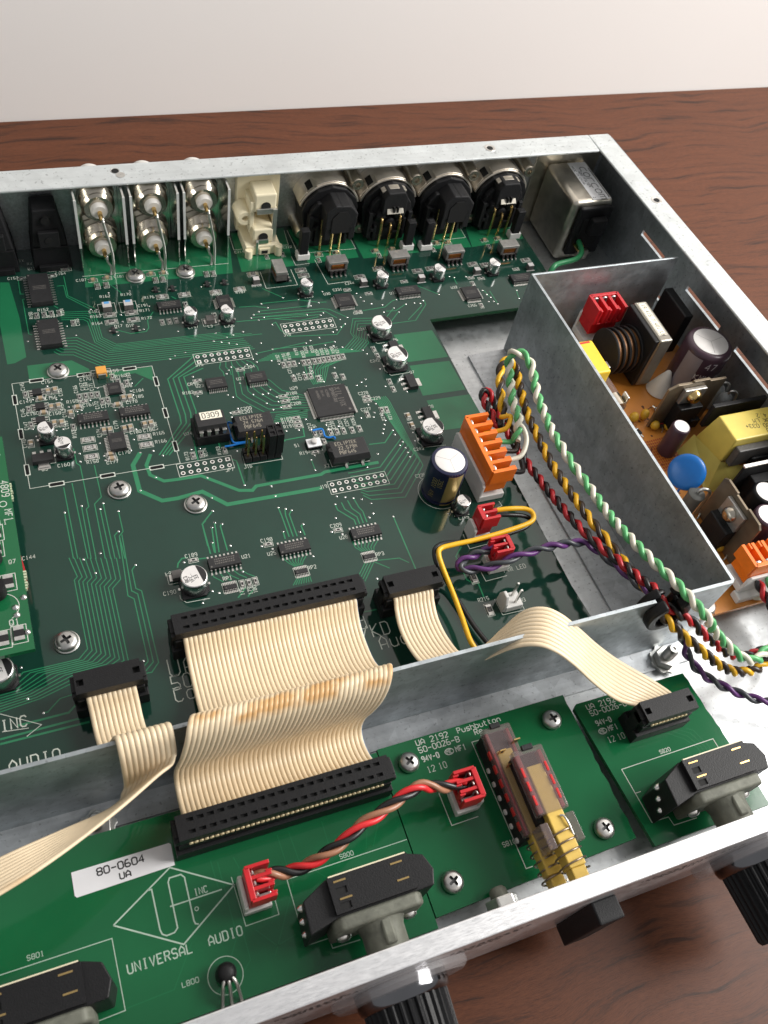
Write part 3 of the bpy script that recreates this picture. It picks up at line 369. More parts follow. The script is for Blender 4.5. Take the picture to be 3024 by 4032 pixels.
 'SLOTS': [((-84.93,63.9),0),((-69.52,63.65),0),((-54.15,63.67),0),((-46.51,56.09),1),((-46.33,41.34),1),((-92.67,56.47),1),((-92.56,41.55),1),((-92.55,26.66),1),((-46.14,26.56),1),((-84.73,19.26),0),((-69.19,19.24),0),((-53.75,19.21),0)],
 'SILK': [(0.18,[(-92.77,63.83),(-46.51,63.48),(-46.15,19.24),(-92.66,19.2),(-92.77,63.83)]),(0.18,[(-62.34,112.86),(-7.14,112.01)]),(0.18,[(-2.86,127.75),(-3.18,119.52),(19.3,119.48),(20.06,128.49)]),(0.18,[(21.32,128.32),(21.73,113.68),(46.25,113.2),(46,123)]),(0.18,[(18.5,112.28),(18.76,107.05),(24.69,107.27)]),(0.18,[(27.31,109.11),(28.35,94.31),(37.95,94.61)]),(0.18,[(3.76,105.31),(3.62,95.74),(16.23,95.86),(16.1,104.88)]),(0.18,[(-90.21,121.33),(-83.44,121.84)]),(0.18,[(96.53,121.29),(96.52,113.49)]),(0.18,[(80.6,113.28),(96.45,113.34)]),(0.18,[(-25.71,18.65),(-25.89,13.95),(-13.06,13.78),(-13.04,15.65)]),(0.18,[(2.27,10.18),(2.25,7.08),(15.83,6.79)]),(0.18,[(-39.3,32.86),(-39.47,29.36),(-38.65,29.35)]),(0.18,[(-56.7,-28.98),(-56.79,-30.24),(-55.35,-31.89),(-48.49,-32.15)]),(0.18,[(35.73,14.66),(35.2,10.8),(36.56,8.26),(44.58,7.67)]),(0.18,[(35.73,67.06),(35.14,63.17),(37.1,59.53),(40.13,59.64)]),(0.18,[(35.31,49.53),(35.19,45.76),(36.63,42.98),(44.05,43.14)]),(0.18,[(52.18,-21.65),(53.98,-21.29),(53.66,-19.38)]),(0.18,[(36.24,-29.06),(36.1,-31)]),(0.18,[(36.05,-28.98),(36.12,-34.79),(43.8,-34.45)]),(0.18,[(36.32,-43.98),(36.55,-47.46),(44.16,-47.26)]),(0.18,[(36.59,-54.29),(36.93,-60.09),(44.58,-60.21),(44.59,-58.28)]),(0.18,[(36,-21.48),(36.83,-22.18),(41.45,-21.99)]),(0.18,[(-109.25,-52.59),(-99.56,-58.42),(-103.52,-60.67)]),(0.18,[(-109.27,-57.74),(-102.78,-58.48)]),(0.18,[(3.19,-47.14),(3.66,-47.75),(5.28,-47.67)])],
 'TEXT': [('U11A',-88.27,119.51,1.25,0,0.16),('U11B',-80.64,119.12,1.25,0,0.16),('TX',-83.19,123.97,1.25,0,0.16),('RX',-80.53,121.94,1.25,0,0.16),('C153',-88.18,114.94,1.25,0,0.16),('C187',-64.79,110.29,1.25,0,0.16),('C181',-51.08,110.2,1.25,0,0.16),('C164',-71.51,114.92,1.25,0,0.16),('R162',-57.96,100.31,1.25,0,0.16),('R170',-50.42,100.15,1.25,0,0.16),('C182',-62.95,93.06,1.25,0,0.16),('R163',-62.86,90.48,1.25,0,0.16),('R164',-62.9,86.82,1.25,0,0.16),('C191',-45.47,93.38,1.25,0,0.16),('R171',-45.31,90.74,1.25,0,0.16),('R172',-45.43,86.68,1.25,0,0.16),('R176',-42.48,97.32,1.25,0,0.16),('D17',-55.43,84.26,1.25,0,0.16),('D18',-51.4,83.87,1.25,0,0.16),('C197',-30.11,79.21,1.25,0,0.16),('R152',-80.14,96.85,1.25,0,0.16),('R151',-77.4,93.09,1.25,0,0.16),('C169',-69.94,62.28,1.25,0,0.16),('R159',-61.67,62.91,1.25,0,0.16),('C170',-71.18,60.79,1.25,0,0.16),('R160',-59.48,60.16,1.25,0,0.16),('U18',-57.5,55.16,1.25,0,0.16),('C184',-55.01,52.38,1.25,0,0.16),('C185',-55.64,49.67,1.25,0,0.16),('C178',-58.03,47.78,1.25,0,0.16),('C154',-83.46,61.91,1.25,0,0.16),('C156',-83.27,54.6,1.25,0,0.16),('C149',-91.27,54.44,1.25,0,0.16),('C158',-82.96,47.54,1.25,0,0.16),('R155',-76.82,51.65,1.25,0,0.16),('C161',-72,49.14,1.25,0,0.16),('C173',-66.23,47.59,1.25,0,0.16),('C150',-89.79,48.83,1.25,0,0.16),('Q5',-88.24,25.21,1.25,0,0.16),('C160',-83.38,25.63,1.25,0,0.16),('R158',-74.58,25.1,1.25,0,0.16),('C176',-64.35,26.66,1.25,0,0.16),('C177',-68.62,23.65,1.25,0,0.16),('C180',-59.27,34.51,1.25,0,0.16),('C186',-54.9,34.45,1.25,0,0.16),('R165',-52.1,32.36,1.25,0,0.16),('R166',-52.12,28.9,1.25,0,0.16),('U24',-42.32,30.3,1.25,0,0.16),('J15',-31.71,60.34,1.25,0,0.16),('J18',3.28,69.47,1.25,0,0.16),('U23',-33.76,50.53,1.25,0,0.16),('CR95',-36.32,51.9,1.25,0,0.16),('R182',-38.84,48.16,1.25,0,0.16),('U27',-19.12,51.23,1.25,0,0.16),('C204',-14.96,56.16,1.25,0,0.16),('U29',-1.77,43.22,1.25,0,0.16),('R188',-3.63,40.98,1.25,0,0.16),('C207',-3.55,38.62,1.25,0,0.16),('C208',-3.56,36.11,1.25,0,0.16),('C228',21.71,36.09,1.25,0,0.16),('C229',25.31,32.87,1.25,0,0.16),('C242',31.35,50.58,1.25,0,0.16),('C225',16.8,88.14,1.25,0,0.16),('U30',24.87,88.44,1.25,0,0.16),('C231',29.27,90.06,1.25,0,0.16),('C244',35.28,92.83,1.25,0,0.16),('C210',-1.5,97.36,1.25,0,0.16),('R187',-8.42,94.72,1.25,0,0.16),('R184',-17.48,94.95,1.25,0,0.16),('L3',-22.93,78.73,1.25,0,0.16),('C206',-17.01,77.7,1.25,0,0.16),('C232',33.22,76.16,1.25,0,0.16),('C200',-21.13,37.32,1.25,0,0.16),('C201',-21.1,35.79,1.25,0,0.16),('R189',-8.88,29.89,1.25,0,0.16),('R190',-8.87,28.37,1.25,0,0.16),('R191',-8.87,26.52,1.25,0,0.16),('S1',-7.57,17.82,1.25,0,0.16),('R194',-6.74,14.18,1.25,0,0.16),('J16',-26.43,12.66,1.25,0,0.16),('JP7',-32.6,12.57,1.25,0,0.16),('X2',-0.17,7.24,1.25,0,0.16),('J19',-4.52,-0.82,1.25,0,0.16),('C209',-5.6,-16.54,1.25,0,0.16),('U28',-4.07,-21.44,1.25,0,0.16),('C198',-28.63,-16.75,1.25,0,0.16),('C227',20.18,28.55,1.25,0,0.16),('C241',31.95,67.39,1.25,0,0.16),('Q6',43.89,59.63,1.25,0,0.16),('Q7',44.29,42.46,1.25,0,0.16),('Q8',45.23,25.08,1.25,0,0.16),('C243',32.62,7.43,1.25,0,0.16),('C235',29.01,-3.65,1.25,0,0.16),('C245',37.16,-23.37,1.25,0,0.16),('+',30.16,-4.81,1.25,0,0.16),('U31',51.4,84.65,1.25,0,0.16),('U32',77.9,83.75,1.25,0,0.16),('C255',80.86,72.38,1.25,0,0.16),('C189',-52.32,-16.81,1.25,0,0.16),('L2',-59.24,-21.63,1.25,0,0.16),('C190',-61.18,-28.05,1.25,0,0.16),('U21',-35.8,-21.05,1.25,0,0.16),('RP1',-43.17,-27.29,1.25,0,0.16),('U25',-27.89,-21.89,1.25,0,0.16),('RP2',-17.16,-29.76,1.25,0,0.16),('RP3',5.27,-30.22,1.25,0,0.16),('H3',44.74,-57.4,1.25,0,0.16),('R215',31.32,-53.96,1.25,0,0.16),('C144',-97.94,-6.39,1.25,0,0.16),('C214',-3.11,117.43,1.25,0,0.16),('J17',7.42,118,1.25,0,0.16),('C222',16.7,117.57,1.25,0,0.16),('PWR LED',43.96,-46.04,1.5,0,0.16),('H2',44.22,-44.35,1.4,0,0.16),('R150',-82.14,93.58,1.15,90,0.16),('R154',-71.49,93.67,1.15,90,0.16),('C165',-67.14,87.55,1.15,90,0.16),('C145',-89.1,60.2,1.15,90,0.16),('C146',-90.33,48.73,1.15,90,0.16),('C155',-77.68,55.44,1.15,90,0.16),('C157',-78.08,49.16,1.15,90,0.16),('C166',-72.66,55.85,1.15,90,0.16),('C167',-70.42,56.65,1.15,90,0.16),('C168',-69.15,56.58,1.15,90,0.16),('C171',-67.52,55.97,1.15,90,0.16),('C172',-67.04,47.48,1.15,90,0.16),('C183',-54.56,58.34,1.15,90,0.16),('R153',-75.98,36.6,1.15,90,0.16),('C162',-77.76,46.03,1.15,90,0.16),('C147',-90.03,42.96,1.15,90,0.16),('C148',-91.49,35.74,1.15,90,0.16),('C159',-77.87,40.85,1.15,90,0.16),('C174',-68.37,35.36,1.15,90,0.16),('C179',-62.53,37.76,1.15,90,0.16),('C188',-50.23,34.66,1.15,90,0.16),('R173',-42.87,20.01,1.15,90,0.16),('R174',-36.71,20.35,1.15,90,0.16),('R183',-32.27,20.07,1.15,90,0.16),('R192',-1.39,57.31,1.15,90,0.16),('R193',0.97,57.49,1.15,90,0.16),('R196',2.73,57.79,1.15,90,0.16),('R199',6,59.39,1.15,90,0.16),('R200',8.18,57.72,1.15,90,0.16),('R202',9.83,59.63,1.15,90,0.16),('R203',12.17,59.52,1.15,90,0.16),('R204',13.59,57.68,1.15,90,0.16),('R205',15.48,57.65,1.15,90,0.16),('R207',17.38,57.61,1.15,90,0.16),('R208',19.61,57.84,1.15,90,0.16),('R211',21.2,57.55,1.15,90,0.16),('C211',0.95,51.01,1.15,90,0.16),('C215',3.63,47.15,1.15,90,0.16),('C216',8.74,49.53,1.15,90,0.16),('C219',11,44.82,1.15,90,0.16),('C212',0.5,23.73,1.15,90,0.16),('R197',2.13,22.83,1.15,90,0.16),('C217',7.36,22.86,1.15,90,0.16),('C220',8.68,23.04,1.15,90,0.16),('C221',11.54,23.24,1.15,90,0.16),('C224',13.69,23.13,1.15,90,0.16),('R206',16.28,22.99,1.15,90,0.16),('C213',1.3,14.45,1.15,90,0.16),('R212',27.32,23.02,1.15,90,0.16),('R213',29.94,22.89,1.15,90,0.16),('C237',36.38,21.16,1.15,90,0.16),('C238',36.53,16.78,1.15,90,0.16),('175',-38.25,-33.47,1.15,90,0.16),('179',-35.88,-33.77,1.15,90,0.16),('180',-34.32,-33.6,1.15,90,0.16),('UA',-64.64,-53.96,5.5,0,0.3),('5026',-64.84,-58.08,4.2,0,0.3),('Co',-64.76,-61.65,4.2,0,0.3),('d',-8.05,-53.46,4.2,0,0.3),('/KD',-8.27,-56.95,4.2,0,0.3),('Audio',-3.9,-61.39,4.2,0,0.3),('INC',-109.3,-57.7,3,0,0.35),('AUDIO',-108.63,-69.5,3.4,0,0.35),('135',-108.18,-44.23,1.9,0,0.2)],
 'POURS': [[(44.83,62.92),(60.92,62.65),(61.92,48),(45.47,48.27)],[(45.27,46.39),(61.49,45.94),(62.08,30.91),(44.92,31.21)],[(45.42,28.71),(62.76,28.44),(63.12,18.34),(57.67,13.66),(45.57,14.32)],[(-86.99,71.19),(-72.44,71.06),(-67.4,65.99),(-67.29,64.1),(-87.15,64.33)],[(-62.46,60.73),(-61.03,63.08),(-46.63,63.32),(-47.18,56.34),(-52.65,61.2)],[(-59.77,130.89),(-2.07,133.39),(-6.87,106.3),(-62.17,106.75)],[(-1.91,129.54),(20.24,130.03),(18.17,106.77),(-3.31,106.39)],[(21.68,128.66),(46.39,123.34),(45.81,107.9),(24.2,107.34)],[(47.04,122.85),(74.75,122.72),(72.22,107.14),(47.59,106.88)],[(83.69,123.41),(96.97,121.64),(96.71,107.02),(74.02,108.67)],[(99.11,119.7),(123.38,121.53),(122.82,109.03),(96.98,106.98)],[(-91,114.06),(-87.92,113.57),(-86.61,94.66),(-86.77,75.24),(-90.79,73.06),(-93.16,72.93),(-93.41,92.09)]],
 'BOARD': [(-180,131),(122.95,131),(123.3,121.37),(123.93,90.35),(122.5,68.8),(62.25,68.47),(62.73,19.18),(63.84,-55.91),(65.04,-68.03),(65.6,-78.5),(-180,-78.5)],
 'WIRES': {'white_green': [(62.04,-5.63,14),(64.45,-0.26,18),(64.55,6.66,20),(65.71,13.3,23),(66.37,17.82,26),(66.74,19.35,29),(67.92,18.27,31),(69.97,16.76,31),(71.31,13.36,30),(71.13,8.63,28),(70.16,2.27,26),(70.14,-4.27,24.5),(69.65,-12.49,24),(69.79,-19.25,24.3),(69.57,-25.59,25),(69.75,-36.77,26.5),(70.11,-48.72,28),(71.3,-58.5,29.5),(73.33,-68.59,31),(75.51,-76.76,32),(77.47,-83.65,32),(80.55,-89.61,30),(83.15,-90.93,26),(88.47,-95.35,21),(94.06,-99.08,17),(100.5,-100.04,14),(108.65,-97.08,11),(117.68,-97.56,8),(125,-90,6),(128,-80,6),(128,-73,6)],'yellow_brown': [(61.95,4.32,15),(62.56,9.78,17),(64.56,15.97,18),(67.02,21.83,19),(69.11,24.35,20),(72.43,24.72,19),(74.28,23.18,17),(74.59,19.33,14),(74.16,13.53,12),(74.03,7.37,10),(73.42,-0.69,10),(72.95,-8.93,10),(72.93,-16.69,10),(73.39,-28.58,11),(74.03,-38.84,12),(75.06,-46.5,12.5),(75.91,-52.47,13),(76.65,-61.47,14),(76.92,-69.28,16),(77.13,-75.18,19),(72.07,-80.19,23),(75.11,-85.17,21),(80.11,-88.67,17),(85.79,-92.93,13),(91.97,-97.44,9),(98.62,-99.74,6),(106.72,-100.01,4),(112.96,-98.22,3),(118.89,-101.49,2),(127,-95,2),(131,-82,4),(132,-73,6)],'red_black': [(60.07,2.21,12),(59.64,9.65,12),(59.75,15.63,12),(60.97,19.2,12),(63.19,19.31,11),(64.8,16.59,9),(65.46,11,7),(65.94,5.01,6),(66.21,-2.04,6),(66.79,-7.58,6),(67.37,-13.02,6),(70.1,-33.54,8),(70.63,-43.42,11),(71.3,-51.52,14),(72.67,-59.54,17),(74.42,-67.56,19.5),(75.9,-75.13,22.5),(73.58,-78.04,24.5),(76.46,-82.85,24),(82.13,-86.05,21),(85.4,-89.15,18),(90.6,-91.83,14),(95.09,-94.91,11),(102.36,-96.34,8),(110.68,-95.58,6),(122.13,-95.02,4),(125,-88,4),(124,-80,5),(124,-73,6)],'purple_grey': [(41.9,-41.82,9),(36.75,-41.36,9),(30.77,-42.19,8.5),(27.1,-43.3,8),(26.9,-45.25,7.5),(30.95,-46.57,8),(36.59,-47.67,10),(43.28,-47.5,12),(50.65,-47.02,12.5),(58.41,-46.73,12),(64.3,-46.69,11),(70.26,-47.65,10),(73.35,-54.45,11),(75.25,-61.45,13),(75.88,-68.26,15.5),(76.04,-74.3,19.5),(73.45,-79.5,22),(78.39,-83.92,18),(82.59,-87.2,12),(84.68,-91.08,7),(88.56,-95.56,3),(94.12,-99.58,0),(99.9,-104.14,-1),(105.46,-108.11,-1),(113.27,-112.28,-1),(124,-122,-2),(128,-136,2),(129,-140.8,6)],'plug_yellow': [(44.36,-28.99,11),(49.21,-29.73,11.5),(54.77,-30.66,11),(56.99,-32.56,10.5),(55.72,-35.12,10),(48.86,-36.43,10),(36.25,-37.39,10),(26.63,-37.45,10),(22.5,-37.76,10),(20.9,-39.44,10),(20.73,-43.38,9),(21.3,-52.35,7),(21.33,-59.62,6),(20.75,-67.56,6),(21.69,-70.79,5)],'plug_black': [(44.22,-29.97,10),(49.05,-31.1,10),(54.7,-32.21,9),(56.5,-33.91,8),(51.81,-36.24,8),(36.7,-37.3,8.5),(26.33,-35.6,8.5),(21.86,-36.1,8.5),(20.4,-38.29,8),(20.33,-42.02,7),(22.83,-46.34,3),(24.32,-53.71,2),(25.58,-61.93,2),(27.58,-69.19,2)],'front_twist': [(-56.92,-114.76,11),(-53.23,-115.01,11),(-48.76,-115.61,10),(-44.22,-115.61,11),(-39.52,-114.8,13),(-34.48,-113.42,14),(-29.56,-111.38,15),(-24.8,-110.25,15.5),(-13.59,-106.89,15.5),(-9.5,-107.05,14),(-5.6,-107.89,12.5),(-0.93,-108.01,11),(1.34,-108.31,11)],'earth_green': [(145.29,101.73,3),(143.43,96.1,4),(140.77,90.68,5),(135,86.23,6),(125.38,83.65,7),(122.23,82.15,7),(120.5,80.84,5),(120.67,79.61,2)],'patch_a': [(-26.34,30.49,2.5),(-27.06,32.21,1),(-27.5,29.91,0.9),(-27.67,25.03,0.9),(-27.26,23.33,0.9),(-25.67,22.99,0.9),(-23.07,22.57,1.2)],'patch_b': [(-30.62,22.33,0.9),(-28.76,22.31,0.9),(-25.8,22.48,0.9),(-23.36,22.25,1.2)],'patch_c': [(0.11,23.04,0.9),(3.25,23.15,0.8),(3.68,22.1,0.8),(3.61,19.97,0.7),(4.64,19.03,0.7),(6.41,18.83,0.9),(6.58,17.65,1.2)]},
}
# ------------------------------------------------------------------ table and wall
TZ=-14.0
obj('table_top',MB().box(-900,1100,-700,236,TZ-30,TZ),wood,kind='structure',bevel=1)
obj('wall',MB().box(-1500,1700,236.5,260,-400,1600),wallm,kind='structure')

# ------------------------------------------------------------------ steel case
Z0,Z1=-9.5,33.0                       # floor of the case, top of the rim
case=empty('steel_case',(0,0,Z0),label='open zinc plated steel equipment case lying on the dark wooden table',cat='case')
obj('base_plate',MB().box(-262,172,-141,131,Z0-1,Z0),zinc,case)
for x,y in ((150,110),(150,-120),(-240,110),(-240,-120)):
    obj('rubber_foot',MB().lathe((x,y,TZ),(x,y,Z0-1),[(8,0),(7.5,.9),(7,1)],20),black,case,(x,y,TZ),40)
# rear panel with its folded rim
rp=obj('rear_panel',MB().box(-262,166,131,132.2,Z0,Z1-1.01),brush,case)
obj('rim',MB().box(-262,154.4,120.9,132.25,Z1-1,Z1),flng,rp,bevel=.35)
def skew(y): return 166.2+(130.8-y)*.0455           # the side wall runs out a little towards the front
yc=[131,89.5,72,54,30,18.7,-5,-17,-40,-52,-76,-88,-112,-139]; zc=[Z0,-2,0.4,12.7,15.3,Z1-1.02]
mb=MB()
sl={(1,3),(3,3),(5,3),(7,3),(9,3),(11,3),(2,1)}
for i in range(len(yc)-1):
    for j in range(5):
        if (i,j) in sl: continue
        a,b=yc[i+1],yc[i]; xa,xb=skew(a),skew(b)
        mb.add([(xa-1.2,a,zc[j]),(xa,a,zc[j]),(xb,b,zc[j]),(xb-1.2,b,zc[j]),(xa-1.2,a,zc[j+1]),(xa,a,zc[j+1]),(xb,b,zc[j+1]),(xb-1.2,b,zc[j+1])],[(3,2,1,0),(4,5,6,7),(0,1,5,4),(1,2,6,5),(2,3,7,6),(3,0,4,7)])
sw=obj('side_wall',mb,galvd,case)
a,b=-139,132.2
obj('rim',MB().prism([(skew(a)-11.6,a),(skew(a)+.1,a),(skew(b)-1.5,b),(154.6,b),(skew(120.9)-11.7,120.9)],Z1-1,Z1),flng,sw,bevel=.35)
def insert(x,y,parent,r=2.3):
    mb=MB(); mb.m=0; mb.lathe((x,y,Z1-2),(x,y,Z1+.12),[(1.35,0),(1.35,2.0),(1.6,2.12),(r,2.12),(r+.1,2.0)],20,False)
    mb.m=1; mb.disc(x,y,Z1+.02,1.34,16)
    obj('threaded_insert',mb,[tin,hole],parent,(x,y,Z1),40)
insert(-45.1,128.2,rp,1.6); insert(104.9,127.4,rp); insert(163.1,86.2,sw); insert(-43.6,125.6,rp,.1)
insert(168.6,-20,sw)

# ------------------------------------------------------------------ partition and supply shield: one folded sheet
part=empty('partition_shield',(60,-80,Z0),label='folded grey galvanised steel partition and power supply shield inside the case',cat='shield')
t=1.0; zt=29.5
mb=MB()
mb.box(-262,68.4,-80.6,-79.6,Z0,zt); mb.box(68.4,78.2,-80.6,-79.6,Z0,18.5); mb.box(78.2,95.4,-80.6,-79.6,Z0,zt)
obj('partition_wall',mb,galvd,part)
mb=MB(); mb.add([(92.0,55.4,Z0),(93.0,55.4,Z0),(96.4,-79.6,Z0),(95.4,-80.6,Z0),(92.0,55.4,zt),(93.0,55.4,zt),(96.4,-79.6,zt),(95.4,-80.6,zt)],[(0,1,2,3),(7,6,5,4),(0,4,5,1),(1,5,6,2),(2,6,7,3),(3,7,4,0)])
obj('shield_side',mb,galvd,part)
obj('shield_rear',MB().box(92.0,157.5,55.4,56.4,Z0+.3,zt),galvd,part,bevel=.3)
obj('shield_foot',MB().prism([(75.4,54.8),(91.9,55.4),(95.3,-79.4),(78.8,-79.4),(77.1,-25.7),(75.7,37.8)],Z0+.02,Z0+1.0),galv,part)
obj('partition_foot',MB().box(-262,95.4,-87.6,-80.62,Z0+.02,Z0+1.3),galv,part)
# ------------------------------------------------------------------ front panel
fp=empty('aluminium_fascia',(-40,-146,TZ+1),label='thick brushed aluminium front panel along the near edge of the case',cat='panel')
obj('plate',MB().box(-285,196,-146.0,-141.2,-10.7,33.0),panelm,fp,bevel=.3)
mb=MB()
for x0,x1,z in [(-62,-46,24),(-60,-44,21.8),(-58,-48,19.6),(-22,-2,24.5),(-20,-4,22.3),(-18,-8,20),(28,50,25),(31,47,22.6),(34,45,20.4),(52,60,24)]:
    x=x0
    while x<x1:
        l=random.uniform(.6,1.8); mb.add([(x,-146.06,z),(x+l,-146.06,z),(x+l,-146.06,z+1),(x,-146.06,z+1)],[(0,1,2,3)]); x+=l+random.uniform(.4,.9)
obj('lettering',mb,inkblk,fp,kind='stuff')

# ------------------------------------------------------------------ main circuit board
D=DATA
main=empty('main_circuit_board',(-30,20,0),label='large dark green main circuit board filling the middle of the case',cat='circuit board')
B0=-1.6
mb=MB(); mb.prism(D['BOARD'],B0,0)
for i in range(len(mb.f)): mb.mi[i]=0 if i==1 else 1
obj('board',mb,[mask,edge],main)
for p in D['POURS']: obj('copper_area',MB().sheet(p,.03),pour,main,(p[0][0],p[0][1],0))
mb=MB()
for k,(w_,p) in enumerate(D['TRACES']): mb.strip(p,w_*(1.45 if w_<1 else .9),.036+.0002*(k%9))
obj('trace_pattern',mb,tracem,main,kind='stuff')
mb=MB()
for x,y in D['VIAS']: mb.cyl((x,y,.0),(x,y,.10),.36,.24,9)
obj('via_pads',mb,solder,main,smooth=60,kind='stuff')
# header footprints: ring pads
for (x,y,n) in D['HDR']:
    e=empty('header_footprint',(x,y,0),main)
    mb=MB(); mh=MB()
    sqx = n-1 if n==7 else 0; sqy = 0 if n==7 else 1
    for i in range(n):
        for j in range(2):
            cx,cy=x+2.54*i,y-2.54*j
            if (i,j)==(sqx,sqy): mb.add([(cx-.75,cy-.75,.055),(cx+.75,cy-.75,.055),(cx+.75,cy+.75,.055),(cx-.75,cy+.75,.055)],[(0,1,2,3)])
            else: mb.disc(cx,cy,.055,.76,16)
            mh.disc(cx,cy,.065,.43,12)
    obj('ring_pads',mb,ink if False else mat('tinned_pad',(.80,.79,.74),.4,.2),e); obj('drill_holes',mh,hole,e)
    mb=MB(); x0,x1,y0,y1=x-1.4,x+2.54*(n-1)+1.4,y-2.54-1.4,y+1.4
    mb.strip([(x0,y0),(x1,y0),(x1,y1),(x0,y1),(x0,y0)],.16,.06); obj('outline',mb,ink,e)
# routed slots of the break-out rectangle
for (x,y),d in D['SLOTS']:
    a,b=(2.1,.62) if d==0 else (.55,2.0)
    e=MB(); e.m=0; e.box(x-a-.25,x+a+.25,y-b-.25,y+b+.25,.0,.05); e.m=1
    r=min(a,b); n=6; P=[]
    for k in range(4*n):
        an=2*math.pi*k/(4*n); P.append((x+math.copysign(a-r,math.cos(an))+r*math.cos(an),y+math.copysign(b-r,math.sin(an))+r*math.sin(an)))
    e.sheet(P,.062); obj('routed_slot',e,[ink,hole],main,(x,y,0))
# printing
mb=MB()
for w_,p in D['SILK']: mb.strip(p,w_,.062)
for s_,x,y,h,rot,w_ in D['TEXT']: text(mb,s_,x,y,.07,h,rot,w_)
obj('white_printing',mb,ink,main)

# ---- surface mount passives
def smd(L,W,H,body,top=None,termL=None,topm=None):
    mb=MB(); tl=termL or L*.2
    mb.m=0; mb.box(-L/2+tl,L/2-tl,-W/2+.02,W/2-.02,.05,H-.01)
    if topm is not None: mb.m=2; mb.box(-L/2+tl*1.1,L/2-tl*1.1,-W/2+.12,W/2-.12,H-.02,H+.02)
    mb.m=1; mb.box(-L/2,-L/2+tl,-W/2,W/2,.03,H); mb.box(L/2-tl,L/2,-W/2,W/2,.03,H)
    mb.box(-L/2-.35,-L/2+.0,-W/2-.05,W/2+.05,.04,.13); mb.box(L/2,L/2+.35,-W/2-.05,W/2+.05,.04,.13)
    return mb,[body,tin]+([topm] if topm else [])
def frame(mb,a,b,w_=.15):
    mb.strip([(-a,-b),(a,-b),(a,b),(-a,b),(-a,-b)],w_,.06)
KM={}
for k,(L,W,H,bm,tm,lab) in dict(c=(2.0,1.25,.95,ceram,None,0),s=(1.7,.9,.5,ceramw,resblk,0),p=(2.0,1.25,.7,ferrl,None,0),r=(3.2,1.7,.6,ceramw,None,1),b=(3.2,1.7,.6,ceramw,resblk,1),k=(3.2,1.7,1.2,ferr,None,0)).items():
    mb,ms=smd(L,W,H,bm,topm=tm)
    if k=='r':
        mb.m=len(ms); ms.append(inkblk); mb.strip([(-.95,-.6),(.95,-.6),(.95,.6),(-.95,.6),(-.95,-.6)],.18,H+.02); text(mb,'220',-.75,-.35,H+.03,.75,0,.14)
    if k=='b':
        mb.m=len(ms); ms.append(markb); text(mb,'165',-.7,-.3,H+.04,.65,0,.1)
    mb.m=len(ms); ms.append(ink); frame(mb,L/2+.62,W/2+.32,.13)
    KM[k]=mesh('smd_'+k,mb,ms)
NM=dict(c='ceramic_capacitor',s='chip_resistor',p='chip_fuse',r='numbered_resistor',b='large_resistor',k='chip_ferrite')
for k,l in D['PASS'].items():
    for x,y,d in l:
        link(NM[k],KM[k],main,(x,y,0),(math.pi/2 if d else 0)+random.uniform(-.03,.03))
# ---- SOT-23, MSOP
mb=MB(); mb.m=0; mb.taper(0,0,2.9,1.4,2.7,1.2,.15,1.0); mb.m=1
for x,y in ((-.95,-1.1),(.95,-1.1),(0,1.1)): mb.box(x-.22,x+.22,y-.45,y+.45,.04,.3)
SM=mesh('transistor',mb,[icm,tin])
for x,y in D['SOT']: link('transistor',SM,main,(x,y,0),math.pi/2)
mb=MB(); mb.m=0; mb.taper(0,0,3,2.6,2.8,2.4,.1,1.1); mb.m=1
for sx in (-1,1):
    for i in range(3): mb.box(sx*1.9-.45,sx*1.9+.45,i*.95-1.15,i*.95-.75,.04,.35)
mb.m=2; frame(mb,2.7,1.7)
SM=mesh('small_chip',mb,[icm,tin,ink])
for x,y in D['MSOP']: link('small_chip',SM,main,(x,y,0))
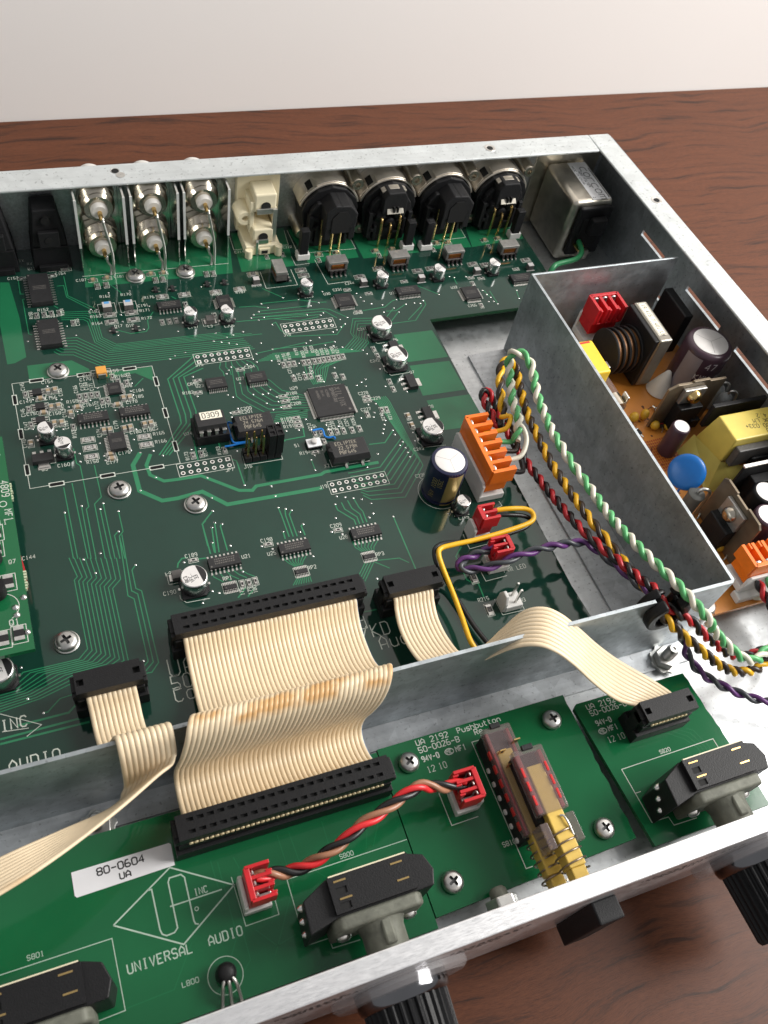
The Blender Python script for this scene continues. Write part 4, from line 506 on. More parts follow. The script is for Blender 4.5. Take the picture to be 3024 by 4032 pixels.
# ---- gull-wing chips
def pin_mesh(w_,L,h,fine):
    mb=MB(); P=[(0,h),(L*.35,h*.95),(L*.5,.16),(L,.10)]      # profile going outwards (+x) from the body side
    for (a,za),(b,zb) in zip(P,P[1:]):
        mb.add([(a,-w_/2,za),(b,-w_/2,zb),(b,w_/2,zb),(a,w_/2,za),(a,-w_/2,za-.15),(b,-w_/2,zb-.1),(b,w_/2,zb-.1),(a,w_/2,za-.15)],[(0,1,2,3),(7,6,5,4),(0,4,5,1),(2,6,7,3),(1,5,6,2)])
    mb.box(L*.4,L+.25,-w_/2-.06,w_/2+.06,.04,.085)
    return mb
PM={}
def pinm(w_,L,h):
    k=(w_,L,h)
    if k not in PM: PM[k]=mesh('chip_pin',pin_mesh(w_,L,h,0),tin)
    return PM[k]
def chip(x,y,w_,h,z,mode,n,pitch,idx):
    c=empty('chip',(x,y,0),main)
    mb=MB(); zb=.12; zm=(z+zb)/2
    mb.m=0; mb.taper(x,y,w_-.25,h-.25,w_,h,zb,zm); mb.taper(x,y,w_,h,w_-.3,h-.3,zm,z)
    mb.m=1
    u=min(1.,w_/10)
    if z>.7 and idx!=14:
        for r in range(3):
            yy=y+(.35-.33*r)*min(h,w_*.5)*.6
            xx=x-w_*.3
            while xx<x+w_*.28:
                l=random.uniform(.25,.55)*u; mb.add([(xx,yy,z+.01),(xx+l,yy,z+.01),(xx+l,yy+.42*u,z+.01),(xx,yy+.42*u,z+.01)],[(0,1,2,3)]); xx+=l+.22*u
    if idx==14:   # the big gate array: rotated print
        for r,(s_,hh) in enumerate((('XILINX',2.0),('SPARTAN',1.25),('XC2S50',.8),('TQ144',.8),('AWM0521',.8))):
            text(mb,s_,x+2.6-r*1.75,y+5.4-(0 if r<2 else .3),z+.012,hh,-90,.16 if hh<1.1 else .26)
        mb.disc(x+5.3,y-5.2,z+.012,.5,12)
    else: mb.disc(x-w_/2+.75,y-h/2+.7 if mode!='lr' else y+h/2-.8,z+.01,.3 if w_>6 else .2,10)
    obj('package',mb,[icm,mark],c)
    pw=.42 if pitch>1 else pitch*.45; pl=1.25 if pitch>1 else 1.0; ph=zm+.05
    sides=[]
    if mode in('lr','q'): sides+=[('l',math.pi),('r',0)]
    if mode in('tb','q'): sides+=[('t',math.pi/2),('b',-math.pi/2)]
    base=pin_mesh(pw,pl,ph,0); allp=MB()
    for sd,rot in sides:
        for i in range(n):
            o_=(i-(n-1)/2)*pitch
            px,py={'l':(x-w_/2+.1,y+o_),'r':(x+w_/2-.1,y+o_),'t':(x+o_,y+h/2-.1),'b':(x+o_,y-h/2+.1)}[sd]
            if pitch>1: link('pin',pinm(pw,pl,round(ph,2)),c,(px,py,0),rot)
            else:
                cs,sn=math.cos(rot),math.sin(rot)
                allp.add([(px+a*cs-b*sn,py+a*sn+b*cs,d) for a,b,d in base.v],base.f)
    if pitch<=1: obj('pins',allp,tin,c,kind='stuff')
    if z<.7:
        mb=MB(); mb.T=Matrix.Translation((x,y,0)); frame(mb,2.25,1.75); obj('outline',mb,ink,c)
for i,c in enumerate(D['CHIPS']): chip(*c,i)
# ---- electrolytic cans
def can(x,y,d,h,lines,rot,name='electrolytic_capacitor',big=False):
    c=empty(name,(x,y,0),main); r=d/2; b=d*.52
    mb=MB(); k=b*.35
    mb.prism([(x-b,y-b),(x+b-k,y-b),(x+b,y-b+k),(x+b,y+b-k),(x+b-k,y+b),(x-b,y+b)],.1,1.0); mb.lathe((x,y,1.0),(x,y,1.7),[(r*.98,0),(r*.98,.7)],24)
    obj('base',mb,black,c,bevel=.1)
    mb=MB(); mb.lathe((x,y,1.25),(x,y,h),[(r*.97,0),(r,.12),(r,h-1.25-.5),(r*.965,h-1.25-.14),(r*.90,h-1.25)],32,True)
    obj('can',mb,alu,c,smooth=50)
    mb=MB(); mb.m=0; mb.disc(0,0,0,r*.90,32); mb.m=1
    P=[(r*.89*math.cos(a),r*.89*math.sin(a)) for a in [(-62+124*i/16)*math.pi/180 for i in range(17)]]; mb.sheet(P,.02)
    for i,s_ in enumerate(lines): text(mb,s_,r*.22-i*r*.36,-r*.30 if len(s_)<4 else -r*.42,.02,r*.27,90,r*.045,.55)
    o_=link('top_print',mesh('top_print',mb,[cantop,inkblk]),c,(x,y,h+.03),rot)
    mb=MB(); mb.box(x-b-.6,x-b+.5,y-.4,y+.4,.05,.25); mb.box(x+b-.5,x+b+.6,y-.4,y+.4,.05,.25); obj('lead',mb,tin,c)
    return c
A=math.pi
for x,y,d,h,l,r_ in [(39.55,64.4,8,6.2,('33','VFC.','8K3'),.25),(39.96,47.8,8,6.2,('33','VFC.','8K3'),.25),(40.3,12.3,8,6.2,('33','VFC.','8K3'),.25),(-52.0,-27.1,8,6.2,('33','VFC.','8K3'),.2),(38.8,-19.8,5,6,('10','VFC.','8P3'),.3),
    (-28.6,82.5,5,5.8,('10','VFC','7P8'),.4),(-15.3,81.3,5,5.8,('10','VFC','7P8'),.4),(18.0,90.75,5,5.8,('10','VFC','8P3'),.4),(49.3,90.5,5,5.8,('10','VFC','8P3'),.4),(74.2,90.7,5,5.8,('10','VFC','8P3'),.4),(99.0,90.4,5,5.8,('10','VFC','8P3'),.4),(-84.8,37.8,5.3,6,('10','VFC.','8P3'),.3),(-80.6,30.5,5.3,6,('10','VFC.','8P3'),-1.4)]:
    can(x,y,d,h,l,r_)
# the tall sleeved capacitor
x,y,h,r=34.63,-10.84,17.2,6.3
c=empty('tall_capacitor',(x,y,0),main,label='tall navy sleeved capacitor with gold stripe')
obj('sleeve',MB().lathe((x,y,.2),(x,y,h),[(r*.97,0),(r,.4),(r,1.4),(r*.95,1.9),(r,2.4),(r,h-1.2),(r*.95,h-.45),(r*.80,h-.2)],40,True),navy,c,smooth=50)
obj('top_disc',MB().lathe((x,y,h-.4),(x,y,h+.2),[(r*.79,0),(r*.79,.5),(r*.74,.6)],36),cantop,c,smooth=40)
mb=MB()
for k in range(3):
    a=.5+k*2*A/3; mb.strip([(x,y),(x+r*.72*math.cos(a),y+r*.72*math.sin(a))],.14,h+.215)
obj('vent_score',mb,ferrl,c)
mb=MB(); n=14
for (z0,z1) in ((.6,1.3),(2.5,h-1.25)):
    for k in range(n):
        a0,a1=[math.radians(-112+50*q_/n) for q_ in (k,k+1)]; R_=r+.03
        mb.add([(x+R_*math.cos(a0),y+R_*math.sin(a0),z0),(x+R_*math.cos(a1),y+R_*math.sin(a1),z0),(x+R_*math.cos(a1),y+R_*math.sin(a1),z1),(x+R_*math.cos(a0),y+R_*math.sin(a0),z1)],[(0,1,2,3)])
        if z1>3:
            z2=h-.42; R2=r*.955+.03
            mb.add([(x+R_*math.cos(a0),y+R_*math.sin(a0),z1),(x+R_*math.cos(a1),y+R_*math.sin(a1),z1),(x+R2*math.cos(a1),y+R2*math.sin(a1),z2),(x+R2*math.cos(a0),y+R2*math.sin(a0),z2)],[(0,1,2,3)])
obj('gold_stripe',mb,goldpr,c,smooth=50)
def curved(mb,s_,x,y,R_,a0,z,h_,dirn=1,w_=.2):
    # lettering wrapped round a cylinder, reading upwards
    t_=MB(); text(t_,s_,0,0,0,h_,90,w_)
    mb.add([(x+R_*math.cos(a0+p[0]/R_),y+R_*math.sin(a0+p[0]/R_),z+p[1]) for p in t_.v],t_.f)
mb=MB(); curved(mb,'105C',x,y,r+.05,math.radians(-124),9.5,1.5); curved(mb,'16V 1000',x,y,r+.05,math.radians(-142),3.5,1.6); obj('sleeve_print',mb,goldpr,c)
mb=MB(); mb.strip([(x+7.2*math.cos(2*A*k/30),y+7.2*math.sin(2*A*k/30)) for k in range(31)],.16,.06); obj('outline',mb,ink,c)
# ---- regulators SOT-223
def sot223(x,y,rot):
    mb=MB(); mb.m=0; mb.taper(0,0,6.5,3.5,6.2,3.2,.1,1.7); mb.m=1
    mb.box(-1.6,1.6,1.7,3.3,.1,.45); mb.box(-1.9,1.9,2.4,3.9,.04,.12)
    for k in (-2.3,0,2.3): mb.box(k-.4,k+.4,-3.3,-1.7,.06,.4); mb.box(k-.55,k+.55,-3.8,-2.7,.04,.12)
    mb.m=2; mb.strip([(-3.6,-1.9),(-3.6,1.9),(-2,1.9)],.15,.06)
    link('regulator',mesh('regulator',mb,[icm,tin,ink]),main,(x,y,0),rot,bevel=.08)
sot223(-87.4,29.6,A); sot223(42.6,37.9,-A/2); sot223(43.2,21.6,-A/2); sot223(42.4,55.5,-A/2)
# ---- small upright parts
for x,y in D['CUBE']:
    mb=MB(); mb.m=0; mb.box(x-1.25,x+1.25,y-1.6,y+.6,.1,2.5); mb.m=1; mb.box(x-1.2,x+1.2,y-1.55,y+.55,2.5,2.56); mb.box(x-1.9,x+1.9,y-1.9,y-1.5,.04,.2)
    obj('film_capacitor',mb,[ferr,mat('film_cap_top',(.50,.48,.47),.4)],main,(x,y,0),bevel=.12)
for x,y in D['FILM']:
    mb=MB(); mb.m=0; mb.box(x-1.6,x+1.6,y-2.4,y+.6,.1,2.4); mb.m=1; mb.box(x-1.55,x+1.55,y-2.35,y+.55,2.4,2.46); mb.m=2; mb.box(x-.9,x+.9,y-.6,y+.5,2.44,2.49); mb.m=3; mb.T=Matrix.Translation((x,y-.6,0)); frame(mb,3,2.7)
    obj('film_capacitor',mb,[ferr,mat('film_cap_top',(.50,.48,.47),.4),blued,ink],main,(x,y,0),bevel=.1)
x,y=D['TANT']
mb=MB(); mb.m=0; mb.box(x-1.7,x+1.7,y-1.0,y+2.2,.3,2.6); mb.m=1; mb.box(x-1.3,x+1.3,y-1.6,y-1.0,.1,2.2); mb.m=2; mb.T=Matrix.Translation((x,y-1,0)); frame(mb,3.2,4)
obj('tantalum_capacitor',mb,[tantm,tin,ink],main,(x,y,0),bevel=.12)
for x,y in D['FERR']+[(-56.2,-22.8)]:
    mb=MB(); mb.m=0; mb.box(x-1.5,x+1.5,y-1.4,y+1.4,.1,2.2); mb.m=1; mb.box(x-2.3,x-1.4,y-1.2,y+1.2,.05,.4); mb.box(x+1.4,x+2.3,y-1.2,y+1.2,.05,.4); mb.m=2; mb.T=Matrix.Translation((x,y,0)); frame(mb,2.8,1.9)
    obj('ferrite_bead',mb,[ferr,tin,ink],main,(x,y,0),bevel=.1)
# ---- oscillators
def osc(x,y,lines):
    c=empty('crystal_oscillator',(x,y,0),main)
    w_,h=13.7,8.6
    mb=MB(); mb.m=0; mb.taper(x,y,w_-.6,h-.6,w_,h,.5,2.5); mb.taper(x,y,w_,h,w_-1.2,h-1.8,2.5,4.6)
    mb.m=1
    for i,s_ in enumerate(lines): text(mb,s_,x-4.4+(.6 if i else 0),y+1.35-1.95*i,4.62,1.3,0,.19,.58)
    mb.m=2; mb.cyl((x-w_/2+.3,y,4.3),(x-w_/2+.3,y,4.63),.9,n=14)
    obj('package',mb,[icm,mat('oscillator_print',(.33,.30,.24),.6),black],c,bevel=.2)
    for sx in (-1,1):
        for sy in (-1,1):
            px=x+2.9*sx+1.2
            mb=MB(); mb.box(px-.55,px+.55,y+sy*(h/2-.1)-.15,y+sy*(h/2-.1)+.25,.1,1.6); mb.box(px-.45,px+.45,min(y+sy*h/2,y+sy*(h/2+1.1)),max(y+sy*h/2,y+sy*(h/2+1.1)),.05,.3); obj('pin',mb,tin,c)
osc(-19.2,28.0,('ECLIPTEK','24.576M','PBF645')); osc(8.9,10.7,('ECLIPTEK','22.579M','PBF645'))
# ---- socketed program chip
x,y=-33.9,29.4
c=empty('socketed_chip',(x,y,0),main,label='socketed chip with a cream D309 label')
obj('socket',MB().box(x-5.6,x+5.6,y-4.6,y+4.6,.1,4.2),black,c,bevel=.2)
mb=MB(); mb.taper(x,y,9.9,6.6,9.9,6.6,4.5,6.2); mb.taper(x,y,9.9,6.6,9.6,5.8,6.2,8.0); obj('package',mb,icm,c,bevel=.15)
for k in range(4):
    for sy in (-1,1):
        px=x-3.81+2.54*k; mb=MB(); mb.box(px-.7,px+.7,y+sy*3.75-.5,y+sy*3.75+.5,6.0,6.35); mb.box(px-.55,px+.55,min(y+sy*3.9,y+sy*4.3),max(y+sy*3.9,y+sy*4.3),4.2,6.2); obj('pin',mb,tin,c,bevel=.12)
mb=MB(); mb.m=0; mb.box(-37.0,-29.9,29.15,32.35,8.01,8.06); mb.m=1; text(mb,'D309',-36.3,29.75,8.07,2.0,0,.26,.58); obj('label',mb,[labelc,inkblk],c)
# ---- pin header with two jumpers
e=empty('pin_header',(-19.5,17,0),main)
for k in range(5):
    x=-24.6+2.54*k
    for j in range(2):
        y=15.7+2.54*j; obj('header_block',MB().taper(x,y,2.5,2.5,2.2,2.2,.1,2.5),black,e,(x,y,0),bevel=.2)
        if k<3: mb=MB(); mb.box(x-.32,x+.32,y-.32,y+.32,2.5,11.0); mb.taper(x,y,.64,.64,.3,.3,11.0,11.5); obj('pin',mb,gold,e,(x,y,2.5))
for k in (3,4):
    x=-24.6+2.54*k+.25; y=16.97
    mb=MB(); mb.box(x-1.15,x+1.15,y-2.5,y+2.5,2.6,11.8); mb.holes([x-1.15,x-.7,x+.7,x+1.15],[y-2.5,y-2.0,y-.5,y+.5,y+2.0,y+2.5],{(1,1),(1,3)},12.2,1.2)
    for a0,a1,b0,b1 in((x-1.15,x+1.15,y-2.5,y-2.49),): pass
    mb.box(x-1.15,x-.7,y-2.5,y+2.5,11.8,12.19); mb.box(x+.7,x+1.15,y-2.5,y+2.5,11.8,12.19); mb.box(x-.7,x+.7,y-2.5,y-2.0,11.8,12.19); mb.box(x-.7,x+.7,y+2.0,y+2.5,11.8,12.19); mb.box(x-.7,x+.7,y-.5,y+.5,11.8,12.19)
    mb.m=2; mb.box(x-.5,x+.5,y-1.6,y-.9,11.3,11.7); mb.box(x-.5,x+.5,y+.9,y+1.6,11.3,11.7)
    obj('jumper',mb,[black,hole,tin],main,(x,y,2.6),bevel=0)
# ---- reset button
x,y=-1.2,17.3
c=empty('tact_switch',(x,y,0),main)
obj('switch_base',MB().box(x-2.6,x+2.6,y-1.9,y+1.9,.1,1.2),black,c,bevel=.1); obj('cover',MB().box(x-2.5,x+2.5,y-1.8,y+1.8,1.2,1.7),silv,c,bevel=.15)
obj('plunger',MB().lathe((x,y,1.7),(x,y,2.9),[(1.1,0),(1.1,.9),(.95,1)],20),mat('grey_plunger',(.55,.53,.51),.45),c,smooth=40)
# ---- blue patch wires
for k in 'abc': obj('patch_wire',rod(D['WIRES']['patch_'+k],.34),wm['blue'],main)
# ------------------------------------------------------------------ rear connectors (soldered to the main board)
# digital sockets with side plates
for i,xc in enumerate((-53.0,-33.9,-15.0)):
    e=empty('twin_coax_socket',(xc,122,0),main)
    for sx in (-1,1):
        x=xc+sx*8.3
        mb=MB(); mb.box(x-.35,x+.35,115.4,129.6,11,31.5); mb.box(x-.22,x+.22,115.4,129.6,.1,11); obj('side_plate',mb,mirtin,e,bevel=.06)
        obj('plate_edge',MB().box(x-.45,x+.45,115.0,115.38,11,31.5),mat('bare_edge',(.80,.80,.78),.45,.4),e)
    obj('back_plate',MB().box(xc-7.9,xc+7.9,129.4,130.2,.6,31.5),mirtin,e)
    for z in (23.6,7.0):
        j=empty('jack',(xc,129,z),e) if False else None
        mb=MB(); P=[(xc+7*math.cos(k*A/3+.3),z+7*math.sin(k*A/3+.3)) for k in range(6)]; mb.prism(P,-129.3,-126.2,'y'); obj('hex_nut',mb,nickel,e,(xc,129,z),bevel=.3)
        pr=[(6.0,0)]
        for k in range(4): pr+=[(6.1,.3+k*1.1),(5.5,.85+k*1.1)]
        pr+=[(5.8,5.0),(5.0,6.2)]
        obj('threaded_barrel',MB().lathe((xc,126.2,z),(xc,120,z),pr,28),chrome,e,(xc,126,z),35)
        obj('insulator',MB().lathe((xc,121,z),(xc,116.8,z),[(3.0,0),(3.0,2.4),(2.5,3.1)],22),ptfe,e,(xc,121,z),40)
        obj('pin',MB().lathe((xc,118.2,z),(xc,113.6,z),[(.85,0),(.8,3.6),(.5,4.6)],12),gold,e,(xc,117,z),50)
        zz=z
        obj('lead',rod([(xc+.2,115.2,zz),(xc+.4,113.9,zz-.5),(xc+.6,113.5,zz-2.2),(xc+1.2+(1.2 if z>10 else .3),113.2,zz*.4),(xc+1.0+(1.2 if z>10 else 0),112.2,.1)],.5,8),tin,e)
        obj('solder_blob',MB().lathe((xc+.35,114.2,z-1.6),(xc+.3,114.3,z+.6),[(.3,0),(.8,.3),(.85,.7),(.3,1)],10),solder,e,None,60)
        obj('outer_barrel',MB().lathe((xc,132.3,z),(xc,146,z),[(6.5,0),(6.5,1.5),(4.9,1.7),(4.9,7.6),(4.4,8.4)],28),ptfe if z>10 else chrome,e,(xc,132,z),40)
# optical transceivers
for xc in (-71.6,-90.2):
    e=empty('optical_socket',(xc,122,0),main)
    obj('housing',MB().taper(xc,124.5,13.6,12,12.4,11,.1,9.5),black,e,bevel=.3)
    mb=MB(); mb.taper(xc,124.8,12.2,11,8.4,8.5,9.5,24,0,.8); obj('hood',mb,blackg,e,bevel=.5)
    obj('step',MB().box(xc-3.6,xc+3.6,117.6,119.4,10.5,17),blackg,e,bevel=.3)
    obj('screw_hole',MB().lathe((xc-.2,117.8,13.6),(xc-.2,117.4,13.6),[(1.3,0),(1.3,1)],18),hole,e)
    obj('screw_hole',MB().lathe((xc-.2,121.6,20.4),(xc-.2,119.4,20.6),[(1.5,0),(1.5,1)],18),hole,e)
    obj('foot',MB().box(xc-5,xc+5,117.0,118.5,.1,2.6),black,e,bevel=.2)
# cream twin jack
e=empty('cream_jack_block',(8,120,0),main)
def cb(n,*a,bv=.35,m=None): return obj(n,MB().box(*a),m or cream,e,bevel=bv)
cb('back_wall',-.5,16.5,127.5,130.8,3,31.5); 
mb=MB(); mb.box(4.2,12.8,118.5,127.5,17.6,25.5); obj('upper_block',mb,cream,e,bevel=.6)
cb('lower_block',3.6,11.8,116.5,127.5,4.6,11.2,bv=.6); cb('base',.4,14.4,115.0,128,.2,4.6,bv=.4); cb('web',2.6,4.4,119,127.6,8,22,bv=.3); cb('web',12.2,13.6,120,127.6,4,18,bv=.3)
obj('boss',MB().lathe((1.0,127,14.5),(1.0,119.5,14.5),[(3.4,0),(3.3,6.8),(2.9,7.5),(1.3,7.5),(1.3,5.5)],24),cream,e,(1,127,14.5),35)
obj('boss_hole',MB().disc(0,0,0,1.28,16),hole,e) if False else None
for x0,x1,z in ((6.6,10.6,20.2),(5.6,9.6,7.6)): obj('socket_hole',MB().lathe(((x0+x1)/2,118.46 if z>15 else 116.46,z),((x0+x1)/2,118.2 if z>15 else 116.2,z),[(1.9,0),(1.9,1)],20),hole,e)
mb=MB(); mb.box(4.9,12.6,117.3,118.1,17.4,19.8); mb.box(11.0,12.8,116.6,117.5,.1,19.8); obj('contact_strip',mb,tin,e,bevel=.15)
mb=MB(); mb.box(4.6,9.6,115.4,116.1,5.0,7.0); mb.box(4.4,5.4,114.6,115.5,.1,6.6); obj('contact_strip',mb,tin,e,bevel=.12)
obj('slot_frame',MB().box(5.8,10.2,114.4,115.4,.6,3.4),cream,e,bevel=.2); obj('slot',MB().box(6.8,9.2,114.2,114.5,1.2,2.6),hole,e)
obj('peg',MB().lathe((1.5,114.4,.2),(1.5,114.4,3.6),[(1.5,0),(1.4,1)],14),cream,e,None,40); obj('peg',MB().lathe((13.6,114.6,.2),(13.6,114.6,4.4),[(1.6,0),(1.5,1)],14),cream,e,None,40)
# four three-pin audio sockets
def arc_band(xc,zc,y0,y1,ri,ro,a0,a1,n=30):
    mb=MB(); v=[];f=[]
    for k in range(n+1):
        a=math.radians(a0+(a1-a0)*k/n)
        for y,r_ in ((y0,ri),(y0,ro),(y1,ro),(y1,ri)): v.append((xc+r_*math.cos(a),y,zc+r_*math.sin(a)))
    for k in range(n):
        for q_ in range(4): f.append((4*k+q_,4*k+(q_+1)%4,4*k+4+(q_+1)%4,4*k+4+q_))
    f+=[(3,2,1,0),(4*n,4*n+1,4*n+2,4*n+3)]; return mb.add(v,f)
for i,xc in enumerate((35.3,60.4,85.8,111.6)):
    latch=i in (1,3); zc=14.2; rs=random.Random(40+i%2)
    e=empty('three_pin_socket',(xc,122,0),main,label='black latching three pin socket' if latch else 'black socket with open hood and gold pins')
    obj('metal_shell',arc_band(xc,zc,120.6,131,11.9,12.7,14,166),shellm,e,bevel=.15,smooth=35)
    obj('shell_step',arc_band(xc,zc,121.0,125.5,12.7,13.2,62,118),shellm,e,bevel=.1,smooth=35)
    obj('shell_step',arc_band(xc,zc,121.2,124.0,12.7,13.2,138,160),shellm,e,bevel=.1,smooth=35)
    obj('shell_opening',arc_band(xc,zc,122.2,127.0,12.55,12.76,124,136),hole,e)
    obj('screw_boss',MB().lathe((xc+10.4,131,26.0),(xc+10.4,119.4,26.0),[(2.9,0),(2.7,10.6),(2.3,11.6),(1.1,11.6),(1.0,10.2)],22),chrome,e,(xc+10,131,26),40)
    obj('screw_boss',MB().lathe((xc-10.4,131,3.4),(xc-10.4,121,3.4),[(2.7,0),(2.5,9.2),(2.1,10),(1.0,10),(.9,9)],18),nickel,e,(xc-10,131,3),40)
    P=[(xc+11.85*math.cos(math.radians(a)),zc+11.85*math.sin(math.radians(a))) for a in (8,30,60,90,120,150,172)]+[(xc-10.2,6),(xc-8.8,.2),(xc+8.8,.2),(xc+10.2,6)]
    obj('insert_body',MB().prism(P,-130,-119.0,'y'),black,e,bevel=.4)
    P=[(xc+9.6*math.cos(math.radians(a)),zc-1+9.6*math.sin(math.radians(a))) for a in (0,28,50,130,152,180)]+[(xc-8.6,5),(xc-7.6,.2),(xc+7.6,.2),(xc+8.6,5)]
    obj('insert_step',MB().prism(P,-119.0,-116.8,'y'),blackg,e,bevel=.35)
    for s_ in (-1,1):
        obj('side_rib',MB().box(xc+s_*8.6-.9,xc+s_*8.6+.9,115.4,119.2,3.0,15.5+rs.uniform(-2,2)),blackg,e,bevel=.25)
        obj('side_rib',MB().box(xc+s_*6.2-.6,xc+s_*6.2+.6,115.0,117.2,2.0,9+rs.uniform(-1,3)),black,e,bevel=.2)
    for k in range(10):
        a=rs.uniform(-8,7); z=rs.uniform(2,15); obj('moulding',MB().box(xc+a-rs.uniform(.6,1.4),xc+a+rs.uniform(.6,1.4),115.2+rs.uniform(-.3,.6),117.0,z,z+rs.uniform(.7,1.6)),blackg if k%2 else black,e,bevel=.15)
    if not latch:
        obj('hood',MB().prism([(xc-4.6,13.0),(xc+8.0,13.0),(xc+8.4,19.6),(xc+5.0,23.4),(xc-1.2,23.8),(xc-4.8,20.6)],-119.6,-110.2,'y'),blackg,e,bevel=.45)
        obj('hood_groove',MB().box(xc+1.2,xc+1.7,110.4,119.4,23.3,23.75),hole,e)
        obj('hood_mouth',MB().prism([(xc-2.2,11.4),(xc+5.4,11.4),(xc+5.6,18.0),(xc+3.6,21.2),(xc+.2,21.2),(xc-2.2,18.4)],-110.15,-109.9,'y'),hole,e)
        obj('hood_lip',MB().box(xc-4.6,xc-2.3,110.4,117.6,8.0,13.6),blackg,e,bevel=.3); obj('hood_lip',MB().box(xc+5.5,xc+8.0,110.4,117.6,8.0,13.6),blackg,e,bevel=.3)
        pts=[(-4.4,15.0,114.6),(-.6,11.6,112.4),(3.6,15.6,114.2)]
    else:
        obj('latch_bed',MB().prism([(xc-5.0,15.2),(xc+5.2,15.2),(xc+5.2,22.4),(xc+3.6,25.2),(xc-3.4,25.2),(xc-5.0,22.4)],-120.5,-113.4,'y'),blackg,e,bevel=.4)
        obj('latch_cap',arc_band(xc,zc,116.4,120.0,10.4,11.2,62,118),shellm,e,bevel=.1)
        obj('latch',MB().add([(xc-3.4,112.2,16.4),(xc+3.8,112.2,16.4),(xc+3.4,114.8,20.2),(xc-3.0,114.8,20.2),(xc-3.4,112.6,16.0),(xc+3.8,112.6,16.0),(xc+3.4,115.2,19.6),(xc-3.0,115.2,19.6)],[(0,1,2,3),(7,6,5,4),(0,4,5,1),(1,5,6,2),(2,6,7,3),(3,7,4,0)]),nickel,e,bevel=.12)
        obj('latch_slot',MB().box(xc-.7,xc-.1,112.1,114.2,17.0,19.2),hole,e); obj('latch_slot',MB().box(xc+.9,xc+1.4,112.1,114.2,17.0,19.2),hole,e)
        pts=[(-4.6,12.6,113.4),(-.4,9.6,113.2),(3.4,13.0,113.8)]
        for a,z,yy in pts: obj('pin_sleeve',MB().lathe((xc+a,119,z+1.2),(xc+a,114.2,z+.8),[(2.4,0),(2.2,.9),(1.6,1)],16),black,e,(xc+a,118,z),40)
    for a,z,yy in pts:
        x=xc+a
        obj('pin',rod(([(x,115.6,z+.6),(x,114.2,z+.8),(x,yy-.4,z-.4)] if latch else [(x,yy,z)])+[(x,yy-.5 if latch else yy,z*.5),(x,yy,.1)],.5,8),gold,e)
    obj('outer_shell',MB().lathe((xc,132.3,zc),(xc,136,zc),[(12.4,0),(12.2,3),(11,3.7)],36),nickel,e,(xc,132,zc),40)
# shunts on white headers beside the sockets
for x,y in ((22.6,110.6),(67.6,110.0),(75.6,109.0),(118.2,110.6)):
    e=empty('tall_shunt',(x,y,0),main)
    obj('white_base',MB().box(x-2.6,x+2.6,y-1.5,y+2.2,.1,3.0),whitep,e,bevel=.3)
    obj('shunt',MB().box(x-1.7,x+1.7,y-1.3,y+1.7,2.6,14.0),black,e,bevel=.25)
    obj('slot',MB().box(x-.6,x+1.2,y-.5,y+.9,13.9,14.06),hole,e)
# pulse transformers
def xfmr(x,y,rot):
    e=empty('pulse_transformer',(x,y,0),main); T=Matrix.Translation((x,y,0))@Matrix.Rotation(rot,4,'Z')
    def o_(n,mb,m,bv=0,sm=None):
        mb.v=[tuple(T@Vector(p)) for p in mb.v]; obj(n,mb,m,e,bevel=bv,smooth=sm)
    mb=MB(); mb.box(-4.0,4.0,-1.4,3.2,4.6,5.8); o_('core_top',mb,ferrl,.15)
    mb=MB(); mb.box(-4.0,-2.9,-1.2,3.0,.8,4.6); mb.box(2.9,4.0,-1.2,3.0,.8,4.6); mb.box(-4,4,-1.2,3,.8,1.8); o_('core',mb,ferr,.1)
    mb=MB(); mb.lathe((-2.8,.9,3.2),(2.8,.9,3.2),[(1.1,0)]+[(2.0+.12*(k%2),.3+k*.33) for k in range(16)]+[(1.1,5.6)],16); o_('winding',mb,copper,0,60)
    for k in range(4):
        for sy in (-1,):
            px=-2.9+1.93*k; mb=MB(); mb.box(px-.45,px+.45,-2.6,-.9,.4,1.5); o_('terminal_block',mb,black,.1)
            mb=MB(); mb.box(px-.35,px+.35,-3.5,-2.3,.05,.5); o_('pin',mb,tin,.1)
xfmr(33.9,101.0,0); xfmr(60.2,100.3,0); xfmr(84.8,100.1,0); xfmr(110.3,99.8,0); xfmr(10.9,101.2,A/2)

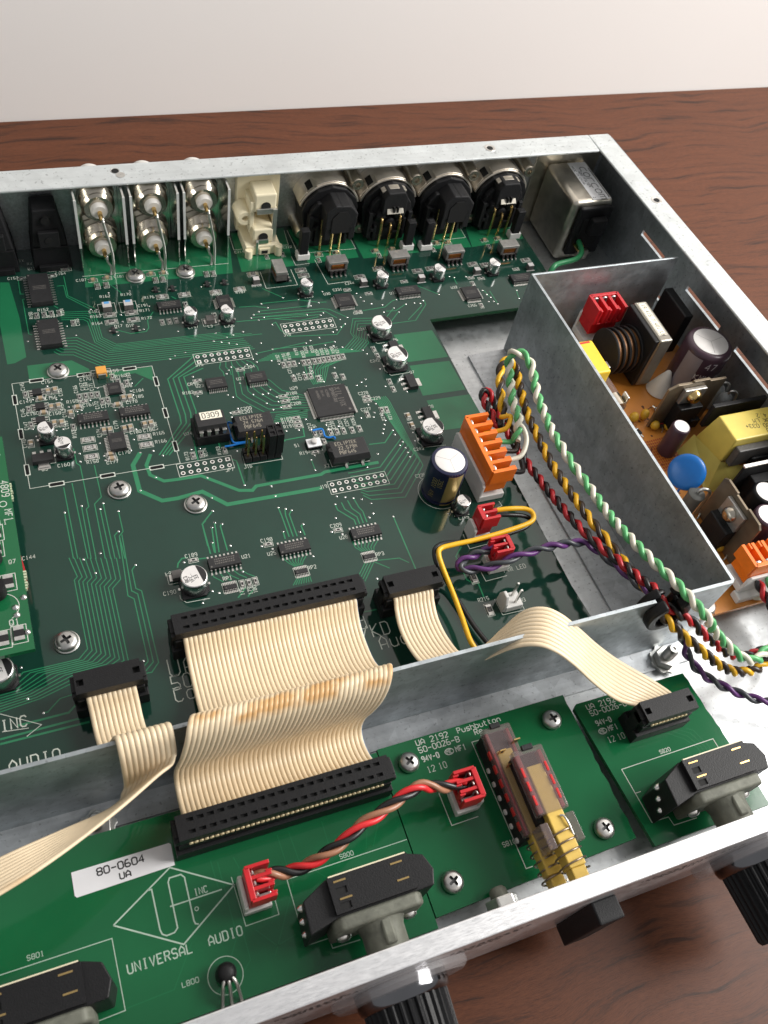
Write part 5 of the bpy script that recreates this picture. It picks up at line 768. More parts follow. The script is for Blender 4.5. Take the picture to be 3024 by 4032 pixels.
# ------------------------------------------------------------------ ribbon cables
def idc(parent,xc,yc,n,ztop,wide,ends_front,lip=0):
    L=n*2.54+4.6; d=6.2
    e=empty('plug',(xc,yc,0),parent)
    mb=MB(); mb.box(xc-L/2,xc+L/2,yc-d/2,yc+d/2,3.0,ztop-4.6); obj('plug_body',mb,black,e,bevel=.25)
    obj('box_header',MB().box(xc-L/2-.8,xc+L/2+.8,yc-d/2-.9,yc+d/2+.9,.1,5.2),black,e,bevel=.25)
    for s_ in (-1,1):
        x=xc+s_*(L/2-.2); obj('end_clip',MB().box(x-1.1,x+1.1,yc-1.8,yc+1.8,3.2,ztop-1.2),blackg,e,bevel=.25)
        obj('end_hook',MB().box(x-.6+s_*.5,x+.6+s_*.5,yc-2.9,yc+2.9,ztop-3.8,ztop-1.6),blackg,e,bevel=.2)
    x0,x1,y0,y1=xc-L/2+.2,xc+L/2-.2,yc-d/2,yc+d/2
    mb=MB()
    if wide:
        xs=[x0]; hol=set()
        for k in range(n):
            a=xc+(k-(n-1)/2)*2.54; xs+=[a-.85,a+.85]; hol|={(2*k+1,1),(2*k+1,3)}
        xs.append(x1); mb.holes(xs,[y0,y0+1.2,y0+2.1,y1-2.1,y1-1.2,y1],hol,ztop,.8)
    else: mb.holes([x0,x0+.4,x0+2.2,x1-2.2,x1-.4,x1],[y0,y0+2.2,y1-2.2,y1],{(1,1),(3,1)},ztop,1.4)
    zb=ztop-3.2
    mb.add([(x0,y0,zb),(x1,y0,zb),(x1,y1,zb),(x0,y1,zb),(x0,y0,ztop),(x1,y0,ztop),(x1,y1,ztop),(x0,y1,ztop)],[(3,2,1,0),(0,1,5,4),(1,2,6,5),(2,3,7,6),(3,0,4,7)])
    obj('strain_cover',mb,[black,hole],e)
    if ends_front:
        mb=MB()
        for k in range(2*n):
            a=xc+(k-(2*n-1)/2)*1.27; mb.cyl((a,yc-d/2-.25,ztop-3.9),(a,yc-d/2+.6,ztop-3.9),.52,n=8)
        obj('cut_wire_ends',mb,ptfe if False else mat('cut_ends',(.80,.66,.40),.5),e,kind='stuff')
        obj('wire_gap',MB().box(x0+.3,x1-.3,y0+.35,y0+.6,ztop-4.6,ztop-3.2),hole,e)  # dark strip standing in for the shade between plug body and cover
    return e
def ribbon(parent,keys,n,blue=False,dens=7,rad=.76):
    C_=catmull([k[:3] for k in keys],dens); D_=catmull([k[3:6] for k in keys],dens)
    for k in range(n):
        o_=(k-(n-1)/2)*1.27
        P=[c+(d.normalized())*o_ for c,d in zip(C_,D_)]
        obj('conductor',MB().flat_tube(P,D_,.74,.46),ribm,parent,smooth=80)
    if blue: obj('blue_edge_stripe',MB().tube([c+d.normalized()*((n-1)/2*1.27+.5) for c,d in zip(C_,D_)],.24,6),ribblue,parent,smooth=80)
X_=(1,0,0)
rb=empty('wide_ribbon_cable',(-40,-80,0),label='wide cream ribbon cable with blue edge folded over the steel partition',cat='ribbon cable')
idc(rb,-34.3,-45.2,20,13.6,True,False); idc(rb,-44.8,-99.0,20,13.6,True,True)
ribbon(rb,[(-34.3,-45.5,9.7,*X_),(-34.3,-48.4,9.3,*X_),(-34.3,-50.6,6.9,*X_),(-34.3,-54.5,4.4,*X_),(-34.4,-60.5,4.0,*X_),(-34.6,-67,6.2,*X_),(-35.2,-73,13,*X_),(-36.8,-77,24,*X_),(-38.6,-79.3,31.5,*X_),(-39.6,-81.2,35.0,*X_),(-40.6,-83.6,35.6,*X_),(-41.6,-85.6,33,*X_),(-42.8,-86.4,27,*X_),(-43.8,-85.6,19,*X_),(-44.4,-84.4,12,*X_),(-44.7,-84.9,6.2,*X_),(-44.8,-88,4.2,*X_),(-44.8,-92.5,5.6,*X_),(-44.8,-96.4,9.2,*X_),(-44.8,-99.5,9.7,*X_)],40,True)
rl=empty('left_ribbon_cable',(-80,-75,0),label='narrow cream ribbon cable at left, folded over the partition and trailing out of view',cat='ribbon cable')
idc(rl,-80.8,-55.6,5,13.6,False,False)
def left_path(o_):
    zt_=21+o_*.95
    return [(-80.8+o_,-56,9.7),(-80.8+o_,-58.9,9.2),(-80.7+o_,-61.5,6.8),(-80.6+o_,-66,5.0),(-80.2+o_,-71,7),(-79.2+o_,-75.5,14),(-77.4+o_,-78,24),(-75.9+o_,-79.4,31),(-75.5+o_,-81.2,33.4),(-75.4+o_,-83.4,32.6),(-75.4+o_,-84.9,29.6),(-75.5+o_,-85.6,(29+zt_)/2),(-75.8+o_,-86.2,zt_+.6),(-76.9+o_,-87.6,zt_-.6),(-79+o_*.8,-89.4,zt_+.1),(-86+o_*.3,-93.6-.30*o_,23.5+.9*o_),(-97,-98.6-.62*o_,28+.76*o_),(-109,-102.6-.76*o_,31+.62*o_),(-125,-106-.8*o_,30+.55*o_),(-140,-110-.9*o_,22+.4*o_),(-152,-114-.95*o_,10+.2*o_),(-158,-117-.97*o_,2)]
for k in range(10):
    o_=(k-4.5)*1.27; P=catmull(left_path(o_),7); Pa=catmull(left_path(o_-.5),7); Pb=catmull(left_path(o_+.5),7)
    obj('conductor',MB().flat_tube(P,[b_-a_ for a_,b_ in zip(Pa,Pb)],.74,.46),ribm,rl,smooth=80)
rr=empty('right_ribbon_cable',(35,-80,0),label='narrow cream ribbon cable crossing the partition to the small board at right',cat='ribbon cable')
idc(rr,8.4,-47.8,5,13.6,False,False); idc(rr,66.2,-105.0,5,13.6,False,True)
ribbon(rr,[(8.4,-48,9.7,*X_),(8.3,-51,9.3,*X_),(8.0,-53.6,7.6,*X_),(7.7,-59,6.0,*X_),(8.2,-66,6.2,*X_),(9.6,-72.5,8.2,*X_),(12.5,-76.0,13,.95,.1,.1),(19.5,-76.6,20,.8,.5,.2),(25.5,-77.2,27.6,.66,.72,.1),(30.5,-79.2,30.9,.58,.80,.0),(35,-82.2,30.4,.56,.82,-.05),(40,-86.0,27,.58,.80,-.1),(45,-89.6,22.5,.62,.77,-.1),(51,-92.6,17,.70,.70,-.08),(57,-95.4,12.4,.82,.56,-.04),(62,-98,9.6,.94,.30,0),(65.4,-101.5,9.3,1,.05,0),(66.2,-105,9.7,*X_)],10)

# ------------------------------------------------------------------ crimp plugs and wires
def kk(parent,xc,yc,n,pitch,ang,colm,ztop,name='plug',wires=None,base=True,H0=None):
    """crimp housing; its open side faces +x before turning by ang"""
    s_=pitch/2.54; e=empty(name,(xc,yc,0),parent); T=Matrix.Translation((xc,yc,0))@Matrix.Rotation(ang,4,'Z')
    L=n*pitch; dx=3.3*s_ if pitch<3 else 4.6
    def o_(nm,mb,m,bv=0,**kw):
        mb.v=[tuple(T@Vector(p)) for p in mb.v]; return obj(nm,mb,m,e,bevel=bv,**kw)
    h=ztop; zb=h*.30; zm=h*.62
    if base:
        mb=MB(); mb.box(-dx-.9,dx-.6,-L/2-.4,L/2+.4,.1,3.0); o_('white_base',mb,whitep,.25)
        mb=MB(); mb.prism([(-L/2-.2,.1),(L/2+.2,.1),(L/2+.2,h*.50),(L/2-.8,h*.58),(-L/2+.8,h*.58),(-L/2-.2,h*.5)],-dx-1.0,-dx+.1,'x'); o_('white_latch_wall',mb,whitep,.3)
    mb=MB(); mb.box(-dx+.25,dx-1.2,-L/2+.15,L/2-.15,zb,zm); o_('housing',mb,colm,.2)
    mb=MB(); mb.box(-dx+.2,-dx+1.7,-L/2,L/2,zm*.8,h); o_('back_wall',mb,colm,.2)
    for k in range(n+1):
        y=-L/2+k*pitch; hh=h-.3 if 0<k<n else h
        mb=MB(); mb.box(-dx+.6,dx,y-.42*s_,y+.42*s_,zm-.2,hh) ; o_('divider',mb,colm,.1)
        if k<n: mb=MB(); mb.box(dx-1.3*s_,dx+.25,y+.42*s_+.02,y+pitch*.38,zm,h-.6); o_('tab',mb,colm,.12)
    mb=MB(); mb.box(-dx+1.0,dx-.1,-L/2,L/2,zm-.6,zm); o_('floor',mb,colm,.1)
    for k in range(n):
        y=-L/2+(k+.5)*pitch
        mb=MB(); mb.tube([(-dx+2.2,y-.75*s_,zm+.2),(-dx+2.2,y-.7*s_,h-.9),(-dx+2.3,y,h-.55),(-dx+2.2,y+.7*s_,h-.9),(-dx+2.2,y+.75*s_,zm+.2)],.28*s_,6); o_('crimp_terminal',mb,tin,0,smooth=60)
        mb=MB(); mb.box(-dx+1.8,dx-.9,y-.55*s_,y+.55*s_,zm,zm+.7); o_('crimp_terminal',mb,tin,.1)
    return T,zm,h
def twist(parent,path,cols,r,pitch,phase=0.,off=None,dens=8,name='wire'):
    P=resample(catmull(path,dens),.8); off=off or (r*1.02 if len(cols)==2 else r*1.16); n=len(cols)
    t=(P[1]-P[0]).normalized(); u=t.orthogonal().normalized(); S_=[[] for _ in cols]; L=0
    r1_=random.uniform(0,6); r2_=random.uniform(0,6)
    for i,p in enumerate(P):
        if i: L+=(p-P[i-1]).length*(1+.16*math.sin(i*.11+r1_)+.10*math.sin(i*.047+r2_))
        t2=(P[min(i+1,len(P)-1)]-P[max(i-1,0)]).normalized(); u=(u-t2*u.dot(t2)).normalized(); v_=t2.cross(u)
        for k in range(n):
            a=phase+2*A*(L/pitch+k/n); S_[k].append(p+u*(off*math.cos(a))+v_*(off*math.sin(a)))
    for k,c in enumerate(cols): obj(name,MB().tube(S_[k],r,8),wm[c],parent,smooth=80,label=None)
Wd=D['WIRES']
hs=empty('power_harness',(65,-10,0),label='three twisted wire pairs in an orange six way plug, running along the shield',cat='wire harness')
T,zm,h=kk(hs,51.4,-6.0,6,3.96,0,orangep,16.5)
twist(hs,Wd['white_green'],('white','green'),.86,8.0)
twist(hs,Wd['yellow_brown'],('yellow','brown'),.86,8.0,1.)
twist(hs,Wd['red_black'],('red','black'),.84,8.0,2.)
yk=[-6+11.88-3.96*(k+.5) for k in range(6)]
def lead(parent,a,b,c,col,r=.86,mid=None): obj('wire',rod([a]+(mid or [])+[b,c],r,8,8),wm[col],parent,smooth=80)
lead(hs,(52.6,yk[1],13.2),(60.5,4.0,15.5),(61.9,5.0,15),'yellow',mid=[(56.8,yk[1],13.4),(60.4,-.6,15.2),(62.6,2.2,17.4)])
lead(hs,(52.6,yk[0],13.2),(58.6,4.6,11.5),(60.0,2.8,11.5),'red',.9,[(56.5,yk[0],12.6)])
lead(hs,(52.6,yk[2],13.0),(62.5,-4.4,12.6),(62.4,-3.6,13.4),'green',mid=[(57.5,yk[2],12.6),(60.5,-4.6,12.4)])
lead(hs,(52.6,yk[3],13.0),(63.2,-3.6,14),(62.3,3.0,14.6),'brown',mid=[(57.5,yk[3],12.4),(61.8,-8.2,12.2)])
lead(hs,(52.6,yk[4],13.0),(65.0,-3.0,17),(63.4,-1.2,17.5),'white',mid=[(57.5,yk[4],12.6),(62.0,-11.2,13),(65.2,-7.0,15)])
lead(hs,(52.6,yk[5],12.8),(62,-15,9.0),(64.0,-10.0,8),'black',.9,[(57.2,yk[5],11.4)])
lc=empty('led_cable',(41,-43,0),label='purple and grey twisted wire with small red two way plug',cat='cable')
kk(lc,41.0,-42.6,2,2.54,A,redp,13.5)
twist(lc,Wd['purple_grey'],('purple','grey'),.78,11.5,.5)
pc=empty('yellow_black_cable',(41,-30,0),label='loose yellow and black wires from the small red plug beside the orange one',cat='cable')
kk(pc,41.2,-30.2,2,2.54,0,redp,13.5)
obj('wire',rod(Wd['plug_yellow'],.82,8,8),wm['yellow'],pc,smooth=80); obj('wire',rod(Wd['plug_black'],.75,8,8),wm['black'],pc,smooth=80)
fc=empty('front_panel_cable',(-30,-112,0),label='red, black and brown twisted wires joining two red three way plugs',cat='cable')
kk(fc,-56.6,-116.2,3,2.54,0,redp,13.5); kk(fc,1.4,-109.3,3,2.54,A,redp,13.5)
twist(fc,Wd['front_twist'],('brightred','black','tan'),.80,16,1.2)
# spare white header H3
e=empty('white_pin_header',(41,-57,0),main)
obj('base',MB().box(37.6,43.6,-59.6,-54.4,.1,3.0),whitep,e,bevel=.3); obj('latch_wall',MB().prism([(-59.4,.1),(-54.6,.1),(-54.6,4.6),(-55.8,7.6),(-58.0,7.6),(-59.4,4.6)],36.8,38.0,'x'),whitep,e,bevel=.35)
for y in (-55.7,-58.2): obj('pin',MB().box(41.0,41.65,y-.32,y+.32,2.9,10.4),tin,e)
# grommet in the notch of the partition
g=empty('split_grommet',(73.3,-80,18),label='black split rubber grommet clamping wires in the partition notch',cat='grommet')
def ringseg(y0,y1,ri,ro,a0,a1,n=26,cx=73.3,cz=24.2):
    mb=MB(); v=[];f=[]
    for k in range(n+1):
        a=a0+(a1-a0)*k/n
        for y,r_ in ((y0,ri),(y0,ro),(y1,ro),(y1,ri)): v.append((cx+r_*math.cos(a)*1.05,y,cz+r_*math.sin(a)*1.15))
    for k in range(n):
        for j in range(4): f.append((4*k+j,4*k+(j+1)%4,4*k+4+(j+1)%4,4*k+4+j))
    f+=[(3,2,1,0),(4*n,4*n+1,4*n+2,4*n+3)]; mb.add(v,f); return mb
obj('outer_lip',ringseg(-84.0,-80.7,3.9,6.6,2.05,2.05+5.3),black,g,bevel=.6,smooth=40)
obj('inner_lip',ringseg(-79.5,-76.6,3.9,6.6,2.05,2.05+5.3),black,g,bevel=.6,smooth=40)
obj('neck',ringseg(-80.7,-79.5,3.9,4.7,2.05,2.05+5.3),black,g)
# earth wire to the mains filter
ew=obj('earth_wire',rod(Wd['earth_green'],1.15,10,8),wm['darkgreen'],label='green insulated earth wire from the mains filter tab',cat='wire',smooth=80)
# ------------------------------------------------------------------ mains inlet filter
f=empty('mains_filter',(147,115,Z0),label='boxy metal mains inlet filter with white printed label in the rear corner',cat='filter')
obj('can',MB().box(137.6,157.2,102.6,130.8,-8.6,21.8),nickel,f,bevel=2.2,seg=4,smooth=40)
obj('inlet_flange',MB().box(131.5,163,130.2,130.95,-8.8,26),nickel,f,bevel=.2)
obj('end_cap',MB().box(140.6,156.6,100.4,102.8,-4.5,19.8),black,f,bevel=1)
obj('recess',MB().box(143.2,153.4,100.1,100.45,1.0,14.5),hole,f); obj('terminal_block',MB().box(146.4,153.6,97.0,100.3,8.0,15.6),blackg,f,bevel=.5)
obj('terminal_block',MB().box(145.6,151.0,98.4,100.3,-5.6,-1.2),nickel,f,bevel=.3)
obj('fast_tab',MB().box(142.6,146.2,95.6,102.4,1.4,2.2),gold,f,bevel=.15); obj('crimp',MB().lathe((146.3,103,1.2),(146.4,98.6,1.0),[(1.5,0),(1.6,.4),(1.2,1)],12),copper,f,None,40)
mb=MB(); mb.m=0; mb.box(146.6,155.4,103.4,129.0,21.8,21.88)
mb.m=1; text(mb,'corcom',150.6,125.4,21.9,3.9,-90,.42,.85); mb.m=2; text(mb,'EMI FILTER',148.9,122.4,21.9,1.15,-90,.2,.8); text(mb,'MADE IN CHINA',147.1,126.4,21.9,1.05,-90,.18,.8); text(mb,'2',147.3,105.2,21.9,1.2,-90,.2)
mb.box(154.7,155.1,104.2,124.6,21.88,21.9)
obj('label',mb,[silv,mat('label_grey',(.16,.16,.16),.5),inkblk],f)
# ------------------------------------------------------------------ power supply
PZ=-3.0
ps=empty('power_supply_board',(130,-10,PZ),label='orange power supply circuit board crowded with tall components behind the shield',cat='circuit board')
mb=MB(); mb.prism([(97.2,52.5),(163.5,52.5),(166.8,-77),(99.4,-77)],PZ-1.6,PZ); obj('board',mb,orpcb,ps)
mb=MB()
for p in [[(106,-70),(112,-64),(112,-50)],[(118,-30),(121,-22),(119,-14),(124,-8)],[(104,2),(110,6),(118,6),(118,11)],[(112,-45),(116,-40),(116,-33),(121,-31)],[(109,-77),(114,-62)],[(128,8),(136,11)]]: mb.strip(p,.4,PZ+.05)
text(mb,'CN2',107,-71,PZ+.06,2.4,-60,.3); text(mb,'R5',113,-38,PZ+.06,1.8,-60,.24); text(mb,'C12',127,6,PZ+.06,1.6,-60,.2); text(mb,'D3',121,4,PZ+.06,1.6,-60,.2); text(mb,'R8',116,-3,PZ+.06,1.6,-60,.2)
obj('dark_printing',mb,mat('brown_ink',(.10,.035,.010),.6),ps)
mb=MB()
for i in range(26):
    for j in range(12):
        mb.box(112+i*.95,112.5+i*.95,-20+j*1.25+i*.05,-19.2+j*1.25+i*.05,PZ+.02,PZ+.12)
obj('solder_grid',mb,mat('red_resist',(.33,.05,.015),.4),ps,kind='stuff')
# mains plug
kk(ps,125.0,47.5,3,3.96,-A/2,redp,19.5,'red_mains_plug')
# suppression capacitor
x0,x1,y0,y1=101.6,109.3,14.2,30.4
mb=MB(); mb.m=0; mb.box(x0,x1,y0,y1,PZ+.1,18); mb.m=1; mb.add([(x0+1.5,29.6,18.03),(x1-1.6,29.9,18.03),(x1-1.4,29.0,18.03),(x0+1.8,28.8,18.03)],[(3,2,1,0)]); obj('yellow_box_capacitor',mb,[mat('yellow_box',(.86,.56,.035),.36,0,.05),mat('red_mark',(.6,.03,.02),.6)],ps,(105,22,PZ),bevel=.7)
# fuse with clips
e=empty('fuse',(112.6,18,PZ),ps)
obj('glass_tube',MB().lathe((113.0,26.5,6.4),(113.4,9.0,6.4),[(2.5,0),(2.5,1)],20),clearp,e,smooth=40)
for y in (26.5,11): obj('end_cap',MB().lathe((113,y+.2,6.4),(113,y-5.4,6.4),[(2.75,0),(2.75,1)],20),chrome,e,smooth=40); obj('clip',MB().box(109.7,116.3,y-4.2,y-1.2,PZ,4.6),tin,e,bevel=.3); obj('clip_ear',MB().box(109.6,110.4,y-4.4,y-1.0,4,10.4),tin,e,bevel=.2); obj('clip_ear',MB().box(115.6,116.4,y-4.4,y-1.0,4,10.4),tin,e,bevel=.2)
# line choke
e=empty('line_choke',(130,32,PZ),ps)
obj('core_plate',MB().box(132.6,138.4,20.9,42.4,PZ+1,22),mat('choke_core',(.30,.28,.24),.34,.7,.1),e,bevel=.7)
obj('core_side',MB().box(130.7,132.55,21.4,42.0,PZ+1,21.6),black,e,bevel=.3)
mb=MB(); mb.m=0; mb.box(133.6,137.4,24.0,41.6,22.0,22.06); mb.m=1; text(mb,'19.415.7.401 LM',134.8,40.4,22.08,1.55,-90,.2,.56); mb.strip([(133.9,24.4),(137.1,24.4),(137.1,41.3),(133.9,41.3),(133.9,24.4)],.16,22.07); obj('label',mb,[labelc,inkblk],e)
for k in range(5):
    x=119.4+k*2.65; obj('bobbin_flange',MB().lathe((x,31.6,8.6),(x+.9,31.6,8.6),[(8.9,0),(9.1,.5),(8.9,1)],36),blackg,e,(x,31.6,8.6),smooth=40)
    if k<4: obj('winding',MB().lathe((x+.9,31.6,8.6),(x+2.65,31.6,8.6),[(7.9,0),(8.2,.5),(7.9,1)],32),mat('dark_winding',(.20,.085,.025),.4,.3,.3,1500),e,(x+1,31.6,8.6),smooth=40)
# big bulk capacitor
x,y,r,h=153.2,17.4,9.0,22.0
e=empty('bulk_capacitor',(x,y,PZ),ps)
H=h-PZ; obj('sleeve',MB().lathe((x,y,PZ+.3),(x,y,h),[(r*.97,0),(r,.5),(r,H-2.2),(r*.96,H-1.1),(r*.86,H-.5),(r*.76,H-.45)],44),sleeve,e,smooth=50)
obj('top_disc',MB().lathe((x,y,h-.6),(x,y,h+.12),[(r*.76,0),(r*.76,.6),(r*.72,.72)],36),cantop,e,smooth=40)
mb=MB()
for k in range(3): a=.2+k*2*A/3; mb.strip([(x,y),(x+r*.68*math.cos(a),y+r*.68*math.sin(a))],.16,h+.135)
obj('vent_score',mb,ferrl,e)
mb=MB(); n=10
for k in range(n):
    a0,a1=[math.radians(-178+44*q_/n) for q_ in (k,k+1)]; R_=r+.04
    mb.add([(x+R_*math.cos(a0),y+R_*math.sin(a0),PZ+1),(x+R_*math.cos(a1),y+R_*math.sin(a1),PZ+1),(x+R_*math.cos(a1),y+R_*math.sin(a1),h-2.4),(x+R_*math.cos(a0),y+R_*math.sin(a0),h-2.4)],[(0,1,2,3)])
obj('grey_stripe',mb,mat('grey_stripe',(.25,.22,.24),.4),e,smooth=50)
t_=MB(); text(t_,'KMH 400V',0,0,0,2.6,0,.3); mb=MB(); mb.add([(x+(r+.06)*math.cos(math.radians(-133)+p[0]/r),y+(r+.06)*math.sin(math.radians(-133)+p[0]/r),10+p[1]) for p in t_.v],t_.f)
t_=MB(); text(t_,'47',0,0,0,3.0,0,.34); mb.add([(x+(r+.06)*math.cos(math.radians(-120)+p[0]/r),y+(r+.06)*math.sin(math.radians(-120)+p[0]/r),15.6+p[1]) for p in t_.v],t_.f)
obj('white_print',mb,mat('sleeve_white',(.62,.58,.60),.5),e)
obj('glue_blob',MB().lathe((141.6,17.8,PZ),(142.4,18.2,7.5),[(5.0,0),(4.2,.2),(2.6,.6),(1.0,.95),(.3,1)],16),whitep,ps,(141,18,PZ),smooth=60)
# bridge rectifier
obj('bridge_rectifier',MB().box(152.6,156.6,33.4,50.2,0,19.5),black,ps,(154,42,PZ),bevel=.5); 
# heat sinks
def sink(name,x0,x1,y0,y1,zt_,m):
    return empty(name,((x0+x1)/2,(y0+y1)/2,PZ),ps)
hsm=mat('stained_tinplate',(.26,.21,.15),.46,.75,.55,60,.1,200)
e=sink('heat_sink',127.4,152,1.0,2.2,20,hsm)
obj('plate',MB().prism([(127.2,PZ),(152,PZ),(152,19.2),(144.5,19.2),(144.2,20.2),(137,20.2),(136.8,19.4),(130.5,19.4),(127.2,17.4)],-2.4,-1.3,'y'),hsm,e,bevel=.15)
obj('power_transistor',MB().box(133.2,143.4,-3.2,1.25,PZ+2,10.5),black,e,bevel=.4); obj('transistor_tab',MB().box(133.4,143.2,-.4,1.25,10.5,17.6),ferrl,e,bevel=.3)
obj('screw_head',MB().lathe((138.4,-.4,14.2),(138.4,-3.0,14.2),[(2.9,0),(2.8,1.2),(1.8,2.4),(.9,2.6)],20),gold,e,(138.4,0,14.2),50)
e=sink('heat_sink',125.4,126.4,-61,-39,19,hsm)
obj('plate',MB().prism([(-61,PZ),(-39,PZ),(-39,17.8),(-40.6,19),(-46.4,19),(-46.6,18.2),(-52.8,18.2),(-53,19),(-59.4,19),(-61,17.6)],125.6,126.6,'x'),hsm,e,bevel=.15)
obj('power_transistor',MB().box(121.2,125.5,-55.4,-45.0,PZ+1,8.6),black,e,bevel=.4); obj('transistor_tab',MB().box(124.0,125.5,-55.2,-45.2,8.6,16.4),ferrl,e,bevel=.25)
obj('screw_head',MB().lathe((124.0,-50.2,12.6),(121.6,-50.2,12.6),[(2.8,0),(2.7,1.2),(2.0,2.2),(1.2,2.4)],20),chrome,e,(124,-50.2,12.6),50)
for k in (-52.7,-50.2,-47.7): obj('lead',MB().box(123.2,124.0,k-.4,k+.4,PZ,PZ+1.2),tin,e)
e=sink('heat_sink',134,158,-38.2,-37.2,20,hsm)
obj('plate',MB().box(133.4,160,-38.2,-37.2,PZ,20.0),blackg,e,bevel=.2); obj('top_strip',MB().box(133.3,160.1,-38.35,-37.05,20.0,20.6),tin,e); obj('power_transistor',MB().box(138.5,148,-42,-38.25,PZ+2,15),black,e,bevel=.3)
# yellow taped transformer
e=empty('taped_transformer',(148,-21,PZ),ps)
obj('tape_block',MB().prism([(-26.6,8.6),(-26.6,20),(-15.0,20),(-11.2,2),(-11.2,PZ+2),(-24,PZ+2)],137.4,163,'x'),tape,e,bevel=.5)
mb=MB(); 
for i,s_ in enumerate(('400','000.033+','OK LM','4.2')): text(mb,s_,157.5-(2 if i==2 else 0),-17.6-i*2.2,20.03,1.7,180,.22) if False else text(mb,s_,156.0,-24.6+i*2.3,20.03,1.7,172,.22,.7)
obj('ink_stamp',mb,inkblk,e)
obj('core',MB().box(139.0,163.5,-29.6,-26.7,8.2,16.8),ferr,e,bevel=.4); obj('core_clip',MB().box(146,164,-31.2,-29.7,6.4,12.8),black,e,bevel=1.2,seg=3)
obj('film_skirt',MB().add([(137.2,-11,PZ+8),(137.2,-26.8,8.4),(134.4,-31,PZ+.2),(132.6,-12,PZ+.2),(148,-30.2,6.8),(146,-35.6,PZ+.4)],[(0,1,2,3),(1,4,5,2)]),yinsul,e)
obj('rear_core',MB().box(139,163,-10.6,-8.8,8,19),black,e,bevel=.3)
# blue disc capacitor
e=empty('disc_capacitor',(118.6,-29.6,PZ),ps)
obj('disc',MB().lathe((117.6,-31.0,12.9),(119.1,-29.7,11.3),[(1.0,0),(4.4,.06),(6.0,.25),(6.45,.5),(6.0,.75),(4.4,.94),(1.0,1)],40),bluep,e,smooth=80)
for x in (116.6,121.0): obj('lead',rod([(x+.6,-29.6,6.5),(x+.2,-30.0,3),(x,-30.2,PZ)],.45,8),wm['blue'],e,smooth=60)
# upright power resistor by the shield
e=empty('upright_resistor',(119.6,-38,PZ),ps)
obj('body',MB().lathe((119.2,-38,PZ+.6),(119.4,-38,9.4),[(2.6,0),(3.0,1),(2.8,2),(2.8,9.4),(3.0,11),(3.0,11.8),(2.2,12.3)],24),mat('grey_body',(.10,.10,.09),.5,0,.2),e,(119.2,-38,PZ),50)
obj('lead',rod([(119.4,-38,9.0),(119.5,-38.1,11.4),(120.6,-38.5,12.3),(122.4,-39.2,11.8),(123.3,-39.6,9.0),(123.4,-39.7,PZ)],.62,8),tin,e,smooth=60)
# smaller electrolytics
def pcap(x,y,r,h,m,top=cantop):
    e=empty('radial_capacitor',(x,y,PZ),ps); H=h-PZ
    obj('sleeve',MB().lathe((x,y,PZ+.2),(x,y,h),[(r*.96,0),(r,.4),(r,H-.9),(r*.95,H-.4),(r*.84,H-.1)],28),m,e,smooth=50); obj('top_disc',MB().disc(x,y,h+.14,r*.80,24),top,e)
pcap(128.4,-10.8,3.5,11.5,sleeve); pcap(140.2,-46.5,5.0,15.5,black); pcap(108.6,-1.2,2.2,5.5,black); pcap(112.8,-13.5,2.0,4.5,black); pcap(134.8,-55.5,5,16,sleeve); pcap(145,-57,5,17,black); pcap(135,-66,4,12,sleeve)
mb=MB(); text(mb,'1000uF',136.2,-49.4,0,1.5,0,.2)
# grey axial diodes standing by the side wall
for x,y,h in ((155.8,-.4,11.5),(161.0,-4.4,9.5),(158,6,9)):
    e=empty('standing_diode',(x,y,PZ),ps)
    obj('body',MB().lathe((x,y,PZ+1),(x,y,h),[(2.5,0),(2.7,h-PZ-3.5),(2.2,h-PZ-2),(.8,h-PZ-1)],20),mat('diode_grey',(.26,.27,.27),.45),e,smooth=50); obj('lead',rod([(x,y,h-.5),(x+.2,y-.2,h+1.6),(x+1.8,y-1,h+1.8),(x+2.8,y-1.6,h-1),(x+2.8,y-1.6,PZ)],.5,8),tin,e,smooth=60)
for x,y,c in ((111.6,-3.4,'tan'),(118.8,2.6,'tan'),(114.6,-25,'tan'),(113.4,-6.6,'brown'),(117,-10,'tan')):
    e=empty('axial_resistor',(x,y,PZ),ps); d=Vector((.8,.6,0)) if x<118 else Vector((.2,1,.5)); p=Vector((x,y,PZ+1.4))
    obj('body',MB().lathe(p-d*1.6,p+d*1.6,[(.6,0),(.95,.12),(.8,.3),(.8,.7),(.95,.88),(.6,1)],14),wm[c],e,smooth=50); mb=MB()
    for t_ in (-.7,-.1,.5): mb.lathe(p+d*t_,p+d*(t_+.25),[(.86,0),(.86,1)],14)
    obj('colour_band',mb,wm['brown'] if c=='tan' else wm['tan'],e); mb=MB(); mb.tube([p-d*3+Vector((0,0,-1.3)),p-d*2.8,p+d*2.8,p+d*3+Vector((0,0,-1.3))],.22,6); obj('lead',mb,tin,e)
for x,y in ((122.4,5.4),(111.2,-17.4),(112.6,-21.5),(140,26)):
    obj('drop_capacitor',MB().lathe((x,y,PZ+.2),(x,y,PZ+4.6),[(.8,0),(1.7,.3),(1.8,.6),(1.2,.9),(.3,1)],16),mat('mustard',(.62,.36,.03),.4),ps,(x,y,PZ),smooth=60)
for k,(x,y) in enumerate(((104,-8),(104.6,-20),(105.4,-34),(106.4,-48),(112,-52),(116,-60),(146,4),(143,-3),(160,-18),(148,-44))): obj('small_transistor',MB().prism([(x-2.2,y-1),(x+2.2,y-1),(x+2.0,y+1),(x+.8,y+2.1),(x-.8,y+2.1),(x-2.0,y+1)],PZ+2,PZ+6.5),black,ps,(x,y,PZ),bevel=.2)
rng=random.Random(11)
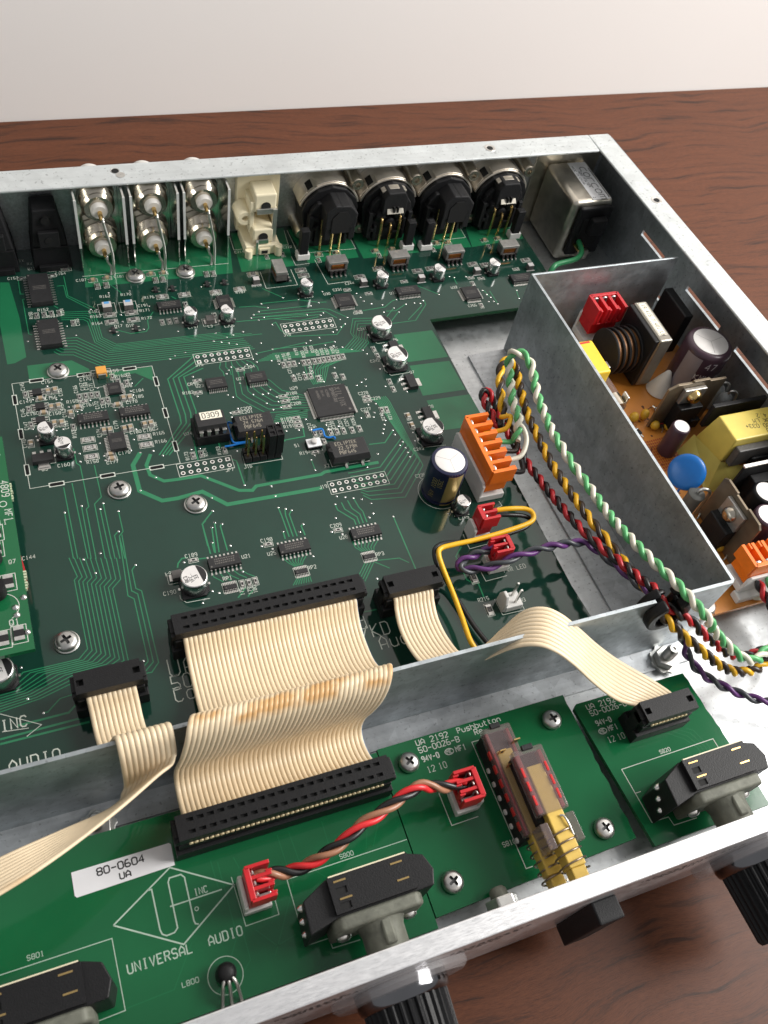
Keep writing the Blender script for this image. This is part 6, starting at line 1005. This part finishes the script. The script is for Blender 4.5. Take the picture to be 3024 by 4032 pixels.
for k in range(64):
    x=rng.uniform(103,136); y=rng.uniform(-62,10); a=rng.uniform(0,3.1)
    if (abs(x-128.4)<5 and abs(y+10.8)<5) or (abs(x-118)<6 and abs(y+30)<5) or (x>132 and y<-10): continue
    d=Vector((math.cos(a),math.sin(a),0)); p=Vector((x,y,PZ+1.1)); t_=k%4
    if t_==0: obj('wire_link',MB().tube([p-d*3-Vector((0,0,1)),p-d*2.8,p+d*2.8,p+d*3-Vector((0,0,1))],.3,6),tin,ps,p,smooth=60)
    elif t_==1:
        e=empty('axial_diode',p,ps); obj('body',MB().lathe(p-d*1.5,p+d*1.5,[(.7,0),(.9,.1),(.9,.9),(.7,1)],12),black,e,smooth=50); obj('band',MB().lathe(p+d*.7,p+d*1.1,[(.93,0),(.93,1)],12),silv,e); obj('lead',MB().tube([p-d*3-Vector((0,0,1)),p-d*2.8,p+d*2.8,p+d*3-Vector((0,0,1))],.25,6),tin,e)
    elif t_==2:
        e=empty('axial_resistor',p,ps); obj('body',MB().lathe(p-d*1.6,p+d*1.6,[(.5,0),(.85,.12),(.7,.3),(.7,.7),(.85,.88),(.5,1)],12),wm['tan'] if k%3 else wm['brown'],e,smooth=50); obj('colour_band',MB().lathe(p-d*.3,p+d*.1,[(.78,0),(.78,1)],12),wm['red'],e); obj('lead',MB().tube([p-d*3-Vector((0,0,1)),p-d*2.8,p+d*2.8,p+d*3-Vector((0,0,1))],.25,6),tin,e)
    else:
        h=rng.uniform(3,5); obj('drop_capacitor',MB().lathe((x,y,PZ+.2),(x,y,PZ+h),[(.8,0),(1.6,.3),(1.7,.6),(1.1,.9),(.3,1)],14),mat('mustard',(.62,.36,.03),.4) if k%2 else black,ps,(x,y,PZ),smooth=60)
for k in range(60):
    pass
mb=MB()
for k in range(90):
    x=rng.uniform(103,136); y=rng.uniform(-70,12); mb.disc(x,y,PZ+.05,rng.uniform(.3,.6),8)
obj('flux_spots',mb,mat('brown_ink',(.10,.035,.010),.6),ps,kind='stuff')
obj('glue_blob',MB().lathe((128,-70.4,PZ),(128.5,-70,PZ+3),[(6.5,0),(5,.5),(1,1)],16),mat('milky_glue',(.62,.56,.44),.35),ps,(128,-70,PZ),smooth=60)
# orange output plug, board stand-off
kk(ps,127.6,-67.4,4,3.96,A*.5,orangep,14.5,'orange_output_plug')
obj('white_header',MB().box(118.6,138,-75.5,-71.6,PZ+.1,PZ+3),whitep,ps,bevel=.3)
obj('stand_off',MB().lathe((107.2,-73.6,Z0),(107.2,-73.6,PZ+1.6),[(3.4,0),(3.4,7.6),(2.9,8.1),(1.2,8.1)],20),tin,ps,(107.2,-73.6,Z0),40)

# ------------------------------------------------------------------ left daughter board
db=empty('daughter_board',(-112,-6,12),label='bright green daughter board raised on the left edge of the main board',cat='circuit board')
dz=12.0
obj('board',MB().box(-150,-97.4,-42.2,31.5,dz-1.6,dz),fmask,db)
def onp(z,nm,x,y,L,W,H,parent,m1,m2):
    mb=MB(); mb.m=0; mb.box(x-L/2,x+L/2,y-W*.22,y+W*.22,z+.05,z+H); mb.m=1; mb.box(x-L/2,x+L/2,y-W/2,y-W*.22,z+.03,z+H*.9); mb.box(x-L/2,x+L/2,y+W*.22,y+W/2,z+.03,z+H*.9); mb.m=2; mb.T=Matrix.Translation((x,y,z)); frame(mb,L/2+.6,W/2+.6,.2)
    return obj(nm,mb,[m1,m2,ink],parent,(x,y,z))
for x,y in ((-102.8,-3.5),(-103.3,-9.0),(-101.4,-20.5),(-104.6,-37.6),(-100.6,-37.0),(-106.5,11),(-105.8,19),(-108.6,-37.8)): onp(dz,'chip_resistor',x,y,2.6,4.2,1.0,db,resblk,solder)
for x,y in ((-104.6,-23.6),(-104.6,-12.6)): obj('small_transistor',MB().lathe((x,y,dz+.6),(x,y,dz+5.0),[(2.6,0),(2.6,.97),(2.5,1)],24),black,db,(x,y,dz),smooth=40)
mb=MB(); text(mb,'Q1',-102.6,-34.0,dz+.05,1.8,0,.24); text(mb,'94V-0',-100.4,30,dz+.05,1.6,-90,.22); text(mb,'4809',-99.8,14.5,dz+.05,2.0,-90,.26); text(mb,'MF1',-99.8,4.0,dz+.05,1.9,-90,.26); text(mb,'Q11',-103.2,-1.0,dz+.05,1.7,0,.22) ; text(mb,'2192',-104.2,-.6+1.2,dz+.05,1.7,0,.2) if False else None; text(mb,'Q7',-100.6,-14.6,dz+.05,1.3,0,.18)
mb.strip([(-104.2+4.6*math.cos(a),-28+4.4*math.sin(a)) for a in [math.radians(-60+q_*12) for q_ in range(12)]],.2,dz+.05)
mb.disc(-99.9,6.2,dz+.05,1.1,20,.85)
obj('white_printing',mb,ink,db)
for x,y in ((-100.6,-28.6),(-100.5,-31),(-98.6,-36.8),(-98.2,-26)): obj('solder_joint',MB().lathe((x,y,dz),(x,y,dz+.7),[(.9,0),(.6,.6),(.1,1)],12),solder,db,(x,y,dz),smooth=60)
mb=MB()
for k in range(7): mb.box(-97.6,-96.9+random.uniform(-.2,.3),-18-k*.9,-17.5-k*.9,dz-1.5,dz-.2); mb.box(-97.6,-97.0+random.uniform(-.2,.3),13-k*.9,13.5-k*.9,dz-1.5,dz-.2)
obj('broken_edge_fibres',mb,mat('glass_fibre',(.55,.60,.42),.8),db,kind='stuff')
can(-107.6,-42.8,8,6.5,('33','VFC.','8K3'),.2)
obj('red_film_capacitor',MB().box(-101.5,-97.6,-17,-9,.1,8.5),redp,main,(-99,-13,0),bevel=.5)

# ------------------------------------------------------------------ three front boards
def fboard(name,poly,label):
    e=empty(name,(sum(p[0] for p in poly)/len(poly),sum(p[1] for p in poly)/len(poly),-1.6),label=label,cat='circuit board')
    mb=MB(); mb.prism(poly,-1.6,0)
    for i in range(len(mb.f)): mb.mi[i]=0 if i==1 else 1
    obj('board',mb,[fmask,edge],e); return e
random.seed(3)
def serr(x,y0,y1,n,slope=0.):
    P=[]
    for k in range(n+1):
        y=y0+(y1-y0)*k/n; P.append((x+slope*k/n+(random.uniform(-.35,.35) if k%2 else 0),y))
    return P
fa=fboard('selector_board',[(-180,-90.6),(-15.9,-90.6),(-15.75,-137.6),(-180,-137.6)],'large green front control board under the lettered logo at lower left')
fb=fboard('pushbutton_board',[(-15.55,-89.9),(43.9,-89.6)]+serr(43.9,-90.6,-133.4,24,1.5)+[(-15.4,-135.2)],'green front board in the middle carrying the two yellow plunger switches')
fcb=fboard('small_switch_board',[(45.3,-94.6),(46.6,-93.4),(84.8,-93.5)]+serr(84.9,-94.6,-137,26,4.2)+[(49.5,-137)],'small green front board at right with one rotary switch')
def outl(mb,pts,w_=.2): mb.strip(pts+[pts[0]],w_,.05)
# selector board printing
mb=MB()
outl(mb,[(-90.6,-112.8),(-75.4,-103.8),(-61.4,-112.5),(-75.9,-121.9)],.36)
mb.strip([(-81.4,-107.5),(-80.6,-107.5),(-80.5,-117.1),(-80.2,-118.2),(-79.3,-118.8),(-77.4,-118.7),(-76.5,-117.9),(-76.5,-107.1),(-76.0,-106.2),(-73.2,-106.2),(-72.5,-107.1),(-72.5,-117.5),(-72.3,-118.3),(-71.6,-118.6)],.34,.05)
mb.strip([(-77.2,-112.7),(-64.5,-112.6)],.32,.052); text(mb,'INC',-71.0,-112.1,.052,1.5,0,.24,.62)
text(mb,'UNIVERSAL',-89.2,-124.2,.05,2.1,0,.3,.66); text(mb,'AUDIO',-70.2,-124.1,.05,2.1,0,.3,.66)
mb.disc(-71.3,-115.1,.055,.55,14,.32)
text(mb,'S800',-34.2,-114.5,.05,1.1,0,.16,.75); text(mb,'L800',-78.1,-130.8,.05,1.1,0,.16,.8); text(mb,'S801',-110.1,-114.4,.05,1.1,0,.16,.75)
mb.strip([(-35.4,-134.0),(-42.4,-133.7),(-42.6,-131.3),(-48.4,-131.2),(-48.6,-115.2),(-15.95,-115.0)],.2,.05)
mb.strip([(-120,-115.5),(-91.4,-115.5),(-91.2,-131.3),(-97.2,-131.5)],.2,.05)
mb.disc(-68.2,-131.4,.05,4.2,36,4.0); mb.strip([(-61.6,-110.5),(-61.0,-122.5),(-52.7,-122.4),(-52.7,-119)],.2,.05)
obj('white_printing',mb,dimink,fa)
mb=MB()
for p in [[(-48,-104),(-47.5,-117),(-56,-131)],[(-45,-104),(-44.4,-112),(-39,-117.6)],[(-36,-104),(-36,-110),(-34.6,-113)],[(-64,-106),(-63.6,-124),(-66,-128)],[(-65.6,-105),(-65.2,-112)],[(-60,-106),(-59.2,-109)],[(-91,-131),(-80,-130.6),(-74,-122)],[(-62,-124),(-61.8,-130),(-64,-132)],[(-25.6,-104),(-25.4,-110),(-27,-114)],[(-59,-124),(-55,-129),(-50,-128)],[(-22,-104),(-22,-109),(-25,-114)]]: mb.strip(p,.25,.03)
obj('trace_pattern',mb,ftrace,fa,kind='stuff')
mb=MB(); mb.m=0; mb.prism([(-98,-98),(-74.4,-97.95),(-74.0,-98.4),(-74.1,-103.6),(-97.6,-104.1),(-98,-103.6)],.03,.12); mb.m=1; text(mb,'80-0604',-92.2,-100.6,.14,1.7,0,.34,.86); text(mb,'UA',-87.2,-103.0,.14,1.5,0,.32,.86)
obj('paper_sticker',mb,[paper,inkblk],fa)
# led with bent legs
e=empty('led',(-68.2,-131.4,0),fa)
obj('holder',MB().lathe((-68.2,-131.2,.1),(-68.0,-131.6,6),[(2.4,0),(2.4,3.6),(2.0,4.8),(1.0,5.4)],24),black,e,smooth=50)
for a in (-2.2,0,2.3): obj('lead',rod([(-68+a*.35,-132.6,4.6),(-68+a*.7,-134.2,4.0),(-68.2+a,-137.6,.4),(-68.3+a*1.05,-139.5,.2)],.42,8),tin,e,smooth=60)
# pushbutton board printing
mb=MB()
text(mb,'UA 2192',-4.3,-92.0,.05,1.55,0,.24,.80); text(mb,'Pushbutton',8.5,-91.9,.05,1.55,0,.24,.76); text(mb,'50-0026-B',-4.3,-94.2,.05,1.55,0,.24,.78); text(mb,'94V-0',-4.3,-96.8,.05,1.45,0,.3,.58); text(mb,'MF1',6.0,-96.8,.05,1.45,0,.3,.62)
mb.strip([(4.0+1.3*math.cos(a),-96.1+.85*math.sin(a)) for a in [2*A*k/18 for k in range(19)]],.26,.05); text(mb,'ME',3.2,-96.6,.052,1.05,0,.22,.7)
text(mb,'12',-3.9,-100.1,.05,1.7,0,.17,.62); text(mb,'10',-.4,-100.1,.05,1.7,0,.17,.62); text(mb,'Rev',13.2,-93.7,.05,1.55,0,.24,.76); text(mb,'S810',8.4,-124.6,.05,1.2,0,.2,.7)
mb.strip([(14.6,-95.4),(11.3,-95.4),(12.0,-131.4),(14,-131.4)],.2,.05); mb.strip([(-3.2,-106),(-3.0,-115.2),(4.9,-115.1)],.2,.05)
obj('white_printing',mb,ink,fb)
# twin latching switch
sw_=empty('twin_push_switch',(16,-112,0),fb,label='stacked smoky clear push switches with yellow plungers')
obj('lower_body',MB().box(11.9,19.6,-126,-96.4,.1,7.4),blackg,sw_,bevel=.3)
obj('lower_cover',MB().box(11.2,19.8,-125.6,-95.8,7.4,10.8),clearp,sw_,bevel=.6); obj('lower_slider',MB().box(13.2,17.8,-136,-102.4,5.0,9.6),yelp,sw_,bevel=.3)
obj('upper_body',MB().box(14.4,21.6,-124.4,-106.4,10.9,14.8),blackg,sw_,bevel=.3)
obj('upper_cover',MB().box(13.6,22.6,-123.2,-105.8,14.8,18.2),clearp,sw_,bevel=.6); obj('upper_slider',MB().box(16.0,20.6,-137,-110.6,12.4,17.6),yelp,sw_,bevel=.3)
obj('cover_wing',MB().box(13.0,15.4,-131.6,-125.0,11.0,17.4),clearp,sw_,bevel=.3); obj('cover_wing',MB().box(21.4,24.0,-131.4,-124.0,9.0,16.0),clearp,sw_,bevel=.3)
obj('cover_tab',MB().box(16.4,19.6,-106.6,-105.2,17.8,18.9),blackg,sw_,bevel=.2); obj('cover_tab',MB().box(13.6,16.6,-96.6,-95.2,10.4,11.5),blackg,sw_,bevel=.2)
redw=mat('red_window',(.55,.02,.02),.3)
for k in range(3):
    for x in (14.3,21.2): obj('contact_slot',MB().box(x-.35,x+.35,-113.2-k*3.7,-110.6-k*3.7,17.9,18.32),redw,sw_,bevel=.1)
for k in range(6): obj('contact_slot',MB().box(11.0,11.5,-104-k*3.9,-101.8-k*3.9,8.0,9.6),redw,sw_,bevel=.1)
obj('contact_plate',MB().box(12.0,12.5,-124,-103,7.5,9.8),redw,sw_)
for x,y in ((13.6,-103.5),(18.6,-101.8),(14.4,-107.6)):
    mb=MB(); mb.box(x-.9,x+.9,y-.15,y+.15,10.6,13.6); mb.m=1; mb.box(x-.35,x+.35,y-.2,y+.2,11.6,12.8); obj('solder_tag',mb,[gold,hole],sw_)
for k in range(6): obj('side_rivet',MB().lathe((12.0,-105-k*3.9,2.4),(11.4,-105-k*3.9,2.4),[(.8,0),(.7,1)],12),whitep,sw_)
def spring(x,z,y0,y1,R_,n,nm='return_spring'):
    P=[]; N=int(n*14)
    for k in range(N+1): a=2*A*k/14; P.append((x+R_*math.cos(a),y0+(y1-y0)*k/N,z+R_*math.sin(a)))
    obj(nm,MB().tube(P,.28,6),mat('spring_steel',(.30,.24,.18),.35,1),sw_,smooth=70)
for x0,x1,y0,y1,z0,z1 in ((11.9,12.9,-125,-97,7.5,9.6),(18.2,19.2,-125,-97,7.5,9.6),(14.2,15.6,-122.6,-107,14.9,17.3),(20.8,22.0,-122.6,-107,14.9,17.3)): obj('inner_rail',MB().box(x0,x1,y0,y1,z0,z1),mat('dark_red_rail',(.25,.015,.015),.35),sw_,bevel=.2)
spring(18.3,14.6,-127.6,-138,3.7,4.2); spring(15.5,6.4,-126.4,-138,3.4,5.0)
obj('latch_wire',rod([(19.0,-124.6,17.9),(19.8,-125.0,18.3),(20.2,-127,18.3),(20.6,-129.8,17.4)],.3,8),tin,sw_,smooth=60); obj('plunger_tip',MB().box(13.6,17.4,-141,-136,4.6,9.0),yelp,sw_,bevel=.3); obj('plunger_tip',MB().box(16.3,20.3,-141,-137,12.8,17.2),yelp,sw_,bevel=.3)
# small switch board printing
mb=MB()
text(mb,'UA 2192',49.2,-96.0,.05,1.55,0,.24,.80); text(mb,'50-0026-C',49.4,-98.1,.05,1.55,0,.24,.78); text(mb,'94V-0',49.7,-101.3,.05,1.45,0,.3,.58); text(mb,'MF1',52.6,-103.8,.05,1.45,0,.3,.62)
mb.strip([(50.6+1.3*math.cos(a),-103.2+.85*math.sin(a)) for a in [2*A*k/18 for k in range(19)]],.26,.05); text(mb,'ME',49.8,-103.7,.052,1.05,0,.22,.7)
text(mb,'12',50.8,-107.0,.05,1.7,0,.17,.62); text(mb,'10',54.2,-107.0,.05,1.7,0,.17,.62); text(mb,'S820',64.4,-114.4,.05,1.1,0,.16,.75)
mb.strip([(83.0,-117.7),(82.8,-114.9),(50.6,-115.1),(51.8,-131.0),(57.3,-131.1),(57.7,-133.6),(65.3,-133.8)],.2,.05); mb.strip([(51.1,-122.4),(53,-122.4)],.2,.05)
obj('white_printing',mb,ink,fcb)
mb=MB()
for k in range(4): mb.strip([(69+k*2.4,-109-k*.2),(74+k*1.4,-112.4+k*.5),(76.5+k*1.2,-116),(77+k*1.2,-119)],.22,.03)
obj('trace_pattern',mb,ftrace,fcb,kind='stuff')
# rotary switches
def rotary(xc,board):
    e=empty('rotary_switch',(xc,-126,0),board); zt_=18.0
    mb=MB(); mb.prism([(xc-16.6,-124.2),(xc-10.4,-121.2),(xc+10.3,-121.2),(xc+14.2,-122.6),(xc+15.6,-126.5),(xc+14.4,-130.0),(xc-10.4,-130.2),(xc-16.9,-131.6)],.4,zt_-1.6); obj('body',mb,black,e,bevel=.3)
    mb=MB(); xs=[xc-10.2,xc-9.0,xc-6.0,xc+5.6,xc+8.8,xc+10.0]; mb.box(xc-10.2,xc+10.0,-129.6,-121.3,zt_-1.65,zt_-.35)
    mb.holes([xc-10.2,xc-8.8,xc-6.2,xc+10.0],[-129.6,-129.0,-127.4,-125.6,-124.0,-121.3],{(1,1),(1,3)},zt_,.34)
    mb.m=0; mb.add([(xc-10.2,-129.6,zt_-.35),(xc+10,-129.6,zt_-.35),(xc+10,-121.3,zt_-.35),(xc-10.2,-121.3,zt_-.35),(xc-10.2,-129.6,zt_),(xc+10,-129.6,zt_),(xc+10,-121.3,zt_),(xc-10.2,-121.3,zt_)],[(0,1,5,4),(1,2,6,5),(2,3,7,6),(3,0,4,7)])
    obj('top',mb,[black,hole],e)
    for x,y in ((xc-7.4,-122.6),(xc-7.0,-126.6),(xc+6.8,-122.8),(xc+7.2,-126.8)): obj('contact_blade',MB().box(x-1.5,x+1.5,y-.2,y+.2,zt_,zt_+.14),gold,e)
    obj('rear_edge_strip',MB().box(xc-9.8,xc+9.6,-121.35,-121.05,zt_-.8,zt_+.1),cream,e)
    mb=MB(); mb.prism([(xc-11.4,3.0),(xc+10.8,3.0),(xc+10.8,15.4),(xc+9.4,17.4),(xc-9.6,17.4),(xc-11.4,15.4)],130.0,133.2,'y'); obj('cast_frame',mb,caste,e,bevel=.8,seg=3,smooth=50)
    obj('shaft_boss',MB().lathe((xc+.4,-132.6,10.6),(xc+.4,-141.1,10.6),[(6.4,0),(5.6,.15),(5.2,.3),(5.2,1)],32),caste,e,(xc,-133,10.6),50)
    obj('boss_rib',MB().box(xc-.8,xc+2.0,-139,-133,12,16.4),caste,e,bevel=.6,smooth=50)
    for s_ in (-1,1): obj('frame_screw',MB().lathe((xc+s_*8.4,-133.1,8),(xc+s_*8.4,-134.3,8),[(1.9,0),(1.7,.6),(.8,1)],16),solder,e,None,50)
    for s_ in range(3): obj('rivet',MB().lathe((xc-15.4,-124.5-s_*2.6,zt_-7-s_*2),(xc-17.6,-124.6-s_*2.6,zt_-7-s_*2),[(1,0),(.9,.7),(.4,1)],12),solder,e,None,50)
rotary(-32.0,fa); rotary(68.6,fcb); rotary(-107.6,fa)
# knobs and power button outside the panel
def knob(xc,label):
    e=empty('control_knob',(xc,-147,10.6),label=label,cat='knob',group='black fluted knobs on the front panel')
    obj('clear_skirt',MB().lathe((xc,-146.1,10.6),(xc,-148.6,10.6),[(16.4,0),(16.4,1.4),(15.2,2.4),(11,2.5)],56),skirtp,e,(xc,-146.1,10.6),35)
    obj('chrome_collar',MB().lathe((xc,-146.2,10.6),(xc,-151.0,10.6),[(11.0,0),(11.0,3.0),(10.6,4.2),(9.8,4.8)],48),mat('dark_chrome',(.20,.20,.21),.12,1),e,(xc,-146.2,10.6),35)
    mb=MB(); v=[];fs=[]; n=120
    for yy,rr in ((-150.8,10.0),(-167,9.3),(-168,8.6)):
        for k in range(n): r_=rr*(1.0 if k%4 in(0,1) else .93); a=2*A*k/n; v.append((xc+r_*math.cos(a),yy,10.6+r_*math.sin(a)))
    for j in range(2):
        for k in range(n): fs.append((j*n+k,j*n+(k+1)%n,(j+1)*n+(k+1)%n,(j+1)*n+k))
    fs.append(tuple(2*n+k for k in range(n))); mb.add(v,fs); obj('fluted_grip',mb,black,e,(xc,-151,10.6))
knob(-31.6,'black fluted knob on the front panel below the logo board rotary switch'); knob(68.6,'black fluted knob at the right end of the front panel')
pb=obj('power_button',MB().box(15.4,22.2,-151.3,-146.02,-5,22),blackg,None,(18.8,-148,8),bevel=.4,label='tall black rectangular push button on the front panel face',cat='button')

# ------------------------------------------------------------------ screws and nuts
def screw(x,y,label,group,r=3.25,z=0.,rot=.3,washer=True):
    e=empty('pan_head_screw',(x,y,z),label=label,cat='screw',group=group)
    if washer: obj('washer',MB().lathe((x,y,z+.06),(x,y,z+.55),[(r+.35,0),(r+.35,.8),(r+.2,1)],28),tin,e,smooth=40)
    # domed head with a cross recess
    mb=MB(); N=48; prof=[(1.0,.55,0),(1.0,1.0,0),(.94,1.5,0),(.80,1.95,0),(.62,2.2,0)]; v=[];fs=[]; c45=1/math.sqrt(2)
    for f_,h_,_ in prof:
        for k in range(N): a=2*A*k/N; v.append((x+r*f_*math.cos(a),y+r*f_*math.sin(a),z+h_))
    for j in range(len(prof)-1):
        for k in range(N): fs.append((j*N+k,j*N+(k+1)%N,(j+1)*N+(k+1)%N,(j+1)*N+k))
    # inner loop: cross outline, one vertex for each of the N
    b=len(v); arm=.50*r; hw=.13*r
    def cross(a):
        ca,sa=math.cos(a-rot),math.sin(a-rot)
        m=max(abs(ca),abs(sa)); n_=min(abs(ca),abs(sa))
        t1=arm/m
        d=t1 if n_*t1<=hw else hw/max(n_,1e-6)
        return d*math.cos(a),d*math.sin(a)
    for k in range(N): px,py=cross(2*A*k/N); v.append((x+px,y+py,z+2.28))
    j=len(prof)-1
    for k in range(N): fs.append((j*N+k,j*N+(k+1)%N,b+(k+1)%N,b+k))
    b2=len(v)
    for k in range(N): px,py=cross(2*A*k/N); v.append((x+px*.8,y+py*.8,z+1.2))
    mb.add(v,fs); mb.m=1; 
    mb.add(v,[(b+k,b+(k+1)%N,b2+(k+1)%N,b2+k) for k in range(N)]+[tuple(b2+k for k in range(N))])
    obj('head',mb,[mat('screw_steel',(.56,.55,.53),.36,1,.12,500),mat('recess_dark',(.13,.13,.13),.5,.7)],e,smooth=35)
G1='pan head screws holding the main board'; G2='pan head screws holding the front boards'
for x,y,l,r_ in [(-77.5,66.4,'pan head screw in a light green patch above the slotted rectangle',.7),(-66.7,12.6,'pan head screw just below the slotted white rectangle',.25),(-45.0,1.9,'pan head screw beside the wide green bus tracks, under the seven hole footprint',.5),(-89.9,-36.2,'pan head screw above the left ribbon plug',.4),(-43.4,109.6,'pan head screw between left and middle coax sockets',.9),(-24.6,109.2,'pan head screw between middle and right coax sockets',.6)]: screw(x,y,l,G1,rot=r_)
for x,y,l,r_ in [(-8.4,-96,'pan head screw right of the wide ribbon plug on the pushbutton board',.6),(36.7,-96,'pan head screw at far right corner of the pushbutton board',.2),(-8.4,-128.6,'pan head screw right of the middle rotary switch',.45),(37.3,-128.5,'pan head screw near the front panel, right of the yellow plungers',.3)]: screw(x,y,l,G2,2.9,0,r_,False)
def nut(x,y,z,label,R_=4.0):
    e=empty('keps_nut',(x,y,z),label=label,cat='nut',group='toothed nuts on the partition foot')
    mb=MB(); P=[]
    for k in range(32): a=2*A*k/32; r_=5.0 if k%4<2 else 4.4; P.append((x+r_*math.cos(a),y+r_*math.sin(a)))
    mb.prism(P,z,z+.9); obj('toothed_washer',mb,tin,e,bevel=.1)
    obj('hexagon',MB().prism([(x+R_*math.cos(k*A/3+.4),y+R_*math.sin(k*A/3+.4)) for k in range(6)],z+.9,z+3.4),tin,e,bevel=.35)
    pr=[(1.9,0)]
    for k in range(6): pr+=[(1.95,.2+k*.8),(1.6,.6+k*.8)]
    pr+=[(1.3,5.4),(.6,5.4),(.6,5.0)]
    obj('stud',MB().lathe((x,y,z+3.0),(x,y,z+8.6),pr,18),tin,e,(x,y,z+3),40)
nut(86.4,-85.4,Z0+1.3,'toothed nut on a stud beside the right ribbon plug'); nut(-90.6,-86.8,Z0+1.3,'toothed nut half hidden under the left trailing ribbon')
e=empty('panel_nut',(1.0,-137.6,-4),label='large grey hexagon nut at the inner face of the front panel',cat='nut')
mb=MB(); mb.prism([(1.2+4.4*math.cos(k*A/3),3.2+4.4*math.sin(k*A/3)) for k in range(6)],136.2,141.1,'y'); obj('hexagon',mb,tin,e,bevel=.4); obj('stud',MB().lathe((1.2,-136.3,3.2),(1.2,-133.6,3.2),[(2.4,0),(2.3,.7),(1.6,1)],18),caste,e,smooth=40)
